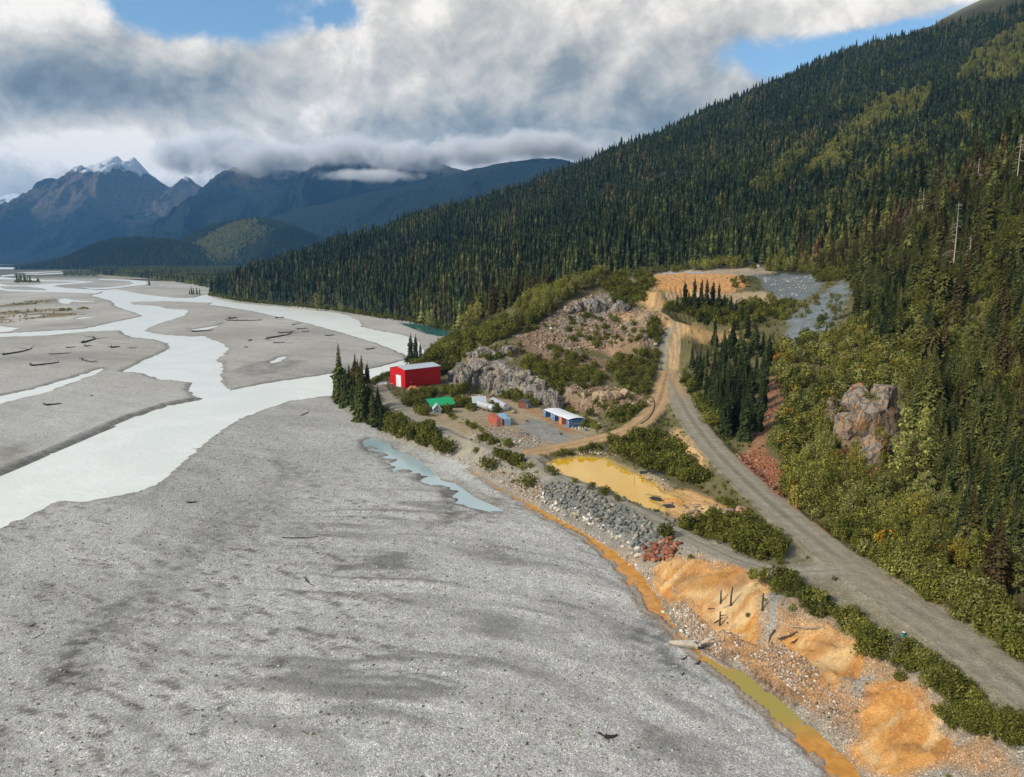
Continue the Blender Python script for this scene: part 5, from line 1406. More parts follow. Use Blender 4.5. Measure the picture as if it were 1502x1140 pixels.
# shrubs fringing the forest shore and dotting the grassy bars
L_ = resample(TOE[:20], 900); zi = zone_id('along the forest shore')
for k in range(3):
    q = L_ + rng.normal(0, 2.0, L_.shape); q = q[SUF(q[:, 0], q[:, 1]) > 0.4]
    zq = F1(q[:, 0], q[:, 1])
    for i in range(len(q)): PL['bush'].append((q[i, 0], q[i, 1], zq[i] - 0.2, rng.uniform(2.0, 5.5), float(np.clip(rng.normal(0.16, 0.16), 0, 1)), -1, zi))
zi = zone_id('on the grassy river bars')
for pts_ in ([(0, 446.5), (44, 442), (85, 440.6), (40, 449)], [(0, 458), (86.5, 452.5), (125, 460.5), (53, 468), (0, 474.5)], [(84, 453), (104, 452), (108, 456), (88, 457)], [(112, 453), (126, 451), (132, 455), (118, 457)]):
    Pw = W(pts_); q = rng.uniform(Pw.min(0), Pw.max(0), (260, 2)); q = q[inpoly(Pw, q[:, 0], q[:, 1])]
    q = q[fbm(q[:, 0] / 14, q[:, 1] / 40, 3, 161) > 0.47]
    for p in q: PL['bush'].append((p[0], p[1], float(F1(p[0], p[1])) - 0.1, rng.uniform(0.6, 2.4), float(np.clip(rng.normal(0.62, 0.18), 0, 0.9)), -1, zi))
# low growth wherever the worked ground is not bare
lo_ = np.c_[rng.uniform(-120, 260, 60000), rng.uniform(90, 560, 60000)]
bf = Field(bare)(lo_[:, 0], lo_[:, 1])
lo_ = lo_[(SUF(lo_[:, 0], lo_[:, 1]) > 3) & (RDF(lo_[:, 0], lo_[:, 1]) > 0.6) & (PNF(lo_[:, 0], lo_[:, 1]) < -1) & (rng.random(len(lo_)) > np.clip(bf * 1.25, 0, 0.985)) & inpoly(CLEAR, lo_[:, 0], lo_[:, 1])]
lo_ = lo_[fbm(lo_[:, 0] / 9, lo_[:, 1] / 9, 3, 160) > rng.uniform(0.30, 0.62, len(lo_))]
zl = F1(lo_[:, 0], lo_[:, 1]); zi = zone_id('in the low growth')
for i in range(len(lo_)):
    PL['bush'].append((lo_[i, 0], lo_[i, 1], zl[i] - 0.05, 0.35 + 0.9 * rng.random() ** 2, float(np.clip(rng.normal(0.42, 0.16), 0, 1)), -1, zi))
print({k: len(v) for k, v in PL.items()})

# ------------------------------------------------------------------ the 300 largest in view stand singly, the others form the mass
def project(x, y, z):
    d = y * cp_ - (z - CAMZ) * sp_
    return 751 + FPX * x / d, 570 - FPX * ((z - CAMZ) * cp_ + y * sp_) / d, d
def visible(P_):
    top = P_[:, 2] + P_[:, 3] * 0.75
    ok = np.ones(len(P_), bool)
    for s in np.linspace(0.08, 0.985, 70):
        ok &= CAMZ + (top - CAMZ) * s > F1(P_[:, 0] * s, P_[:, 1] * s)
    return ok
def choose(kind, n=300):
    P_ = np.array(PL[kind], float)
    u, v, d = project(P_[:, 0], P_[:, 1], P_[:, 2] + 0.5 * P_[:, 3])
    size = P_[:, 3] * FPX / np.maximum(d, 1)
    inf = (u > -8) & (u < 1510) & (v > -30) & (v < 1150) & (d > 20) & visible(P_)
    order = np.argsort(-np.where(inf, size, -1))
    sel = order[:n]
    rest = np.setdiff1d(np.arange(len(P_)), sel)
    return P_, sel, rest
def tree_thing(name, label, cat, group, p, parts, tint, yaw):
    e = bpy.data.objects.new(name, None); C.objects.link(e)
    e.empty_display_size = 0.5
    e.location = p[:3]; e.rotation_euler = (0, 0, yaw); e.scale = (p[3], p[3], p[3])
    e['label'] = label; e['category'] = cat; e['group'] = group
    for nm, me in parts:
        o = bpy.data.objects.new(nm, me); C.objects.link(o); o.parent = e; o['tint'] = float(tint)
    return e
def hue(kind, t):
    if kind == 'spruce': return 'blackish green' if t < 0.12 else 'dark green' if t < 0.34 else 'green' if t < 0.56 else 'olive' if t < 0.72 else 'brownish'
    return 'dark green' if t < 0.16 else 'green' if t < 0.34 else 'olive green' if t < 0.52 else 'pale green' if t < 0.76 else 'yellow'
def relabel(kind, P_, sel, noun):
    """a label for each: size and hue within its place, told apart by how it stands in that place"""
    out = {}
    byz = {}
    u, v, _ = project(P_[:, 0], P_[:, 1], P_[:, 2] + P_[:, 3] * 0.5)
    for i in sel: byz.setdefault(int(P_[i, 6]), []).append(i)
    ordw = ['leftmost', 'second from the left', 'third from the left', 'fourth from the left', 'fifth from the left', 'sixth from the left', 'seventh from the left', 'eighth from the left', 'ninth from the left', 'tenth from the left', 'eleventh from the left', 'twelfth from the left']
    for z, idx in byz.items():
        hs = np.sort(P_[idx, 3])
        same = {}
        for i in idx:
            h = P_[i, 3]; q = np.searchsorted(hs, h) / max(len(hs) - 1, 1)
            sz = 'very tall' if q > 0.85 else 'tall' if q > 0.55 else 'middling' if q > 0.25 else 'low' if kind == 'bush' else 'short'
            same.setdefault('%s %s %s %s' % (sz, hue(kind, P_[i, 4]), noun, ZN[z]), []).append(i)
        for base, ids in same.items():
            if len(ids) == 1: out[ids[0]] = base; continue
            ids = sorted(ids, key=lambda k: v[k])
            nb = 1 if len(ids) <= 4 else 2 if len(ids) <= 10 else 3
            names = [''] if nb == 1 else ['upper', 'lower'] if nb == 2 else ['upper', 'middle', 'lower']
            for b in range(nb):
                part = sorted(ids[b * len(ids) // nb:(b + 1) * len(ids) // nb], key=lambda k: u[k])
                for r_, k in enumerate(part):
                    s_ = ('%s of the %s ones' % (ordw[min(r_, 11)], names[b]) if names[b] else ordw[min(r_, 11)])
                    t_ = '%s, %s' % (base, s_)
                    if len(t_.split()) > 16: t_ = t_.replace(' alder bush', ' bush').replace(' broadleaf tree', ' tree').replace(' spruce tree', ' spruce')
                    if len(t_.split()) > 16: t_ = t_.replace(' of the %s ones' % names[b], ', %s row' % names[b])
                    if len(t_.split()) > 16: t_ = t_.replace(' from the left', ' from left')
                    if len(t_.split()) > 16: t_ = t_.replace(base.split()[0] + ' ', '', 1) if not base.startswith('very') else t_.replace('very tall ', 'tall ', 1)
                    out[k] = t_
    return out
SPECS = (('spruce', 'spruce_tree', 'spruce tree', 'spruce', SPR_C, None, 'spruces of the valley side', 'spruce_forest', PC_SPR, 'dark spruce forest covering the mountainside above the river', 'forest'),
         ('bush', 'alder_bush', 'alder bush', 'alder bush', BUSH_F, BUSH_S, 'alder bushes on the disturbed ground', 'alder_scrub', PC_BUSH, 'olive green alder scrub spread over the worked slopes', 'scrub'),
         ('broad', 'broadleaf_tree', 'broadleaf tree', 'broadleaf tree', BRD_F, BRD_S, 'broadleaf trees on the valley side', 'broadleaf_wood', PC_BRD, 'yellowing broadleaf trees mixed through the mountainside forest', 'wood'))
for kind, name, cat, noun, crowns, stems, grp, sname, pc, slabel, scat in SPECS:
    P_, sel, rest = choose(kind)
    lab = relabel(kind, P_, sel, noun)
    for i in sel:
        p = P_[i]; yaw = rng.uniform(0, 6.28)
        f = int(p[5]) if p[5] >= 0 else int(rng.integers(0, 4 if kind != 'broad' else 3))
        f = min(f, len(crowns) - 1)
        if kind == 'spruce': parts = (('trunk', SPR_T), ('crown', SPR_N[f % 3] if math.hypot(p[0], p[1]) < 430 else crowns[f]))
        elif kind == 'bush': parts = (('foliage', crowns[f]), ('stem', stems[f]))
        else: parts = (('trunk', stems[f]), ('crown', crowns[f]))
        tree_thing(name, lab[i], cat, grp + ': ' + ZN[int(p[6])], p, parts, p[4], yaw)
    q = P_[rest]
    d = np.hypot(q[:, 0], q[:, 1])
    rnd = rng.integers(0, 1000, len(q))
    if kind == 'spruce': form = np.where(d < 300, 7 + rnd % 3, np.where(d < 620, rnd % 4, 4 + rnd % 3))
    elif kind == 'bush': form = rnd % 4
    else: form = np.where(q[:, 5] >= 0, q[:, 5], rnd % 3)
    scatter(sname, pc, np.c_[q[:, 0], q[:, 1], q[:, 2], q[:, 3], rng.uniform(0, 6.28, len(q)), q[:, 4], form], slabel, scat)

# far woods: the belt across the side valley and the two wooded hills
BELT = W([(150, 403.5), (180, 405.5), (250, 413), (285, 418.5), (312, 424), (330, 430), (420, 400), (440, 391.5), (118, 391.5)])
q = rng.uniform(BELT.min(0), BELT.max(0), (70000, 2)); q = q[inpoly(BELT, q[:, 0], q[:, 1])]
q = q[rng.random(len(q)) < np.clip(1.2 - (q[:, 1] - 2200) / 3000, 0.25, 1)]
q = q[SUF(q[:, 0], q[:, 1]) < 3]
nb_ = fbm(q[:, 0] / 150, q[:, 1] / 150, 3, 140)
fw1 = np.c_[q, np.zeros(len(q)), rng.uniform(13, 23, len(q)), rng.uniform(0, 6.28, len(q)), np.clip(nb_ * 0.9 - 0.1 + rng.normal(0, 0.12, len(q)), 0, 0.75), 4 + rng.integers(0, 3, len(q))]
FL = np.array([(-4500, 7000), (-2600, 5000), (-1700, 3900), (-1900, 4500), (-2500, 6500), (-3500, 8000)], float)
def on_hill(H_, n, seed):
    V_ = H_[1]; nv, nu, _ = V_.shape
    r_ = np.random.default_rng(seed)
    i = r_.uniform(nv * 0.30, nv - 1.01, n); j = r_.uniform(0, nu - 1.01, n)
    i0, j0 = i.astype(int), j.astype(int); fi_, fj = (i - i0)[:, None], (j - j0)[:, None]
    return (V_[i0, j0] * (1 - fi_) + V_[i0 + 1, j0] * fi_) * (1 - fj) + (V_[i0, j0 + 1] * (1 - fi_) + V_[i0 + 1, j0 + 1] * fi_) * fj
fs = [fw1]
for HH, n, sd_i in ((KA, 12000, 1), (KB, 20000, 2)):
    p = on_hill(HH, n, sd_i)
    nb2 = fbm(p[:, 0] / 180, p[:, 1] / 180, 3, 150 + sd_i)
    sun_patch = 0
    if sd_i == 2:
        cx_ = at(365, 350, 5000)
        sun_patch = sstep(230, 120, np.hypot((p[:, 0] - cx_[0]) / 0.9, (p[:, 2] - 130) / 0.8) + (nb2 - 0.5) * 160)  # sunlight on this hill is put into the tree colour: paler broadleaf trees
    t_ = np.clip(0.10 + 0.5 * (nb2 - 0.4) + rng.normal(0, 0.10, n), 0, 0.45) * (1 - sun_patch) + 0.4 * sun_patch
    if sd_i == 2:
        pale = rng.random(n) < sun_patch * 0.85
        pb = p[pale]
        scatter('sunlit_wood', PC_BRD, np.c_[pb, rng.uniform(15, 24, len(pb)), rng.uniform(0, 6.28, len(pb)), 0.55 + 0.25 * rng.random(len(pb)), rng.integers(0, 3, len(pb))], 'pale yellow green wood coloured as a sunlit patch on the low side valley hill', 'wood')
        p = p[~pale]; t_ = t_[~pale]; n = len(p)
    fs.append(np.c_[p, rng.uniform(17, 28, n), rng.uniform(0, 6.28, n), t_, 4 + rng.integers(0, 3, n)])
fa = np.vstack(fs)
scatter('far_wood', PC_SPR, fa, 'far wood across the mouth of the side valley and over its low hills', 'wood')
print('plants ready')
# ------------------------------------------------------------------ builders for made things
class MB:
    def __init__(self): self.V = []; self.F = []
    def add(self, V, F):
        b = len(self.V); self.V += [tuple(v) for v in V]; self.F += [tuple(i + b for i in f) for f in F]; return self
    def box(self, x0, x1, y0, y1, z0, z1):
        V = [(x0, y0, z0), (x1, y0, z0), (x1, y1, z0), (x0, y1, z0), (x0, y0, z1), (x1, y0, z1), (x1, y1, z1), (x0, y1, z1)]
        return self.add(V, [(0, 3, 2, 1), (4, 5, 6, 7), (0, 1, 5, 4), (1, 2, 6, 5), (2, 3, 7, 6), (3, 0, 4, 7)])
    def prism(self, prof, x0, x1):
        """profile in (y, z), pushed along x"""
        n = len(prof)
        V = [(x0, y, z) for y, z in prof] + [(x1, y, z) for y, z in prof]
        F = [tuple(range(n))[::-1], tuple(range(n, 2 * n))] + [(i, (i + 1) % n, n + (i + 1) % n, n + i) for i in range(n)]
        return self.add(V, F)
    def tube(self, path, radii, sides=8, caps=True):
        V, F = tube_rows(path, radii if hasattr(radii, '__len__') else [radii] * len(path), sides)
        if caps:
            n = len(V); F = F + [tuple(range(sides))[::-1], tuple(range(n - sides, n))]
        return self.add(V, F)
    def build(self, name, m, parent=None, loc=None, yaw=0, smooth=False, bevel=0):
        me = bpy.data.meshes.new(name)
        me.from_pydata(self.V, [], self.F); me.update()
        bm = bmesh.new(); bm.from_mesh(me); bmesh.ops.recalc_face_normals(bm, faces=bm.faces)
        if bevel: bmesh.ops.bevel(bm, geom=list(bm.edges), offset=bevel, segments=1, affect='EDGES')
        bm.to_mesh(me); bm.free()
        if smooth:
            for p in me.polygons: p.use_smooth = True
        me.materials.append(m)
        o = bpy.data.objects.new(name, me); C.objects.link(o)
        if parent: o.parent = parent
        if loc is not None: o.location = loc
        if yaw: o.rotation_euler = (0, 0, yaw)
        return o
def thing(name, label, cat, loc, yaw=0.0, group=None, scale=1.0):
    e = bpy.data.objects.new(name, None); C.objects.link(e)
    e.location = loc; e.rotation_euler = (0, 0, yaw); e.scale = (scale,) * 3
    e['label'] = label; e['category'] = cat
    if group: e['group'] = group
    return e
def tag(o, label, cat, group=None):
    o['label'] = label; o['category'] = cat
    if group: o['group'] = group
    return o
def G(px, py): return Vector(drop(px, py, F1)[0])
def Z6(px, py, z=6.0): return Vector(at_z(px, py, z))

def paint_mat(name, c, rough=0.5, spec=0.4, metal=0.0, dirt=0.25, ns=0.8):
    m, w = mat(name)
    p = w.new('ShaderNodeTexCoord').outputs['Object']
    n = w.noise(p, ns, 6, 0.65, 0.4)
    mp = w.new('ShaderNodeMapping'); w.put(mp.inputs[0], p); mp.inputs['Scale'].default_value = (3, 3, 0.35)
    st = w.noise(mp.outputs[0], 1.2, 4, 0.6)
    k = w.math('MULTIPLY', w.lin(n, 0.25, 0.75, 1 - dirt, 1 + dirt * 0.5), w.lin(st, 0.3, 0.7, 1 - dirt * 0.6, 1 + dirt * 0.4))
    finish(w, w.vmath('SCALE', c, s=k), rough, None, spec, metal)
    return m
m_red = paint_mat('red_sheet_metal', (0.50, 0.006, 0.010), 0.45, 0.35, 0, 0.10, 0.3)
m_white = paint_mat('white_sheet_metal', (0.72, 0.73, 0.74), 0.5, 0.4, 0, 0.10)
m_roofgrey = paint_mat('pale_grey_roof_metal', (0.52, 0.55, 0.58), 0.40, 0.45, 0.15, 0.12)
m_green = paint_mat('bright_green_sheet', (0.012, 0.36, 0.13), 0.45, 0.4, 0, 0.12)
m_grey = paint_mat('grey_board', (0.26, 0.29, 0.32), 0.75, 0.3, 0, 0.2)
m_darkgrey = paint_mat('dark_board', (0.075, 0.072, 0.070), 0.8, 0.3, 0, 0.25)
m_brownboard = paint_mat('red_brown_board', (0.20, 0.075, 0.045), 0.8, 0.25, 0, 0.25)
m_tank = paint_mat('galvanised_steel', (0.56, 0.57, 0.58), 0.42, 0.5, 0.35, 0.18)
m_cred = paint_mat('rust_red_container_steel', (0.43, 0.115, 0.070), 0.6, 0.35, 0, 0.25)
m_clblue = paint_mat('light_blue_container_steel', (0.25, 0.45, 0.62), 0.55, 0.35, 0, 0.2)
m_cblue = paint_mat('blue_container_steel', (0.060, 0.165, 0.36), 0.55, 0.35, 0, 0.2)
m_cora = paint_mat('orange_container_steel', (0.55, 0.19, 0.085), 0.6, 0.35, 0, 0.2)
m_yellow = paint_mat('yellow_paint', (0.75, 0.46, 0.06), 0.5, 0.4, 0, 0.1)
m_black = paint_mat('black_rubber', (0.018, 0.018, 0.020), 0.5, 0.4, 0, 0.3)
m_teal_p = paint_mat('teal_plastic', (0.01, 0.19, 0.22), 0.4, 0.4, 0, 0.1)
m_glass = paint_mat('dark_window_glass', (0.03, 0.035, 0.04), 0.1, 0.6, 0, 0.1)
m_tarp = paint_mat('white_tarpaulin', (0.66, 0.67, 0.68), 0.6, 0.3, 0, 0.2, 0.5)
m_otarp = paint_mat('faded_orange_sheeting', (0.62, 0.22, 0.11), 0.6, 0.3, 0, 0.2, 0.5)

# ------------------------------------------------------------------ the red building
C0 = Z6(594.5, 569.5)
ax = Vector((0.745, 0.667, 0)); yaw = math.atan2(ax.y, ax.x)
Lw, Ww, He, Hr = 21.5, 13.2, 9.1, 10.3
e = thing('metal_warehouse', 'large red metal building with a pale low gabled roof and one white door', 'warehouse', C0 - Vector((0, 0, 0.15)), yaw)
def ribbed(L, z0, z1, y, depth, pitch):
    """ribbed sheet wall along x"""
    mb = MB(); n = int(L / pitch); V = []
    for i in range(n):
        a = i * L / n; b = (i + 1) * L / n; w_ = (b - a)
        for fx, d in ((0.0, 0), (0.68, 0), (0.76, depth), (0.92, depth)):
            V.append((a + fx * w_, y - d))
    V.append((L, y))
    m_ = len(V)
    VV = [(x, yy, z0) for x, yy in V] + [(x, yy, z1) for x, yy in V]
    return mb.add(VV, [(i, i + 1, m_ + i + 1, m_ + i) for i in range(m_ - 1)])
o = ribbed(Lw, 0, He, 0, 0.07, 0.9).build('wall', m_red, e)
mb = MB().box(0, Lw, Ww - 0.1, Ww, 0, He)
mb.build('wall', m_red, e)
def gable(x, t):
    return MB().prism([(0.02, 0), (Ww - 0.12, 0), (Ww - 0.12, He - 0.02), (Ww / 2, Hr - 0.05), (0.02, He - 0.02)], x, x + t)
gable(0.02, 0.12).build('wall', m_red, e); gable(Lw - 0.14, 0.12).build('wall', m_red, e)
rt = MB()
for s in (0, 1):
    y0, y1 = (-0.25, Ww / 2) if s == 0 else (Ww / 2, Ww + 0.2)
    z0, z1 = (He + 0.02, Hr + 0.07) if s == 0 else (Hr + 0.07, He + 0.02)
    r_ = MB(); n = 22
    for i in range(n):
        a, b = -0.3 + i * (Lw + 0.6) / n, -0.3 + (i + 1) * (Lw + 0.6) / n
        r_.prism([(y0, z0), (y1, z1), (y1, z1 + 0.09), (y0, z0 + 0.09)], a, b - 0.06)
    r_.prism([(y0, z0 - 0.03), (y1, z1 - 0.03), (y1, z1 + 0.05), (y0, z0 + 0.05)], -0.29, Lw + 0.29)
    ro = r_.build('roof', m_roofgrey, e)
MB().box(-0.28, Lw + 0.28, Ww / 2 - 0.25, Ww / 2 + 0.25, Hr + 0.165, Hr + 0.21).build('ridge_cap', m_white, e)
tr = MB()
for yy in (0, Ww - 0.12): tr.box(-0.03, 0.12, yy - 0.1, yy + 0.14, 0, He)
tr.box(Lw - 0.12, Lw + 0.03, -0.1, 0.14, 0, He); tr.box(0, Lw, -0.12, -0.085, He - 0.28, He - 0.02)
tr.build('corner_trim', m_red, e)
d_ = MB()
for k in range(9): d_.box(-0.07, 0.0, 3.6, 7.8, 0.05 + k * 0.66, 0.05 + k * 0.66 + 0.63)
door = d_.build('door', m_white, e)
MB().box(-0.05, 0.01, 3.45, 7.95, 0, 6.15).build('door_frame', m_grey, e)
lamp = MB().tube([(3.0, -0.12, 2.6), (3.0, -0.5, 3.0), (3.0, -0.75, 2.9)], 0.05, 6).box(2.85, 3.15, -1.0, -0.7, 2.72, 2.92)
lamp.build('wall_lamp', m_white, e)

# ------------------------------------------------------------------ green roofed shed, cabins, brown shed
p0, p1 = Z6(633, 602), Z6(667, 598)
ax = (p1 - p0); ax.z = 0; Lg = ax.length; yaw = math.atan2(ax.y, ax.x)
e = thing('long_shed', 'long low shed with a bright green roof half hidden by bushes', 'shed', p0, yaw)
MB().box(0, Lg, 0, 4.2, 0, 1.7).build('wall', m_darkgrey, e)
for s in range(1):
    r_ = MB(); n = 14
    for i in range(n):
        a, b = -0.4 + i * (Lg + 0.8) / n, -0.4 + (i + 1) * (Lg + 0.8) / n
        r_.prism([(-0.6, 1.55), (4.6, 4.1), (4.6, 4.18), (-0.6, 1.63)], a, b - 0.04)
    r_.prism([(-0.58, 1.50), (4.58, 4.05), (4.58, 4.12), (-0.58, 1.57)], -0.38, Lg + 0.38)
    r_.build('roof', m_green, e)
MB().box(0, Lg, 4.21, 4.4, 0, 4.0).build('rear_wall', m_darkgrey, e)
MB().box(-0.4, Lg + 0.4, 4.62, 4.75, 3.9, 4.3).build('fascia', m_darkgrey, e)
def cabin(name, label, px, py, L, Wd, he, hr, yaw, wall, roof, trim, cat='cabin', window=True):
    p = Z6(px, py)
    e = thing(name, label, cat, p - Vector((0, 0, 0.1)), yaw)
    MB().prism([(-Wd / 2, 0), (Wd / 2, 0), (Wd / 2, he), (0, hr), (-Wd / 2, he)], -L / 2, L / 2).build('wall', wall, e)
    k = (hr - he) / (Wd / 2); ov = 0.35
    rb = MB()
    for s in (-1, 1):
        rb.prism([(s * 0.0, hr + 0.03), (s * (Wd / 2 + ov), he - ov * k + 0.03), (s * (Wd / 2 + ov), he - ov * k + 0.13), (0, hr + 0.13)], -L / 2 - 0.3, L / 2 + 0.3)
    ro = rb.build('roof', roof, e)
    ribs = MB()
    n = max(4, int(L / 0.7))
    for s in (-1, 1):
        for i in range(n + 1):
            x = -L / 2 - 0.28 + i * (L + 0.5) / n
            ribs.prism([(s * 0.02, hr + 0.132), (s * (Wd / 2 + ov - 0.02), he - ov * k + 0.132), (s * (Wd / 2 + ov - 0.02), he - ov * k + 0.17), (s * 0.02, hr + 0.17)], x, x + 0.06)
    ribs.build('roof_ribs', roof, ro)
    tb = MB()
    for x in (-L / 2 - 0.34, L / 2 + 0.305):
        for s in (-1, 1):
            tb.prism([(0, hr - 0.16), (s * (Wd / 2 + ov), he - ov * k - 0.16), (s * (Wd / 2 + ov), he - ov * k + 0.14), (0, hr + 0.14)], x, x + 0.035)
    tb.build('gable_trim', trim, e)
    if window:
        wf = MB().box(-L / 2 - 0.05, -L / 2, -0.45, 0.45, 0.9, 1.8).build('window', trim, e)
        MB().box(-L / 2 - 0.07, -L / 2 - 0.055, -0.37, 0.37, 0.98, 1.72).build('pane', m_glass, wf)
    return e
cabin('small_cabin', 'small grey cabin with a white edged steep gable beside the green roof', 641, 606, 3.6, 3.1, 2.3, 4.0, R(100), m_grey, m_roofgrey, m_white)
cabin('metal_roofed_cabin', 'grey cabin with a plain pale metal roof behind the silver tanks', 702, 597, 5.6, 5.0, 2.6, 4.7, R(12), m_darkgrey, m_roofgrey, m_darkgrey)
p = Z6(769, 598)
e = thing('brown_shed', 'small brown board shed with a white door at the cliff foot', 'shed', p - Vector((0, 0, 0.1)), R(-36))
for i in range(12): MB().box(-2.0 + i * 0.335, -2.0 + i * 0.335 + 0.315, -1.7, -1.6, 0, 3.0).build('board', m_brownboard, e)
MB().box(-2.0, 2.0, -1.58, 1.7, 0, 2.85).build('wall', m_brownboard, e)
MB().box(2.0, 2.1, -1.6, 1.7, 0, 2.9).build('side_wall', m_grey, e)
MB().prism([(-2.0, 2.98), (2.0, 3.5), (2.0, 3.6), (-2.0, 3.08)], -2.3, 2.4).build('roof', m_darkgrey, e)
dd = MB().box(2.105, 2.16, -1.4, -0.5, 0.05, 2.2).build('door', m_white, e)
MB().box(2.165, 2.2, -0.68, -0.6, 1.0, 1.15).build('handle', m_black, dd)

# ------------------------------------------------------------------ tanks
def tank(label, front, back, r, rib=False):
    a, b = Z6(*front), Z6(*back)
    d = (a - b); d.z = 0; L = d.length; yaw = math.atan2(d.y, d.x)
    e = thing('storage_tank', label, 'tank', b, yaw, 'horizontal tanks in the camp')
    n = 24; mb = MB()
    path = [(0, 0, r + .3), (0.25, 0, r + .3), (L - 0.25, 0, r + .3), (L, 0, r + .3)]
    mb.tube(path, [r * 0.93, r, r, r * 0.93], n).build('shell', m_tank, e, smooth=False)
    sm = MB()
    for k in range(1, int(L / 2.2) + 1): sm.tube([(k * 2.2 - 0.05, 0, r + .3), (k * 2.2 + 0.05, 0, r + .3)], r + 0.03, n)
    sm.build('seam_ring', m_tank, e)
    for k in (0.2, 0.8): MB().box(L * k - 0.2, L * k + 0.2, -r * 0.8, r * 0.8, 0, 0.75).build('saddle', m_darkgrey, e)
    MB().tube([(L, 0, r + .3), (L + 0.04, 0, r + .3)], r * 0.9, n).build('end_plate', m_white, e)
    if rib:
        for zz in (-0.5, 0, 0.5): MB().box(L + 0.045, L + 0.1, -r * 0.6, r * 0.6, r + .3 + zz * r - 0.05, r + .3 + zz * r + 0.05).build('brace', m_darkgrey, e)
        MB().box(L + 0.045, L + 0.11, -0.06, 0.06, 0.5, 2 * r + 0.1).build('brace', m_darkgrey, e)
    else:
        MB().tube([(L + 0.045, 0.3, r + 0.4), (L + 0.12, 0.3, r + 0.4)], 0.42, 14).build('hatch', m_darkgrey, e)
    return e
tank('plain silver horizontal tank, the left one, with a hatch in its end', (724, 605), (702, 598), 1.45)
tank('whiter ribbed horizontal tank, the right one, half behind bushes', (742, 603), (723, 593), 1.45, True)

# ------------------------------------------------------------------ shipping containers
def corrug(L, y, z0, z1, depth, sgn, pitch=0.28):
    V = []; n = int(L / pitch)
    for i in range(n):
        a = 0.08 + i * (L - 0.16) / n; w_ = (L - 0.16) / n
        for fx, d in ((0, 0), (0.3, 0), (0.5, depth), (0.8, depth)): V.append((a + fx * w_, y - sgn * d))
    V.append((L - 0.08, y)); m_ = len(V)
    return MB().add([(x, yy, z0) for x, yy in V] + [(x, yy, z1) for x, yy in V], [(i, i + 1, m_ + i + 1, m_ + i) for i in range(m_ - 1)])
def container(label, p, yaw, L, m, group, logo=False, Hc=2.7, Wc=2.5):
    """door end at x = 0; p is the ground point under the middle of that end"""
    e = thing('shipping_container', label, 'container', p, yaw, group)
    h = Wc / 2
    fr = MB()
    for x in (0, L - 0.14):
        for s in (-h, h - 0.14): fr.box(x, x + 0.14, s, s + 0.14, 0, Hc)
    for s in (-h, h - 0.12):
        for z in (0.0, Hc - 0.12): fr.box(0.14, L - 0.14, s, s + 0.12, z, z + 0.12)
    for z in (0.0, Hc - 0.12): fr.box(0, 0.12, -h + 0.14, h - 0.14, z, z + 0.12); fr.box(L - 0.12, L, -h + 0.14, h - 0.14, z, z + 0.12)
    fr.build('frame', m, e)
    for s in (-1, 1): corrug(L, s * (h - 0.02), 0.12, Hc - 0.12, 0.05, s).build('side_panel', m, e)
    rf = MB(); n = int(L / 0.6)
    for i in range(n): rf.box(0.1 + i * (L - 0.2) / n, 0.1 + (i + 0.8) * (L - 0.2) / n, -h + 0.1, h - 0.1, Hc - 0.06, Hc + 0.02)
    rf.box(0.06, L - 0.06, -h + 0.06, h - 0.06, Hc - 0.09, Hc - 0.02)
    rf.build('roof', m, e)
    MB().box(L - 0.07, L - 0.02, -h + 0.14, h - 0.14, 0.12, Hc - 0.12).build('end_panel', m, e)
    for s in (-1, 1):
        a, b = (-h + 0.16, -0.015) if s < 0 else (0.015, h - 0.16)
        do = MB().box(-0.02, 0.04, a, b, 0.13, Hc - 0.13).build('door', m, e)
        rods = MB()
        for f in (0.3, 0.75): rods.tube([(-0.05, a + (b - a) * f, 0.15), (-0.05, a + (b - a) * f, Hc - 0.15)], 0.025, 5)
        rods.build('lock_rod', m_white, do)
        if s < 0: MB().box(-0.028, -0.021, a + 0.2, a + 0.65, 1.7, 2.1).build('door_plate', m_white, do)
    if logo:
        # yellow roundel and a line of yellow lettering, too small in the photo to read
        s = -h + 0.018
        MB().tube([(0.75, s, 2.05), (0.75, s - 0.02, 2.05)], 0.24, 14).build('logo', m_yellow, e)
        lt = MB()
        x = 1.0
        for k, w_ in enumerate((0.30, 0.26, 0.30, 0.22, 0.30, 0.28, 0.30, 0.26, 0.3, 0.28)):
            lt.box(x, x + 0.07, s - 0.02, s, 1.12, 1.52)
            if k % 3 != 1: lt.box(x + 0.075, x + w_, s - 0.02, s, 1.45, 1.52)
            if k % 2 == 0: lt.box(x + 0.075, x + w_ - 0.04, s - 0.02, s, 1.28, 1.35)
            if k % 4 != 2: lt.box(x + 0.075, x + w_, s - 0.02, s, 1.12, 1.19)
            x += w_ + 0.12
        lt.build('lettering', m_yellow, e)
    return e
uu = Vector((0.375, -0.927, 0)); ww = Vector((0.927, 0.375, 0)); wy = math.atan2(ww.y, ww.x)
q0 = Z6(798, 611)
GC = 'containers standing in a row under white roofs'
for s, m, lb, lg in ((0.4, m_cblue, 'blue shipping container at the far left end of the roofed row', False), (9.0, m_cblue, 'blue shipping container second from the far end of the roofed row', False),
                     (15.2, m_cora, 'orange shipping container under the white roofs between blue ones', False), (21.8, m_cblue, 'blue shipping container with yellow roundel and lettering, near end of the row', True)):
    container(lb, q0 + uu * s, wy, 6.6, m, GC, lg, 2.75)
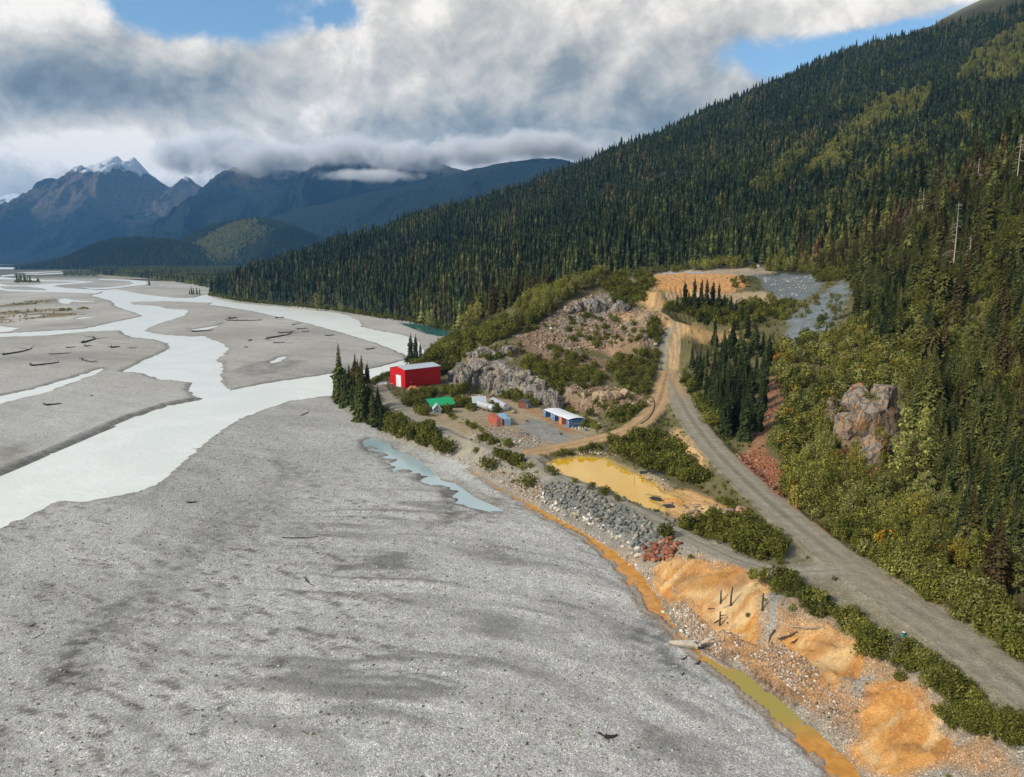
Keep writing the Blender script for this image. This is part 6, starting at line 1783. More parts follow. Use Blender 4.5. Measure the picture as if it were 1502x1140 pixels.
def roof_sheet(label, s0, s1, rise, z):
    e = thing('shelter_roof', label, 'roof', q0 + uu * s0 + Vector((0, 0, z)), math.atan2(uu.y, uu.x), 'white roofs over the containers')
    L = s1 - s0; n = max(3, int(L / 1.1))
    for i in range(n):
        a, b = i * L / n, (i + 1) * L / n
        V = []; F = []
        ys = np.linspace(-0.3, 6.9, 7)
        for x in (a + 0.02, b - 0.02):
            for y in ys: V.append((x, y, 0.10 + rise * math.sin(math.pi * (y + 0.3) / 7.2)))
        V += [(x, y, z_ - 0.06) for x, y, z_ in V]
        for k in range(6):
            F += [(k, k + 1, 8 + k, 7 + k), (14 + k, 21 + k, 22 + k, 15 + k), (k, 14 + k, 15 + k, k + 1), (7 + k, 8 + k, 22 + k, 21 + k)]
        F += [(0, 7, 21, 14), (6, 20, 27, 13)]
        MB().add(V, F).build('roof_panel', m_white, e)
    bm_ = MB()
    for y in (0.3, 3.3, 6.3): bm_.box(0.1, L - 0.1, y, y + 0.1, -0.02, 0.03 + rise * math.sin(math.pi * (y + 0.3) / 7.2) * 0.9)
    bm_.build('beam', m_grey, e)
roof_sheet('white sheet roof over the far three containers', 0.0, 16.2, 0.35, 2.80)
roof_sheet('white sheet roof over the nearest two containers, the lower step', 15.4, 22.8, 0.5, 3.02)
for k, (s, t) in enumerate(((3.6, 1.6), (5.4, 1.9))):
    pp = q0 + uu * s + ww * t
    e = thing('supply_crate', 'pale blue crate in the shelter bay, %s the far blue container' % ('beside' if k == 0 else 'one step away from'), 'crate', pp, wy, 'crates in the shelter bay')
    for z in range(3): MB().box(0, 1.2, -0.6, 0.6, z * 0.5, z * 0.5 + 0.45).build('box_layer', m_clblue, e)
    MB().box(-0.04, 1.24, -0.64, 0.64, 1.45, 1.55).build('lid', m_white, e)
v_ = Vector((-0.33, 0.944, 0)); vy = math.atan2(v_.y, v_.x)
GP2 = 'containers standing side by side on the gravel'
container('rust red shipping container standing alone beside a light blue one', Z6(733.2, 625.6), vy, 11.0, m_cred, GP2, False, 2.95)
container('light blue shipping container with its doors towards the track', Z6(745, 624.8), vy, 6.4, m_clblue, GP2, False, 2.75)
container('second light blue shipping container, behind the first', Z6(742.6, 620.5) + v_ * 2.0, vy, 4.4, m_clblue, GP2, False, 2.6)

# ------------------------------------------------------------------ odds and ends of the camp
def heap_sheet(name, label, cat, px, py, L, Wd, h, yaw, m, z=None):
    p = G(px, py) if z is None else Z6(px, py, z)
    V, F = [], []; nx, ny = 12, 8; r_ = np.random.default_rng(int(px))
    for j in range(ny):
        for i in range(nx):
            x = -L / 2 + L * i / (nx - 1); y = -Wd / 2 + Wd * j / (ny - 1)
            e_ = min(1, 3.5 * min(i, nx - 1 - i) / (nx - 1)) * min(1, 3.5 * min(j, ny - 1 - j) / (ny - 1))
            V.append((x, y, h * e_ * r_.uniform(0.75, 1.1) - 0.05 * (1 - e_)))
    F = [(j * nx + i, j * nx + i + 1, (j + 1) * nx + i + 1, (j + 1) * nx + i) for j in range(ny - 1) for i in range(nx - 1)]
    return tag(MB().add(V, F).build(name, m, None, p, yaw), label, cat)
heap_sheet('covered_stack', 'white tarpaulin covered stack at the river side of the red building', 'tarpaulin', 562, 563, 8, 4, 1.2, R(20), m_tarp)
heap_sheet('covered_stack', 'faded orange sheeting over a low stack in the bushes by the red building', 'sheeting', 606, 571, 6, 2.4, 1.6, R(12), m_otarp)
heap_sheet('plastic_liner', 'black plastic liner lying at the lower end of the yellow pond', 'liner', 968, 733, 6.5, 2.2, 0.35, R(-50), m_black)
heap_sheet('plastic_liner', 'black plastic liner crumpled on the bank below the pondside bushes', 'liner', 960, 694, 9, 2.4, 0.5, R(-20), m_black)
heap_sheet('plastic_liner', 'black plastic liner strip in front of the ochre ground, nearest the track', 'liner', 985, 743, 5.0, 1.6, 0.35, R(-38), m_black)
def barrel(label, px, py, m, z=None, sc=1.0):
    p = G(px, py) if z is None else Z6(px, py, z)
    e = thing('barrel', label, 'barrel', p, 0, None, sc)
    MB().tube([(0, 0, 0), (0, 0, 0.28), (0, 0, 0.3), (0, 0, 0.6), (0, 0, 0.62), (0, 0, 0.88)], [0.29, 0.29, 0.305, 0.305, 0.29, 0.29], 14).build('drum', m, e)
    MB().tube([(0, 0, 0.882), (0, 0, 0.91)], [0.3, 0.3], 14).build('lid', m_white, e)
barrel('teal plastic barrel by the white door of the red building', 575, 567, m_teal_p, None, 1.6)
barrel('teal plastic barrel standing alone at the edge of the haul road', 1325, 934, m_teal_p, None, 0.9)
barrel('teal plastic barrel at the near corner of the container row', 859, 632, m_teal_p, None, 1.3)
p = G(573, 562)
e = thing('outhouse', 'narrow brown outhouse against the corner of the red building', 'outhouse', p, R(40))
MB().box(-0.7, 0.7, -0.7, 0.7, 0, 2.6).build('wall', m_brownboard, e); MB().prism([(-0.9, 2.62), (0.9, 2.9), (0.9, 3.0), (-0.9, 2.72)], -0.9, 0.9).build('roof', m_darkgrey, e)
MB().box(-0.4, 0.4, -0.76, -0.71, 0.05, 2.1).build('door', m_darkgrey, e)
p = G(768, 638)
e = thing('plank_heap', 'heap of old planks and pipes on the rubble below the containers', 'heap', p, R(-30))
for k in range(16):
    L_ = rng.uniform(1.6, 3.4); o = MB().box(-L_ / 2, L_ / 2, -0.11, 0.11, -0.05, 0.05).build('plank', m_grey_wood if k % 3 else m_dark_wood, e)
    o.location = (rng.uniform(-1.6, 1.6), rng.uniform(-1.0, 1.0), 0.15 + 0.07 * (k // 2)); o.rotation_euler = (rng.normal(0, 0.12), rng.normal(0, 0.15), rng.uniform(-0.9, 0.9))
for k, (px, py, L_) in enumerate(((983, 402.5, 9), (1022, 402, 12))):
    p = Vector(drop(px, py, F1)[0])
    e = thing('pipe_stack', 'stack of grey pipes on the ochre plateau edge, the %s one' % ('left' if k == 0 else 'longer right'), 'pipes', p, R(4))
    for j in range(6):
        MB().tube([(-L_ / 2, 0, 0), (L_ / 2, 0, 0)], 0.28, 8).build('pipe', m_tank if j % 2 else m_roofgrey, e, (rng.uniform(-0.4, 0.4), (j % 3) * 0.6 + 0.3 * (j // 3), 0.3 + 0.5 * (j // 3)))
hp_ = [G(x, y) + Vector((0, 0, 0.12)) for x, y in ((940, 622), (950, 615), (957, 605), (960, 594), (958, 586), (954, 582))]
tag(MB().tube(smooth_line(np.array([tuple(v) for v in hp_]), 5), 0.16, 6).build('hose', m_black), 'black hose curving down the slope beside the ochre road', 'hose')
pp = G(931, 690)
tag(MB().tube([(0, 0, -0.3), (0.02, 0, 2.0), (0, 0.03, 4.2)], [0.13, 0.12, 0.10], 8).build('post', m_dark_wood, None, pp), 'dark upright post at the far shore of the yellow pond', 'post')

# old piles standing in the ochre bank
POSTS = [((1057, 885), 866, 'dark timber pile left of its twin on the cream ochre face', 0.02), ((1072, 889), 861, 'taller dark timber pile right of its twin on the cream ochre face', -0.05), ((1055.5, 918), 897, 'dark timber pile with crossed planks at the foot of the ochre face', 0.0),
         ((1118, 895), 870, 'dark timber pile at the edge of the grey gully', 0.02), ((1120, 847), 830, 'grey leaning timber pile on the rim beside the bushes', -0.2)]
for (x, y), t, lb, ln in POSTS:
    p = G(x, y); hh_ = abs(at(x, t, p.y)[2] - p.z)
    o = tag(MB().tube([(0, 0, -0.5), (0.03, 0, hh_ * 0.5), (ln * hh_, 0, hh_)], [0.20, 0.17, 0.12], 7).build('timber_pile', m_dark_wood if ln > -0.1 else m_grey_wood, None, p, rng.uniform(0, 6)), lb, 'timber pile', 'timber piles in the ochre bank')
def log(name, label, a, b, r, m, cat='log', group=None, roots=0, branches=0, bend=0.1, seed=0, lift=0.0):
    r_ = np.random.default_rng(seed + 900)
    pa, pb = G(*a), G(*b)
    d = pb - pa; L = d.length; s = d.normalized().cross(Vector((0, 0, 1))).normalized()
    e = thing(name, label, cat, pa, 0, group)
    path = [Vector((0, 0, r * 0.8 + lift))] + [d * t + s * bend * L * math.sin(math.pi * t) * r_.uniform(0.5, 1) + Vector((0, 0, r * (0.8 - 0.3 * t) + lift * (1 - t))) for t in (0.25, 0.5, 0.75, 1.0)]
    MB().tube(path, [r, r * 0.9, r * 0.78, r * 0.62, r * 0.4], 8).build('trunk', m, e)
    for k in range(roots):
        dv = Vector((r_.normal(), r_.normal(), r_.uniform(-0.1, 1.0))).normalized() * r * r_.uniform(2.5, 5) - d.normalized() * r * 1.2
        MB().tube([path[0], path[0] + dv * 0.6 + Vector((0, 0, r * 0.3)), path[0] + dv], [r * 0.42, r * 0.28, r * 0.08], 5).build('root', m, e)
    for k in range(branches):
        q = path[1 + k % 4]; dv = Vector((r_.normal(), r_.normal(), r_.uniform(0.0, 0.35))).normalized() * min(L * r_.uniform(0.12, 0.28), 14 * r)
        MB().tube([q, q + dv * 0.5, q + dv + Vector((0, 0, -0.1))], [r * 0.4, r * 0.25, r * 0.08], 5).build('branch', m, e)
    return e
log('plank', 'weathered beam lying level left of the piles', (1039, 894), (1049, 893), 0.14, m_dark_wood, 'beam', None, bend=0)
log('plank', 'weathered beam leaning from the tall pile', (1061, 893), (1073, 886), 0.12, m_grey_wood, 'beam', None, bend=0)
log('plank', 'dark beam crossing behind the lowest pile', (1047, 915), (1061, 906), 0.13, m_dark_wood, 'beam', None, bend=0)
log('plank', 'short dark beam right of the lowest pile', (1058, 904), (1066, 902.5), 0.13, m_dark_wood, 'beam', None, bend=0)
log('fallen_log', 'dark fallen trunk lying down the grey gully of the ochre bank', (1137, 925), (1127, 944), 0.2, m_dark_wood, 'log', None, branches=2, seed=1)
log('fallen_log', 'weathered pole lying along the rim of the second ochre face', (1157, 919), (1206, 921), 0.16, m_grey_wood, 'log', None, branches=4, seed=2)
log('brush_heap', 'tangle of dead dark branches at the left rim of the second ochre face', (1146, 938), (1168, 928), 0.22, m_dark_wood, 'branches', None, roots=5, branches=12, seed=3)
log('brush_heap', 'small tuft of dead branches on the second ochre face', (1162, 944), (1170, 938), 0.18, m_dark_wood, 'branches', None, roots=4, branches=8, seed=4)
log('dead_branch', 'bleached forked branch near the creek below the piles', (1055, 948), (1062, 928), 0.12, m_pale_wood, 'branch', None, branches=6, seed=5)
log('driftwood_log', 'broad pale split log bridging the orange creek', (1024, 951), (981, 946), 0.85, m_pale_wood, 'log', None, roots=4, branches=1, bend=0.03, seed=6)
log('driftwood_log', 'grey pole lying beside the creek above the pale split log', (1024, 948), (1049, 945), 0.28, m_grey_wood, 'log', None, roots=2, seed=7)
DRIFT = [((4, 521), (46, 511), 0.7, 5, 4, 'long forked drift log at the left end of the nearer bar'), ((120, 503.5), (136, 494), 0.9, 6, 5, 'drift log with a big root wad near the top of the nearer bar'),
         ((98, 510.5), (110, 509), 0.5, 4, 2, 'short drift log below the root wad'), ((74, 520), (104, 518), 0.5, 3, 3, 'thin drift log lying across the middle of the nearer bar'), ((125, 508.5), (134, 507), 0.6, 5, 2, 'stubby drift log right of the root wad'),
         ((163, 510.5), (175, 508.5), 0.8, 6, 3, 'dark stump shaped drift log in the middle right of the nearer bar'), ((190, 511), (201, 510.5), 0.4, 2, 2, 'smallest drift log at the right end of the nearer bar'),
         ((46, 537), (86, 532), 0.7, 7, 8, 'tangled heap of drift logs low on the nearer bar'), ((120, 527), (143, 532), 0.6, 4, 3, 'slanting drift log left of the side channel'),
         ((334, 470.5), (384, 470), 0.8, 4, 6, 'long dark drift log on the far bar'), ((336, 468), (346, 465.5), 0.9, 6, 2, 'dark root wad left above the long log on the far bar'), ((283, 487), (312, 484.5), 0.7, 5, 4, 'dark drift log beside the blue puddle'),
         ((405, 467), (415, 465.5), 0.7, 5, 2, 'lone drift log right of the long dark one'), ((392, 497), (428, 487), 0.7, 6, 7, 'biggest tangle of drift logs on the right of the far bar'), ((410, 489), (430, 486.5), 0.6, 4, 5, 'drift log on top of the tangle on the far bar'),
         ((428, 477), (444, 472.5), 0.5, 3, 3, 'drift log above the tangle on the far bar'), ((436, 483), (452, 481.5), 0.5, 4, 2, 'drift log right of the tangle on the far bar'), ((443, 487.5), (453, 486), 0.5, 4, 2, 'short drift log at the right end of the far bar'),
         ((478, 493), (491, 491.5), 0.6, 4, 2, 'drift log near the right arm of the river'), ((402, 503.5), (418, 502.5), 0.5, 3, 2, 'drift log below the tangle on the far bar'), ((538, 513), (549, 511), 0.6, 5, 3, 'brownish drift log near the narrow end of the far bar'),
         ((365, 500), (368, 498), 0.5, 4, 2, 'little stump left of the tangle on the far bar'), ((360, 510), (364, 509.5), 0.5, 4, 1, 'little stump low on the far bar'), ((390, 497), (400, 500), 0.4, 3, 3, 'branching drift log at the left foot of the tangle'),
         ((68, 595), (90, 592), 0.5, 5, 6, 'spreading dead branches on the lower bar'), ((133, 581), (136, 580), 0.4, 4, 0, 'tiny stump alone on the lower bar'), ((441, 610), (449, 600), 0.32, 4, 1, 'pale log lying towards the river on the near gravel'),
         ((272, 661), (309, 655), 0.25, 0, 1, 'thin straight pole at the near river edge'), ((277, 738), (290, 736), 0.3, 5, 2, 'dark snag alone on the open near gravel'), ((448, 849), (462, 860), 0.22, 3, 2, 'reddish root stick in the middle of the near gravel'),
         ((414, 789), (467, 787), 0.18, 1, 3, 'thin dark drift stick high on the near gravel'), ((262, 988), (284, 992), 0.10, 0, 2, 'curved bleached stick on the near gravel'), ((44, 920), (51, 914), 0.12, 1, 0, 'dark stick at the left edge of the near gravel'),
         ((47, 938), (66, 926), 0.07, 0, 1, 'thin twig below the dark stick at the left'), ((110, 1030), (119, 1038), 0.07, 0, 0, 'short twig low on the left of the near gravel'), ((888, 1083), (905, 1079), 0.35, 6, 1, 'dark root stump at the bottom of the near gravel'),
         ((1001, 968), (1007, 962), 0.16, 4, 0, 'small rusty stump left of the pale split log'), ((1021, 975), (1025, 968), 0.16, 3, 0, 'small rusty stump below the pale split log'), ((1000, 991), (1003, 986), 0.15, 3, 0, 'lowest rusty stump by the creek'),
         ((443, 1072), (463, 1078), 0.08, 0, 1, 'dark thin twig low in the middle of the near gravel')]
for k, (a, b, r_, rt_, br_, lb) in enumerate(DRIFT):
    log('driftwood_log', lb, a, b, r_ * 0.85, m_dark_wood if k not in (25, 26, 31) else m_pale_wood, 'driftwood', 'driftwood on the gravel bars', rt_, br_, 0.14, 20 + k)

# far white huts
for k, (px, py, w_, h_) in enumerate(((206, 406.2, 20, 5), (218, 407.2, 14, 4))):
    p = W([(px, py)])[0]
    e = thing('white_hut', 'far white hut across the river flats, the %s one' % ('larger left' if k == 0 else 'smaller right'), 'hut', (p[0], p[1], 0.2), R(8))
    MB().prism([(-5, 0), (5, 0), (5, h_), (0, h_ + 3), (-5, h_)], -w_ / 2, w_ / 2).build('wall', m_white, e)
    MB().prism([(-5.6, h_ - 0.2), (0, h_ + 3.2), (5.6, h_ - 0.2), (5.6, h_ + 0.1), (0, h_ + 3.6), (-5.6, h_ + 0.1)], -w_ / 2 - 0.5, w_ / 2 + 0.5).build('roof', m_roofgrey, e)
    MB().box(-1.5, 1.5, -5.2, -5.05, 0, 3.2).build('door', m_darkgrey, e)

# dead trees on the nearer slope
for k, (px, py, t, lb) in enumerate(((1397, 405, 296, 'tall bleached dead spruce with bare branches on the nearer slope'), (1433, 270, 232, 'bleached dead treetop high on the nearer slope'), (1492, 262, 196, 'bleached dead tree at the upper right edge'),
                                     (1352, 320, 275, 'pale thin dead tree left of the tall bleached one'), (1420, 395, 345, 'pale broken dead tree right of the tall bleached one'))):
    p = G(px, py); hh_ = max(9, abs(at(px, t, p.y)[2] - p.z))
    e = thing('dead_tree', lb, 'dead tree', p, 0, 'dead trees on the nearer slope')
    MB().tube([(0, 0, -0.5), (0.1, 0, hh_ * 0.5), (0.0, 0.1, hh_)], [0.30, 0.2, 0.05], 6).build('trunk', m_pale_wood, e)
    r_ = np.random.default_rng(60 + k)
    for j in range(26):
        z = hh_ * r_.uniform(0.3, 0.97); an = r_.uniform(0, 6.28); L_ = (1.1 - z / hh_) * hh_ * 0.20 + 0.5
        MB().tube([(0, 0, z), (L_ * .6 * math.cos(an), L_ * .6 * math.sin(an), z - 0.1 * L_), (L_ * math.cos(an), L_ * math.sin(an), z - 0.35 * L_)], [0.08, 0.06, 0.02], 4).build('branch', m_pale_wood, e)
# ------------------------------------------------------------------ stones
def stone_mat(name, stops, bumps=0.5, ns=1.2):
    m, w = mat(name)
    t = w.attr('tint', 'INSTANCER').outputs['Fac']
    oi = w.new('ShaderNodeObjectInfo')
    p = w.new('ShaderNodeNewGeometry').outputs['Position']
    n = w.noise(p, ns, 6, 0.65)
    c = w.ramp(t, stops)
    k = w.math('MULTIPLY', w.lin(n, 0.25, 0.75, 0.62, 1.38), w.lin(oi.outputs['Random'], 0, 1, 0.78, 1.22))
    finish(w, w.vmath('SCALE', c, s=k), 0.9, w.bump(w.noise(p, ns * 3, 4, 0.7), bumps, 0.15), 0.25)
    return m
m_stone = stone_mat('quarried_stone', [(0.0, (0.085, 0.092, 0.080)), (0.35, (0.155, 0.162, 0.142)), (0.55, (0.23, 0.22, 0.185)), (0.75, (0.33, 0.28, 0.20)), (1.0, (0.52, 0.50, 0.45))])
m_rust = stone_mat('rust_stained_stone', [(0.0, (0.16, 0.060, 0.035)), (0.5, (0.26, 0.095, 0.050)), (0.8, (0.34, 0.155, 0.085)), (1.0, (0.24, 0.19, 0.15))])
m_warm = stone_mat('weathered_rubble', [(0.0, (0.14, 0.105, 0.075)), (0.4, (0.27, 0.185, 0.115)), (0.7, (0.38, 0.28, 0.19)), (1.0, (0.56, 0.52, 0.46))])
def stone_hull(seed, n=15, sq=(1, 0.8, 0.65)):
    r_ = np.random.default_rng(seed)
    d = r_.normal(size=(n, 3)); d /= np.linalg.norm(d, axis=1)[:, None]
    d *= r_.uniform(0.8, 1.1, (n, 1))
    d = np.sign(d) * np.abs(d) ** 0.8 * np.array(sq)
    bm = bmesh.new()
    for v in d: bm.verts.new(v)
    r = bmesh.ops.convex_hull(bm, input=bm.verts)
    dead = list({g for g in r['geom_interior'] + r['geom_unused'] if isinstance(g, bmesh.types.BMVert)})
    if dead: bmesh.ops.delete(bm, geom=dead, context='VERTS')
    bm.verts.ensure_lookup_table(); bm.verts.index_update()
    V = np.array([v.co[:] for v in bm.verts]); F = np.array([[v.index for v in f.verts] for f in bm.faces]); bm.free()
    return V, F
HULLS = [stone_hull(700 + i, 15, (1, [0.8, 0.7, 0.95, 0.6][i % 4], [0.65, 0.75, 0.6, 0.5][i % 4])) for i in range(8)]
ST = {m.name: [me_of('stone', V, F, m) for V, F in HULLS] for m in (m_stone, m_rust, m_warm)}
PC_ST = {m.name: proto_col(nm, [(V, F, m) for V, F in HULLS[:6]]) for m, nm in ((m_stone, 'grey_stone'), (m_rust, 'rust_stone'), (m_warm, 'warm_stone'))}
def stone_points(poly, sp, jit=0.45):
    """roughly even points in a traced outline"""
    Pw = DP(poly); lo, hi = Pw.min(0), Pw.max(0)
    gx_, gy_ = np.meshgrid(np.arange(lo[0], hi[0], sp), np.arange(lo[1], hi[1], sp))
    q = np.c_[gx_.ravel(), gy_.ravel()] + rng.uniform(-jit, jit, (gx_.size, 2)) * sp
    q = q[inpoly(Pw, q[:, 0], q[:, 1])]
    return q
def stone_bank(name, label, cat, poly, sp, size, m, tintf, limit=300):
    q = stone_points(poly, sp)
    z = F1(q[:, 0], q[:, 1])
    s = rng.uniform(size[0], size[1], len(q)) * np.where(rng.random(len(q)) < 0.15, 1.35, 1)
    c = q.mean(0); zc = float(F1(c[0], c[1]))
    e = thing(name, label, cat, (c[0], c[1], zc))
    order = np.argsort(-s / np.hypot(q[:, 0], q[:, 1]))
    V_, F_ = [], []
    for rank, i in enumerate(order):
        rot = Euler((rng.uniform(-0.5, 0.5), rng.uniform(-0.5, 0.5), rng.uniform(0, 6.28)))
        loc = (q[i, 0] - c[0], q[i, 1] - c[1], z[i] - zc + s[i] * rng.uniform(0.10, 0.40))
        if rank < limit:
            o = bpy.data.objects.new('stone', ST[m.name][int(rng.integers(0, 8))]); C.objects.link(o); o.parent = e
            o.location = loc; o.rotation_euler = rot; o.scale = (s[i],) * 3
            o['tint'] = float(tintf(q[i]))
        else:
            V, F = HULLS[int(rng.integers(0, 8))]
            M = np.array(rot.to_matrix())
            F_.append(F + sum(map(len, V_))); V_.append((V * s[i]) @ M.T + np.array(loc))
    if V_:
        o = np_mesh('stone_fill', np.concatenate(V_), np.concatenate(F_), m, smooth=False); o.parent = e; o['kind'] = 'stuff'; o['tint'] = 0.4
    return e
toe_f = lambda q: float(np.clip(0.12 + 0.45 * rng.random() + (0.55 if float(SUF(q[0], q[1])) < 3.0 + rng.normal(0, 0.8) else 0.0) + (0.25 if rng.random() < 0.07 else 0), 0, 1))
stone_bank('riprap_bank', 'bank of angular grey quarry stones between the orange creek and the pond track', 'riprap',
           [(792, 716), (812, 708), (835, 709), (870, 724), (905, 742), (945, 762), (968, 780), (985, 792), (965, 797), (946, 804), (936, 820), (925, 812), (905, 796), (880, 780), (850, 768), (815, 750), (795, 735)],
           1.08, (0.48, 1.0), m_stone, toe_f)
stone_bank('rusty_boulder_heap', 'heap of rust red boulders at the near end of the grey stone bank', 'boulders',
           [(942, 806), (962, 794), (992, 792), (1000, 800), (985, 818), (960, 826), (944, 822)], 0.92, (0.55, 1.0), m_rust, lambda q: rng.random() * 0.85)
def rubble(name, label, m, sets):
    P_ = []
    for poly, n, size, tint, ok in sets:
        Pw = DP(poly); lo, hi = Pw.min(0), Pw.max(0)
        q = rng.uniform(lo, hi, (n * 7, 2)); q = q[inpoly(Pw, q[:, 0], q[:, 1])]
        q = q[fbm(q[:, 0] / 6, q[:, 1] / 6, 3, 171) > rng.uniform(0.25, 0.62, len(q))][:n]
        if not ok: q = q[(RDF(q[:, 0], q[:, 1]) > 0.3)]
        s = size[0] + (size[1] - size[0]) * rng.random(len(q)) ** 3
        P_.append(np.c_[q, F1(q[:, 0], q[:, 1]) + s * 0.1, s, rng.uniform(0, 6.28, len(q)), np.clip(rng.normal(tint[0], tint[1], len(q)), 0, 1), rng.integers(0, 6, len(q))])
    return scatter(name, PC_ST[m.name], np.vstack(P_), label, 'stones')
rubble('pale_toe_stones', 'pale stones strewn along the foot of the bank above the creek', m_warm, [
    ([(800, 744), (850, 770), (905, 800), (945, 835), (968, 870), (985, 885), (1000, 915), (1022, 940), (1010, 944), (985, 920), (960, 885), (935, 845), (890, 808), (840, 775), (800, 754)], 1500, (0.14, 0.55), (0.85, 0.15), True),
    ([(985, 860), (1010, 890), (1050, 930), (1090, 965), (1060, 970), (1020, 945), (992, 905)], 1300, (0.10, 0.42), (0.66, 0.25), True),
    ([(1050, 925), (1110, 930), (1160, 950), (1215, 1005), (1235, 1050), (1205, 1050), (1150, 1000), (1090, 955)], 1700, (0.09, 0.40), (0.55, 0.28), True),
    ([(690, 672), (735, 690), (790, 700), (800, 740), (765, 728), (720, 700), (700, 686)], 1500, (0.14, 0.55), (0.6, 0.25), True),
    ([(580, 640), (640, 650), (690, 676), (690, 684), (640, 664)], 500, (0.15, 0.5), (0.5, 0.25), True),
    ([(1215, 1012), (1258, 1000), (1290, 1002), (1250, 1050), (1260, 1100), (1220, 1090)], 700, (0.07, 0.26), (0.5, 0.25), True)])
rubble('quarry_rubble', 'broken rock strewn over the quarry slopes and the camp margins', m_warm, [
    ([(760, 490), (800, 470), (835, 446), (880, 428), (935, 452), (980, 478), (972, 512), (900, 518), (850, 512), (800, 520)], 3200, (0.2, 1.3), (0.32, 0.24), True),
    ([(745, 500), (790, 485), (850, 520), (905, 530), (870, 560), (800, 540)], 900, (0.2, 0.7), (0.3, 0.2), True),
    ([(822, 574), (870, 560), (930, 575), (960, 590), (925, 612), (870, 608)], 900, (0.25, 0.9), (0.4, 0.25), True),
    ([(690, 618), (740, 628), (800, 645), (780, 662), (720, 658), (690, 640)], 900, (0.15, 0.55), (0.5, 0.25), False),
    ([(650, 582), (690, 574), (730, 578), (690, 584)], 250, (0.3, 1.0), (0.5, 0.2), True),
    ([(835, 628), (870, 618), (890, 620), (868, 634)], 120, (0.3, 0.7), (0.8, 0.15), True),
    ([(905, 702), (930, 690), (965, 700), (990, 712), (975, 722), (950, 715)], 260, (0.15, 0.5), (0.4, 0.25), True),
    ([(840, 660), (900, 655), (905, 668), (850, 668)], 200, (0.2, 0.5), (0.6, 0.25), True),
    ([(985, 628), (1022, 655), (1036, 690), (1008, 684)], 200, (0.1, 0.4), (0.6, 0.2), False),
    ([(1000, 735), (1090, 748), (1110, 775), (1010, 765)], 300, (0.15, 0.8), (0.5, 0.25), True),
    ([(1105, 404), (1195, 402), (1205, 420), (1150, 440)], 250, (0.2, 0.7), (0.9, 0.1), True)])
rubble('rusty_scree', 'rust red broken rock below the outcrop and above the haul road', m_rust, [
    ([(1070, 680), (1112, 650), (1150, 690), (1175, 730), (1165, 752), (1095, 712)], 1500, (0.15, 0.75), (0.55, 0.25), False),
    ([(1122, 560), (1146, 545), (1150, 600), (1130, 640), (1095, 676), (1075, 672), (1110, 630)], 900, (0.2, 0.9), (0.6, 0.3), False),
    ([(1225, 655), (1275, 662), (1290, 690), (1265, 745), (1215, 700)], 700, (0.2, 0.9), (0.6, 0.25), True)])
# cobbles of the near gravel, only those large enough to read as stones
cb = []
q = np.c_[rng.uniform(-150, 80, 42000), rng.uniform(78, 330, 42000)]
k = (SUF(q[:, 0], q[:, 1]) < -0.5) & (Field(wv)(q[:, 0], q[:, 1]) < -1) & (Field(crk)(q[:, 0], q[:, 1]) < -0.5) & (np.abs(q[:, 0]) < 0.75 * q[:, 1] + 10)
k &= fbm(q[:, 0] / 20, q[:, 1] / 8, 3, 170) > rng.uniform(0.25, 0.65, len(q))
q = q[k]
s = 0.07 + 0.26 * rng.random(len(q)) ** 4
cb = np.c_[q, F1(q[:, 0], q[:, 1]) + s * 0.15, s, rng.uniform(0, 6.28, len(q)), np.clip(rng.normal(0.62, 0.25, len(q)), 0, 1), rng.integers(0, 6, len(q))]
scatter('cobbles', PC_ST[m_stone.name], cb, 'pale and dark cobbles lying on the near gravel bar', 'stones')

# ------------------------------------------------------------------ rock outcrop above the haul road: fractured blocks
m_rock, w = mat('fractured_rock')
p = w.new('ShaderNodeNewGeometry').outputs['Position']
n1 = w.noise(p, 0.35, 8, 0.65, 0.8); n2 = w.noise(p, 1.6, 6, 0.7, 0.4)
mp = w.new('ShaderNodeMapping'); w.put(mp.inputs[0], p); mp.inputs['Rotation'].default_value = (0.5, 0.25, 0.4); mp.inputs['Scale'].default_value = (1, 1, 0.25)
wp = w.vmath('ADD', mp.outputs[0], w.vmath('SCALE', p, s=0.0)); nzc = w.new('ShaderNodeTexNoise'); w.put(nzc.inputs['Vector'], p); nzc.inputs['Scale'].default_value = 0.5; nzc.inputs['Detail'].default_value = 4
vr = w.voro(w.vmath('ADD', wp, w.vmath('SCALE', nzc.outputs['Color'], s=3.0)), 0.33, 'DISTANCE_TO_EDGE')
ck = w.smooth(w.math('ADD', vr.outputs[0], w.math('MULTIPLY', w.math('SUBTRACT', n2, 0.5), 0.3)), 0.0, 0.09, 0.45, 1.0)
c = w.ramp(n1, [(0.30, (0.135, 0.120, 0.100)), (0.48, (0.25, 0.215, 0.175)), (0.56, (0.33, 0.20, 0.11)), (0.64, (0.30, 0.135, 0.055)), (0.75, (0.36, 0.30, 0.235))])
c = w.vmath('SCALE', c, s=w.math('MULTIPLY', ck, w.lin(n2, 0.25, 0.75, 0.65, 1.35)))
finish(w, c, 0.9, w.bump(w.math('ADD', w.math('MULTIPLY', ck, 0.5), n2), 0.9, 0.5), 0.25)
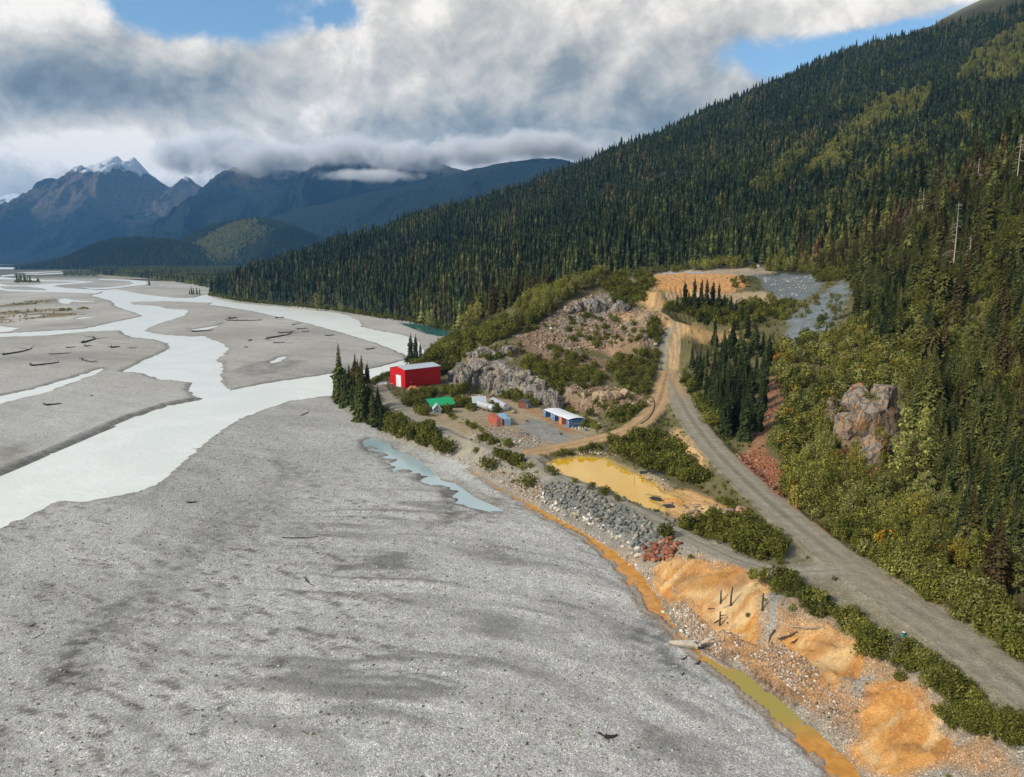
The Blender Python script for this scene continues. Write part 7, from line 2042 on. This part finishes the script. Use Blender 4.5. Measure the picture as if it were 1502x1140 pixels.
def crag(name, label, blocks, m, cat='rock'):
    """blocks: (px, py of the foot, size across, deep, high, yaw)"""
    first = G(*blocks[0][:2])
    e = thing(name, label, cat, first)
    for k, (px, py, sx_, sy_, sz_, yw) in enumerate(blocks):
        V, F = stone_hull(int(px * 7 + py), 22, (1, 1, 1))
        bm = bmesh.new(); vv = [bm.verts.new(v) for v in V]
        for f in F: bm.faces.new([vv[i] for i in f])
        bmesh.ops.subdivide_edges(bm, edges=bm.edges, cuts=5, use_grid_fill=True)
        Pn = np.array([v.co[:] for v in bm.verts])
        k1 = ridged(Pn[:, 0] * 1.3 + k, Pn[:, 2] * 1.3 + Pn[:, 1], 4, 180 + k) - 0.4
        k2 = ridged(Pn[:, 0] * 3.3 + k, Pn[:, 1] * 3.3 + Pn[:, 2] * 2, 3, 190 + k) - 0.4
        Pn = Pn * (1 + 0.20 * k1 + 0.09 * k2)[:, None]
        for v, q in zip(bm.verts, Pn): v.co = (q[0] * sx_, q[1] * sy_, q[2] * sz_)
        bmesh.ops.recalc_face_normals(bm, faces=bm.faces)
        me = bpy.data.meshes.new('block'); bm.to_mesh(me); bm.free(); me.materials.append(m)
        o = bpy.data.objects.new('block', me); C.objects.link(o); o.parent = e
        g_ = G(px, py)
        o.location = g_ - first + Vector((0, sy_ * 0.55, sz_ * 0.42)); o.rotation_euler = (0, 0, yw)
    return e
crag('rock_outcrop', 'great grey and rust stained rock outcrop among the trees above the haul road',
     [(1284, 640, 7.2, 6.0, 9.0, 0.3), (1248, 640, 4.2, 4.5, 7.0, 1.0), (1226, 618, 3.2, 3.6, 6.0, 2.0), (1288, 684, 5.4, 4.5, 6.5, 0.8), (1302, 612, 5.0, 5.0, 7.0, 1.6), (1260, 600, 4.5, 4.5, 5.5, 2.6)], m_rock)
m_grock, w = mat('grey_cliff_rock')
p = w.new('ShaderNodeNewGeometry').outputs['Position']
n1 = w.noise(p, 0.28, 8, 0.65, 0.8); n2 = w.noise(p, 1.5, 6, 0.7, 0.4)
mp = w.new('ShaderNodeMapping'); w.put(mp.inputs[0], p); mp.inputs['Rotation'].default_value = (0.35, 0.3, 0.5); mp.inputs['Scale'].default_value = (1, 1, 0.28)
nzc = w.new('ShaderNodeTexNoise'); w.put(nzc.inputs['Vector'], p); nzc.inputs['Scale'].default_value = 0.5; nzc.inputs['Detail'].default_value = 4
vr = w.voro(w.vmath('ADD', mp.outputs[0], w.vmath('SCALE', nzc.outputs['Color'], s=3.0)), 0.4, 'DISTANCE_TO_EDGE')
ck = w.smooth(w.math('ADD', vr.outputs[0], w.math('MULTIPLY', w.math('SUBTRACT', n2, 0.5), 0.35)), 0.0, 0.12, 0.32, 1.0)
c = w.ramp(n1, [(0.28, (0.11, 0.107, 0.10)), (0.45, (0.215, 0.205, 0.185)), (0.55, (0.30, 0.265, 0.215)), (0.64, (0.33, 0.215, 0.125)), (0.78, (0.38, 0.34, 0.29))])
c = w.vmath('SCALE', c, s=w.math('MULTIPLY', ck, w.lin(n2, 0.25, 0.75, 0.65, 1.35)))
finish(w, c, 0.9, w.bump(w.math('ADD', w.math('MULTIPLY', ck, 0.5), n2), 0.9, 0.5), 0.25)
bl = []
r_ = np.random.default_rng(77)
for x in np.linspace(664, 818, 22):
    yb = np.interp(x, [660, 700, 740, 790, 822], [562, 568, 576, 592, 603])
    bl.append((x, yb - r_.uniform(0, 4), r_.uniform(2.2, 4.2), r_.uniform(2.2, 3.6), r_.uniform(3.6, 6.2), r_.uniform(0, 6)))
for x in np.linspace(676, 800, 14):
    yb = np.interp(x, [660, 740, 822], [550, 556, 585])
    bl.append((x, yb - r_.uniform(0, 6), r_.uniform(2.2, 4.4), r_.uniform(2.2, 3.6), r_.uniform(2.6, 4.4), r_.uniform(0, 6)))
crag('grey_cliff', 'fractured grey rock cliff behind the camp between red building and brown shed', bl, m_grock, 'cliff')
bl = [(x, np.interp(x, [690, 720, 760], [528, 522, 526]) - r_.uniform(0, 6), r_.uniform(2, 3.6), r_.uniform(2, 3), r_.uniform(2, 3.6), r_.uniform(0, 6)) for x in np.linspace(692, 752, 8)]
crag('grey_crag', 'smaller grey crag among bushes above the cliff', bl, m_grock, 'crag')
bl = [(x, np.interp(x, [836, 870, 920], [462, 458, 458]) - r_.uniform(0, 8), r_.uniform(2.6, 4.6), r_.uniform(2.2, 3.6), r_.uniform(3, 5.5), r_.uniform(0, 6)) for x in np.linspace(838, 918, 12)]
crag('quarry_face', 'broken grey and buff quarry face below the rim thicket', bl, m_grock, 'quarry face')
bl = [(x, 596 - abs(x - 880) * 0.12 - r_.uniform(0, 8), r_.uniform(2, 3.4), r_.uniform(2, 3), r_.uniform(2.4, 4), r_.uniform(0, 6)) for x in np.linspace(836, 915, 9)]
m_brock = stone_mat('buff_rock', [(0.0, (0.30, 0.215, 0.14)), (1.0, (0.42, 0.33, 0.24))], 0.8, 0.8)
crag('buff_crag', 'low buff rock face behind the roofed containers', bl, m_brock, 'rock face')
for k, (px, py, s, lb) in enumerate(((693, 603, 1.2, 'pale boulder between the bushes and the tanks'), (753, 606, 1.4, 'round buff boulder right of the whiter tank'), (1112, 392, 2.0, 'pale boulder at the back of the plateau'), (1088, 752, 1.6, 'reddish boulder at the head of the ochre ground'),
                                     (1068, 757, 2.0, 'big pinkish boulder on the ochre ground below the pond'), (984, 740, 0.8, 'small boulder by the black liner'), (962, 506, 1.3, 'pale boulder at the foot of the quarry rubble'), (940, 548, 1.2, 'reddish boulder on the slope inside the road bend'))):
    V, F = stone_hull(820 + k, 20, (1, 0.9, 0.75))
    o = np_mesh('boulder', V * s, F, m_warm if k not in (3, 4, 7) else m_rust, smooth=False)
    o.location = G(px, py) + Vector((0, 0, s * 0.35)); o['tint'] = [0.9, 0.55, 0.95, 0.9, 0.95, 0.6, 0.9, 0.7][k]
    tag(o, lb, 'boulder')
print('done')
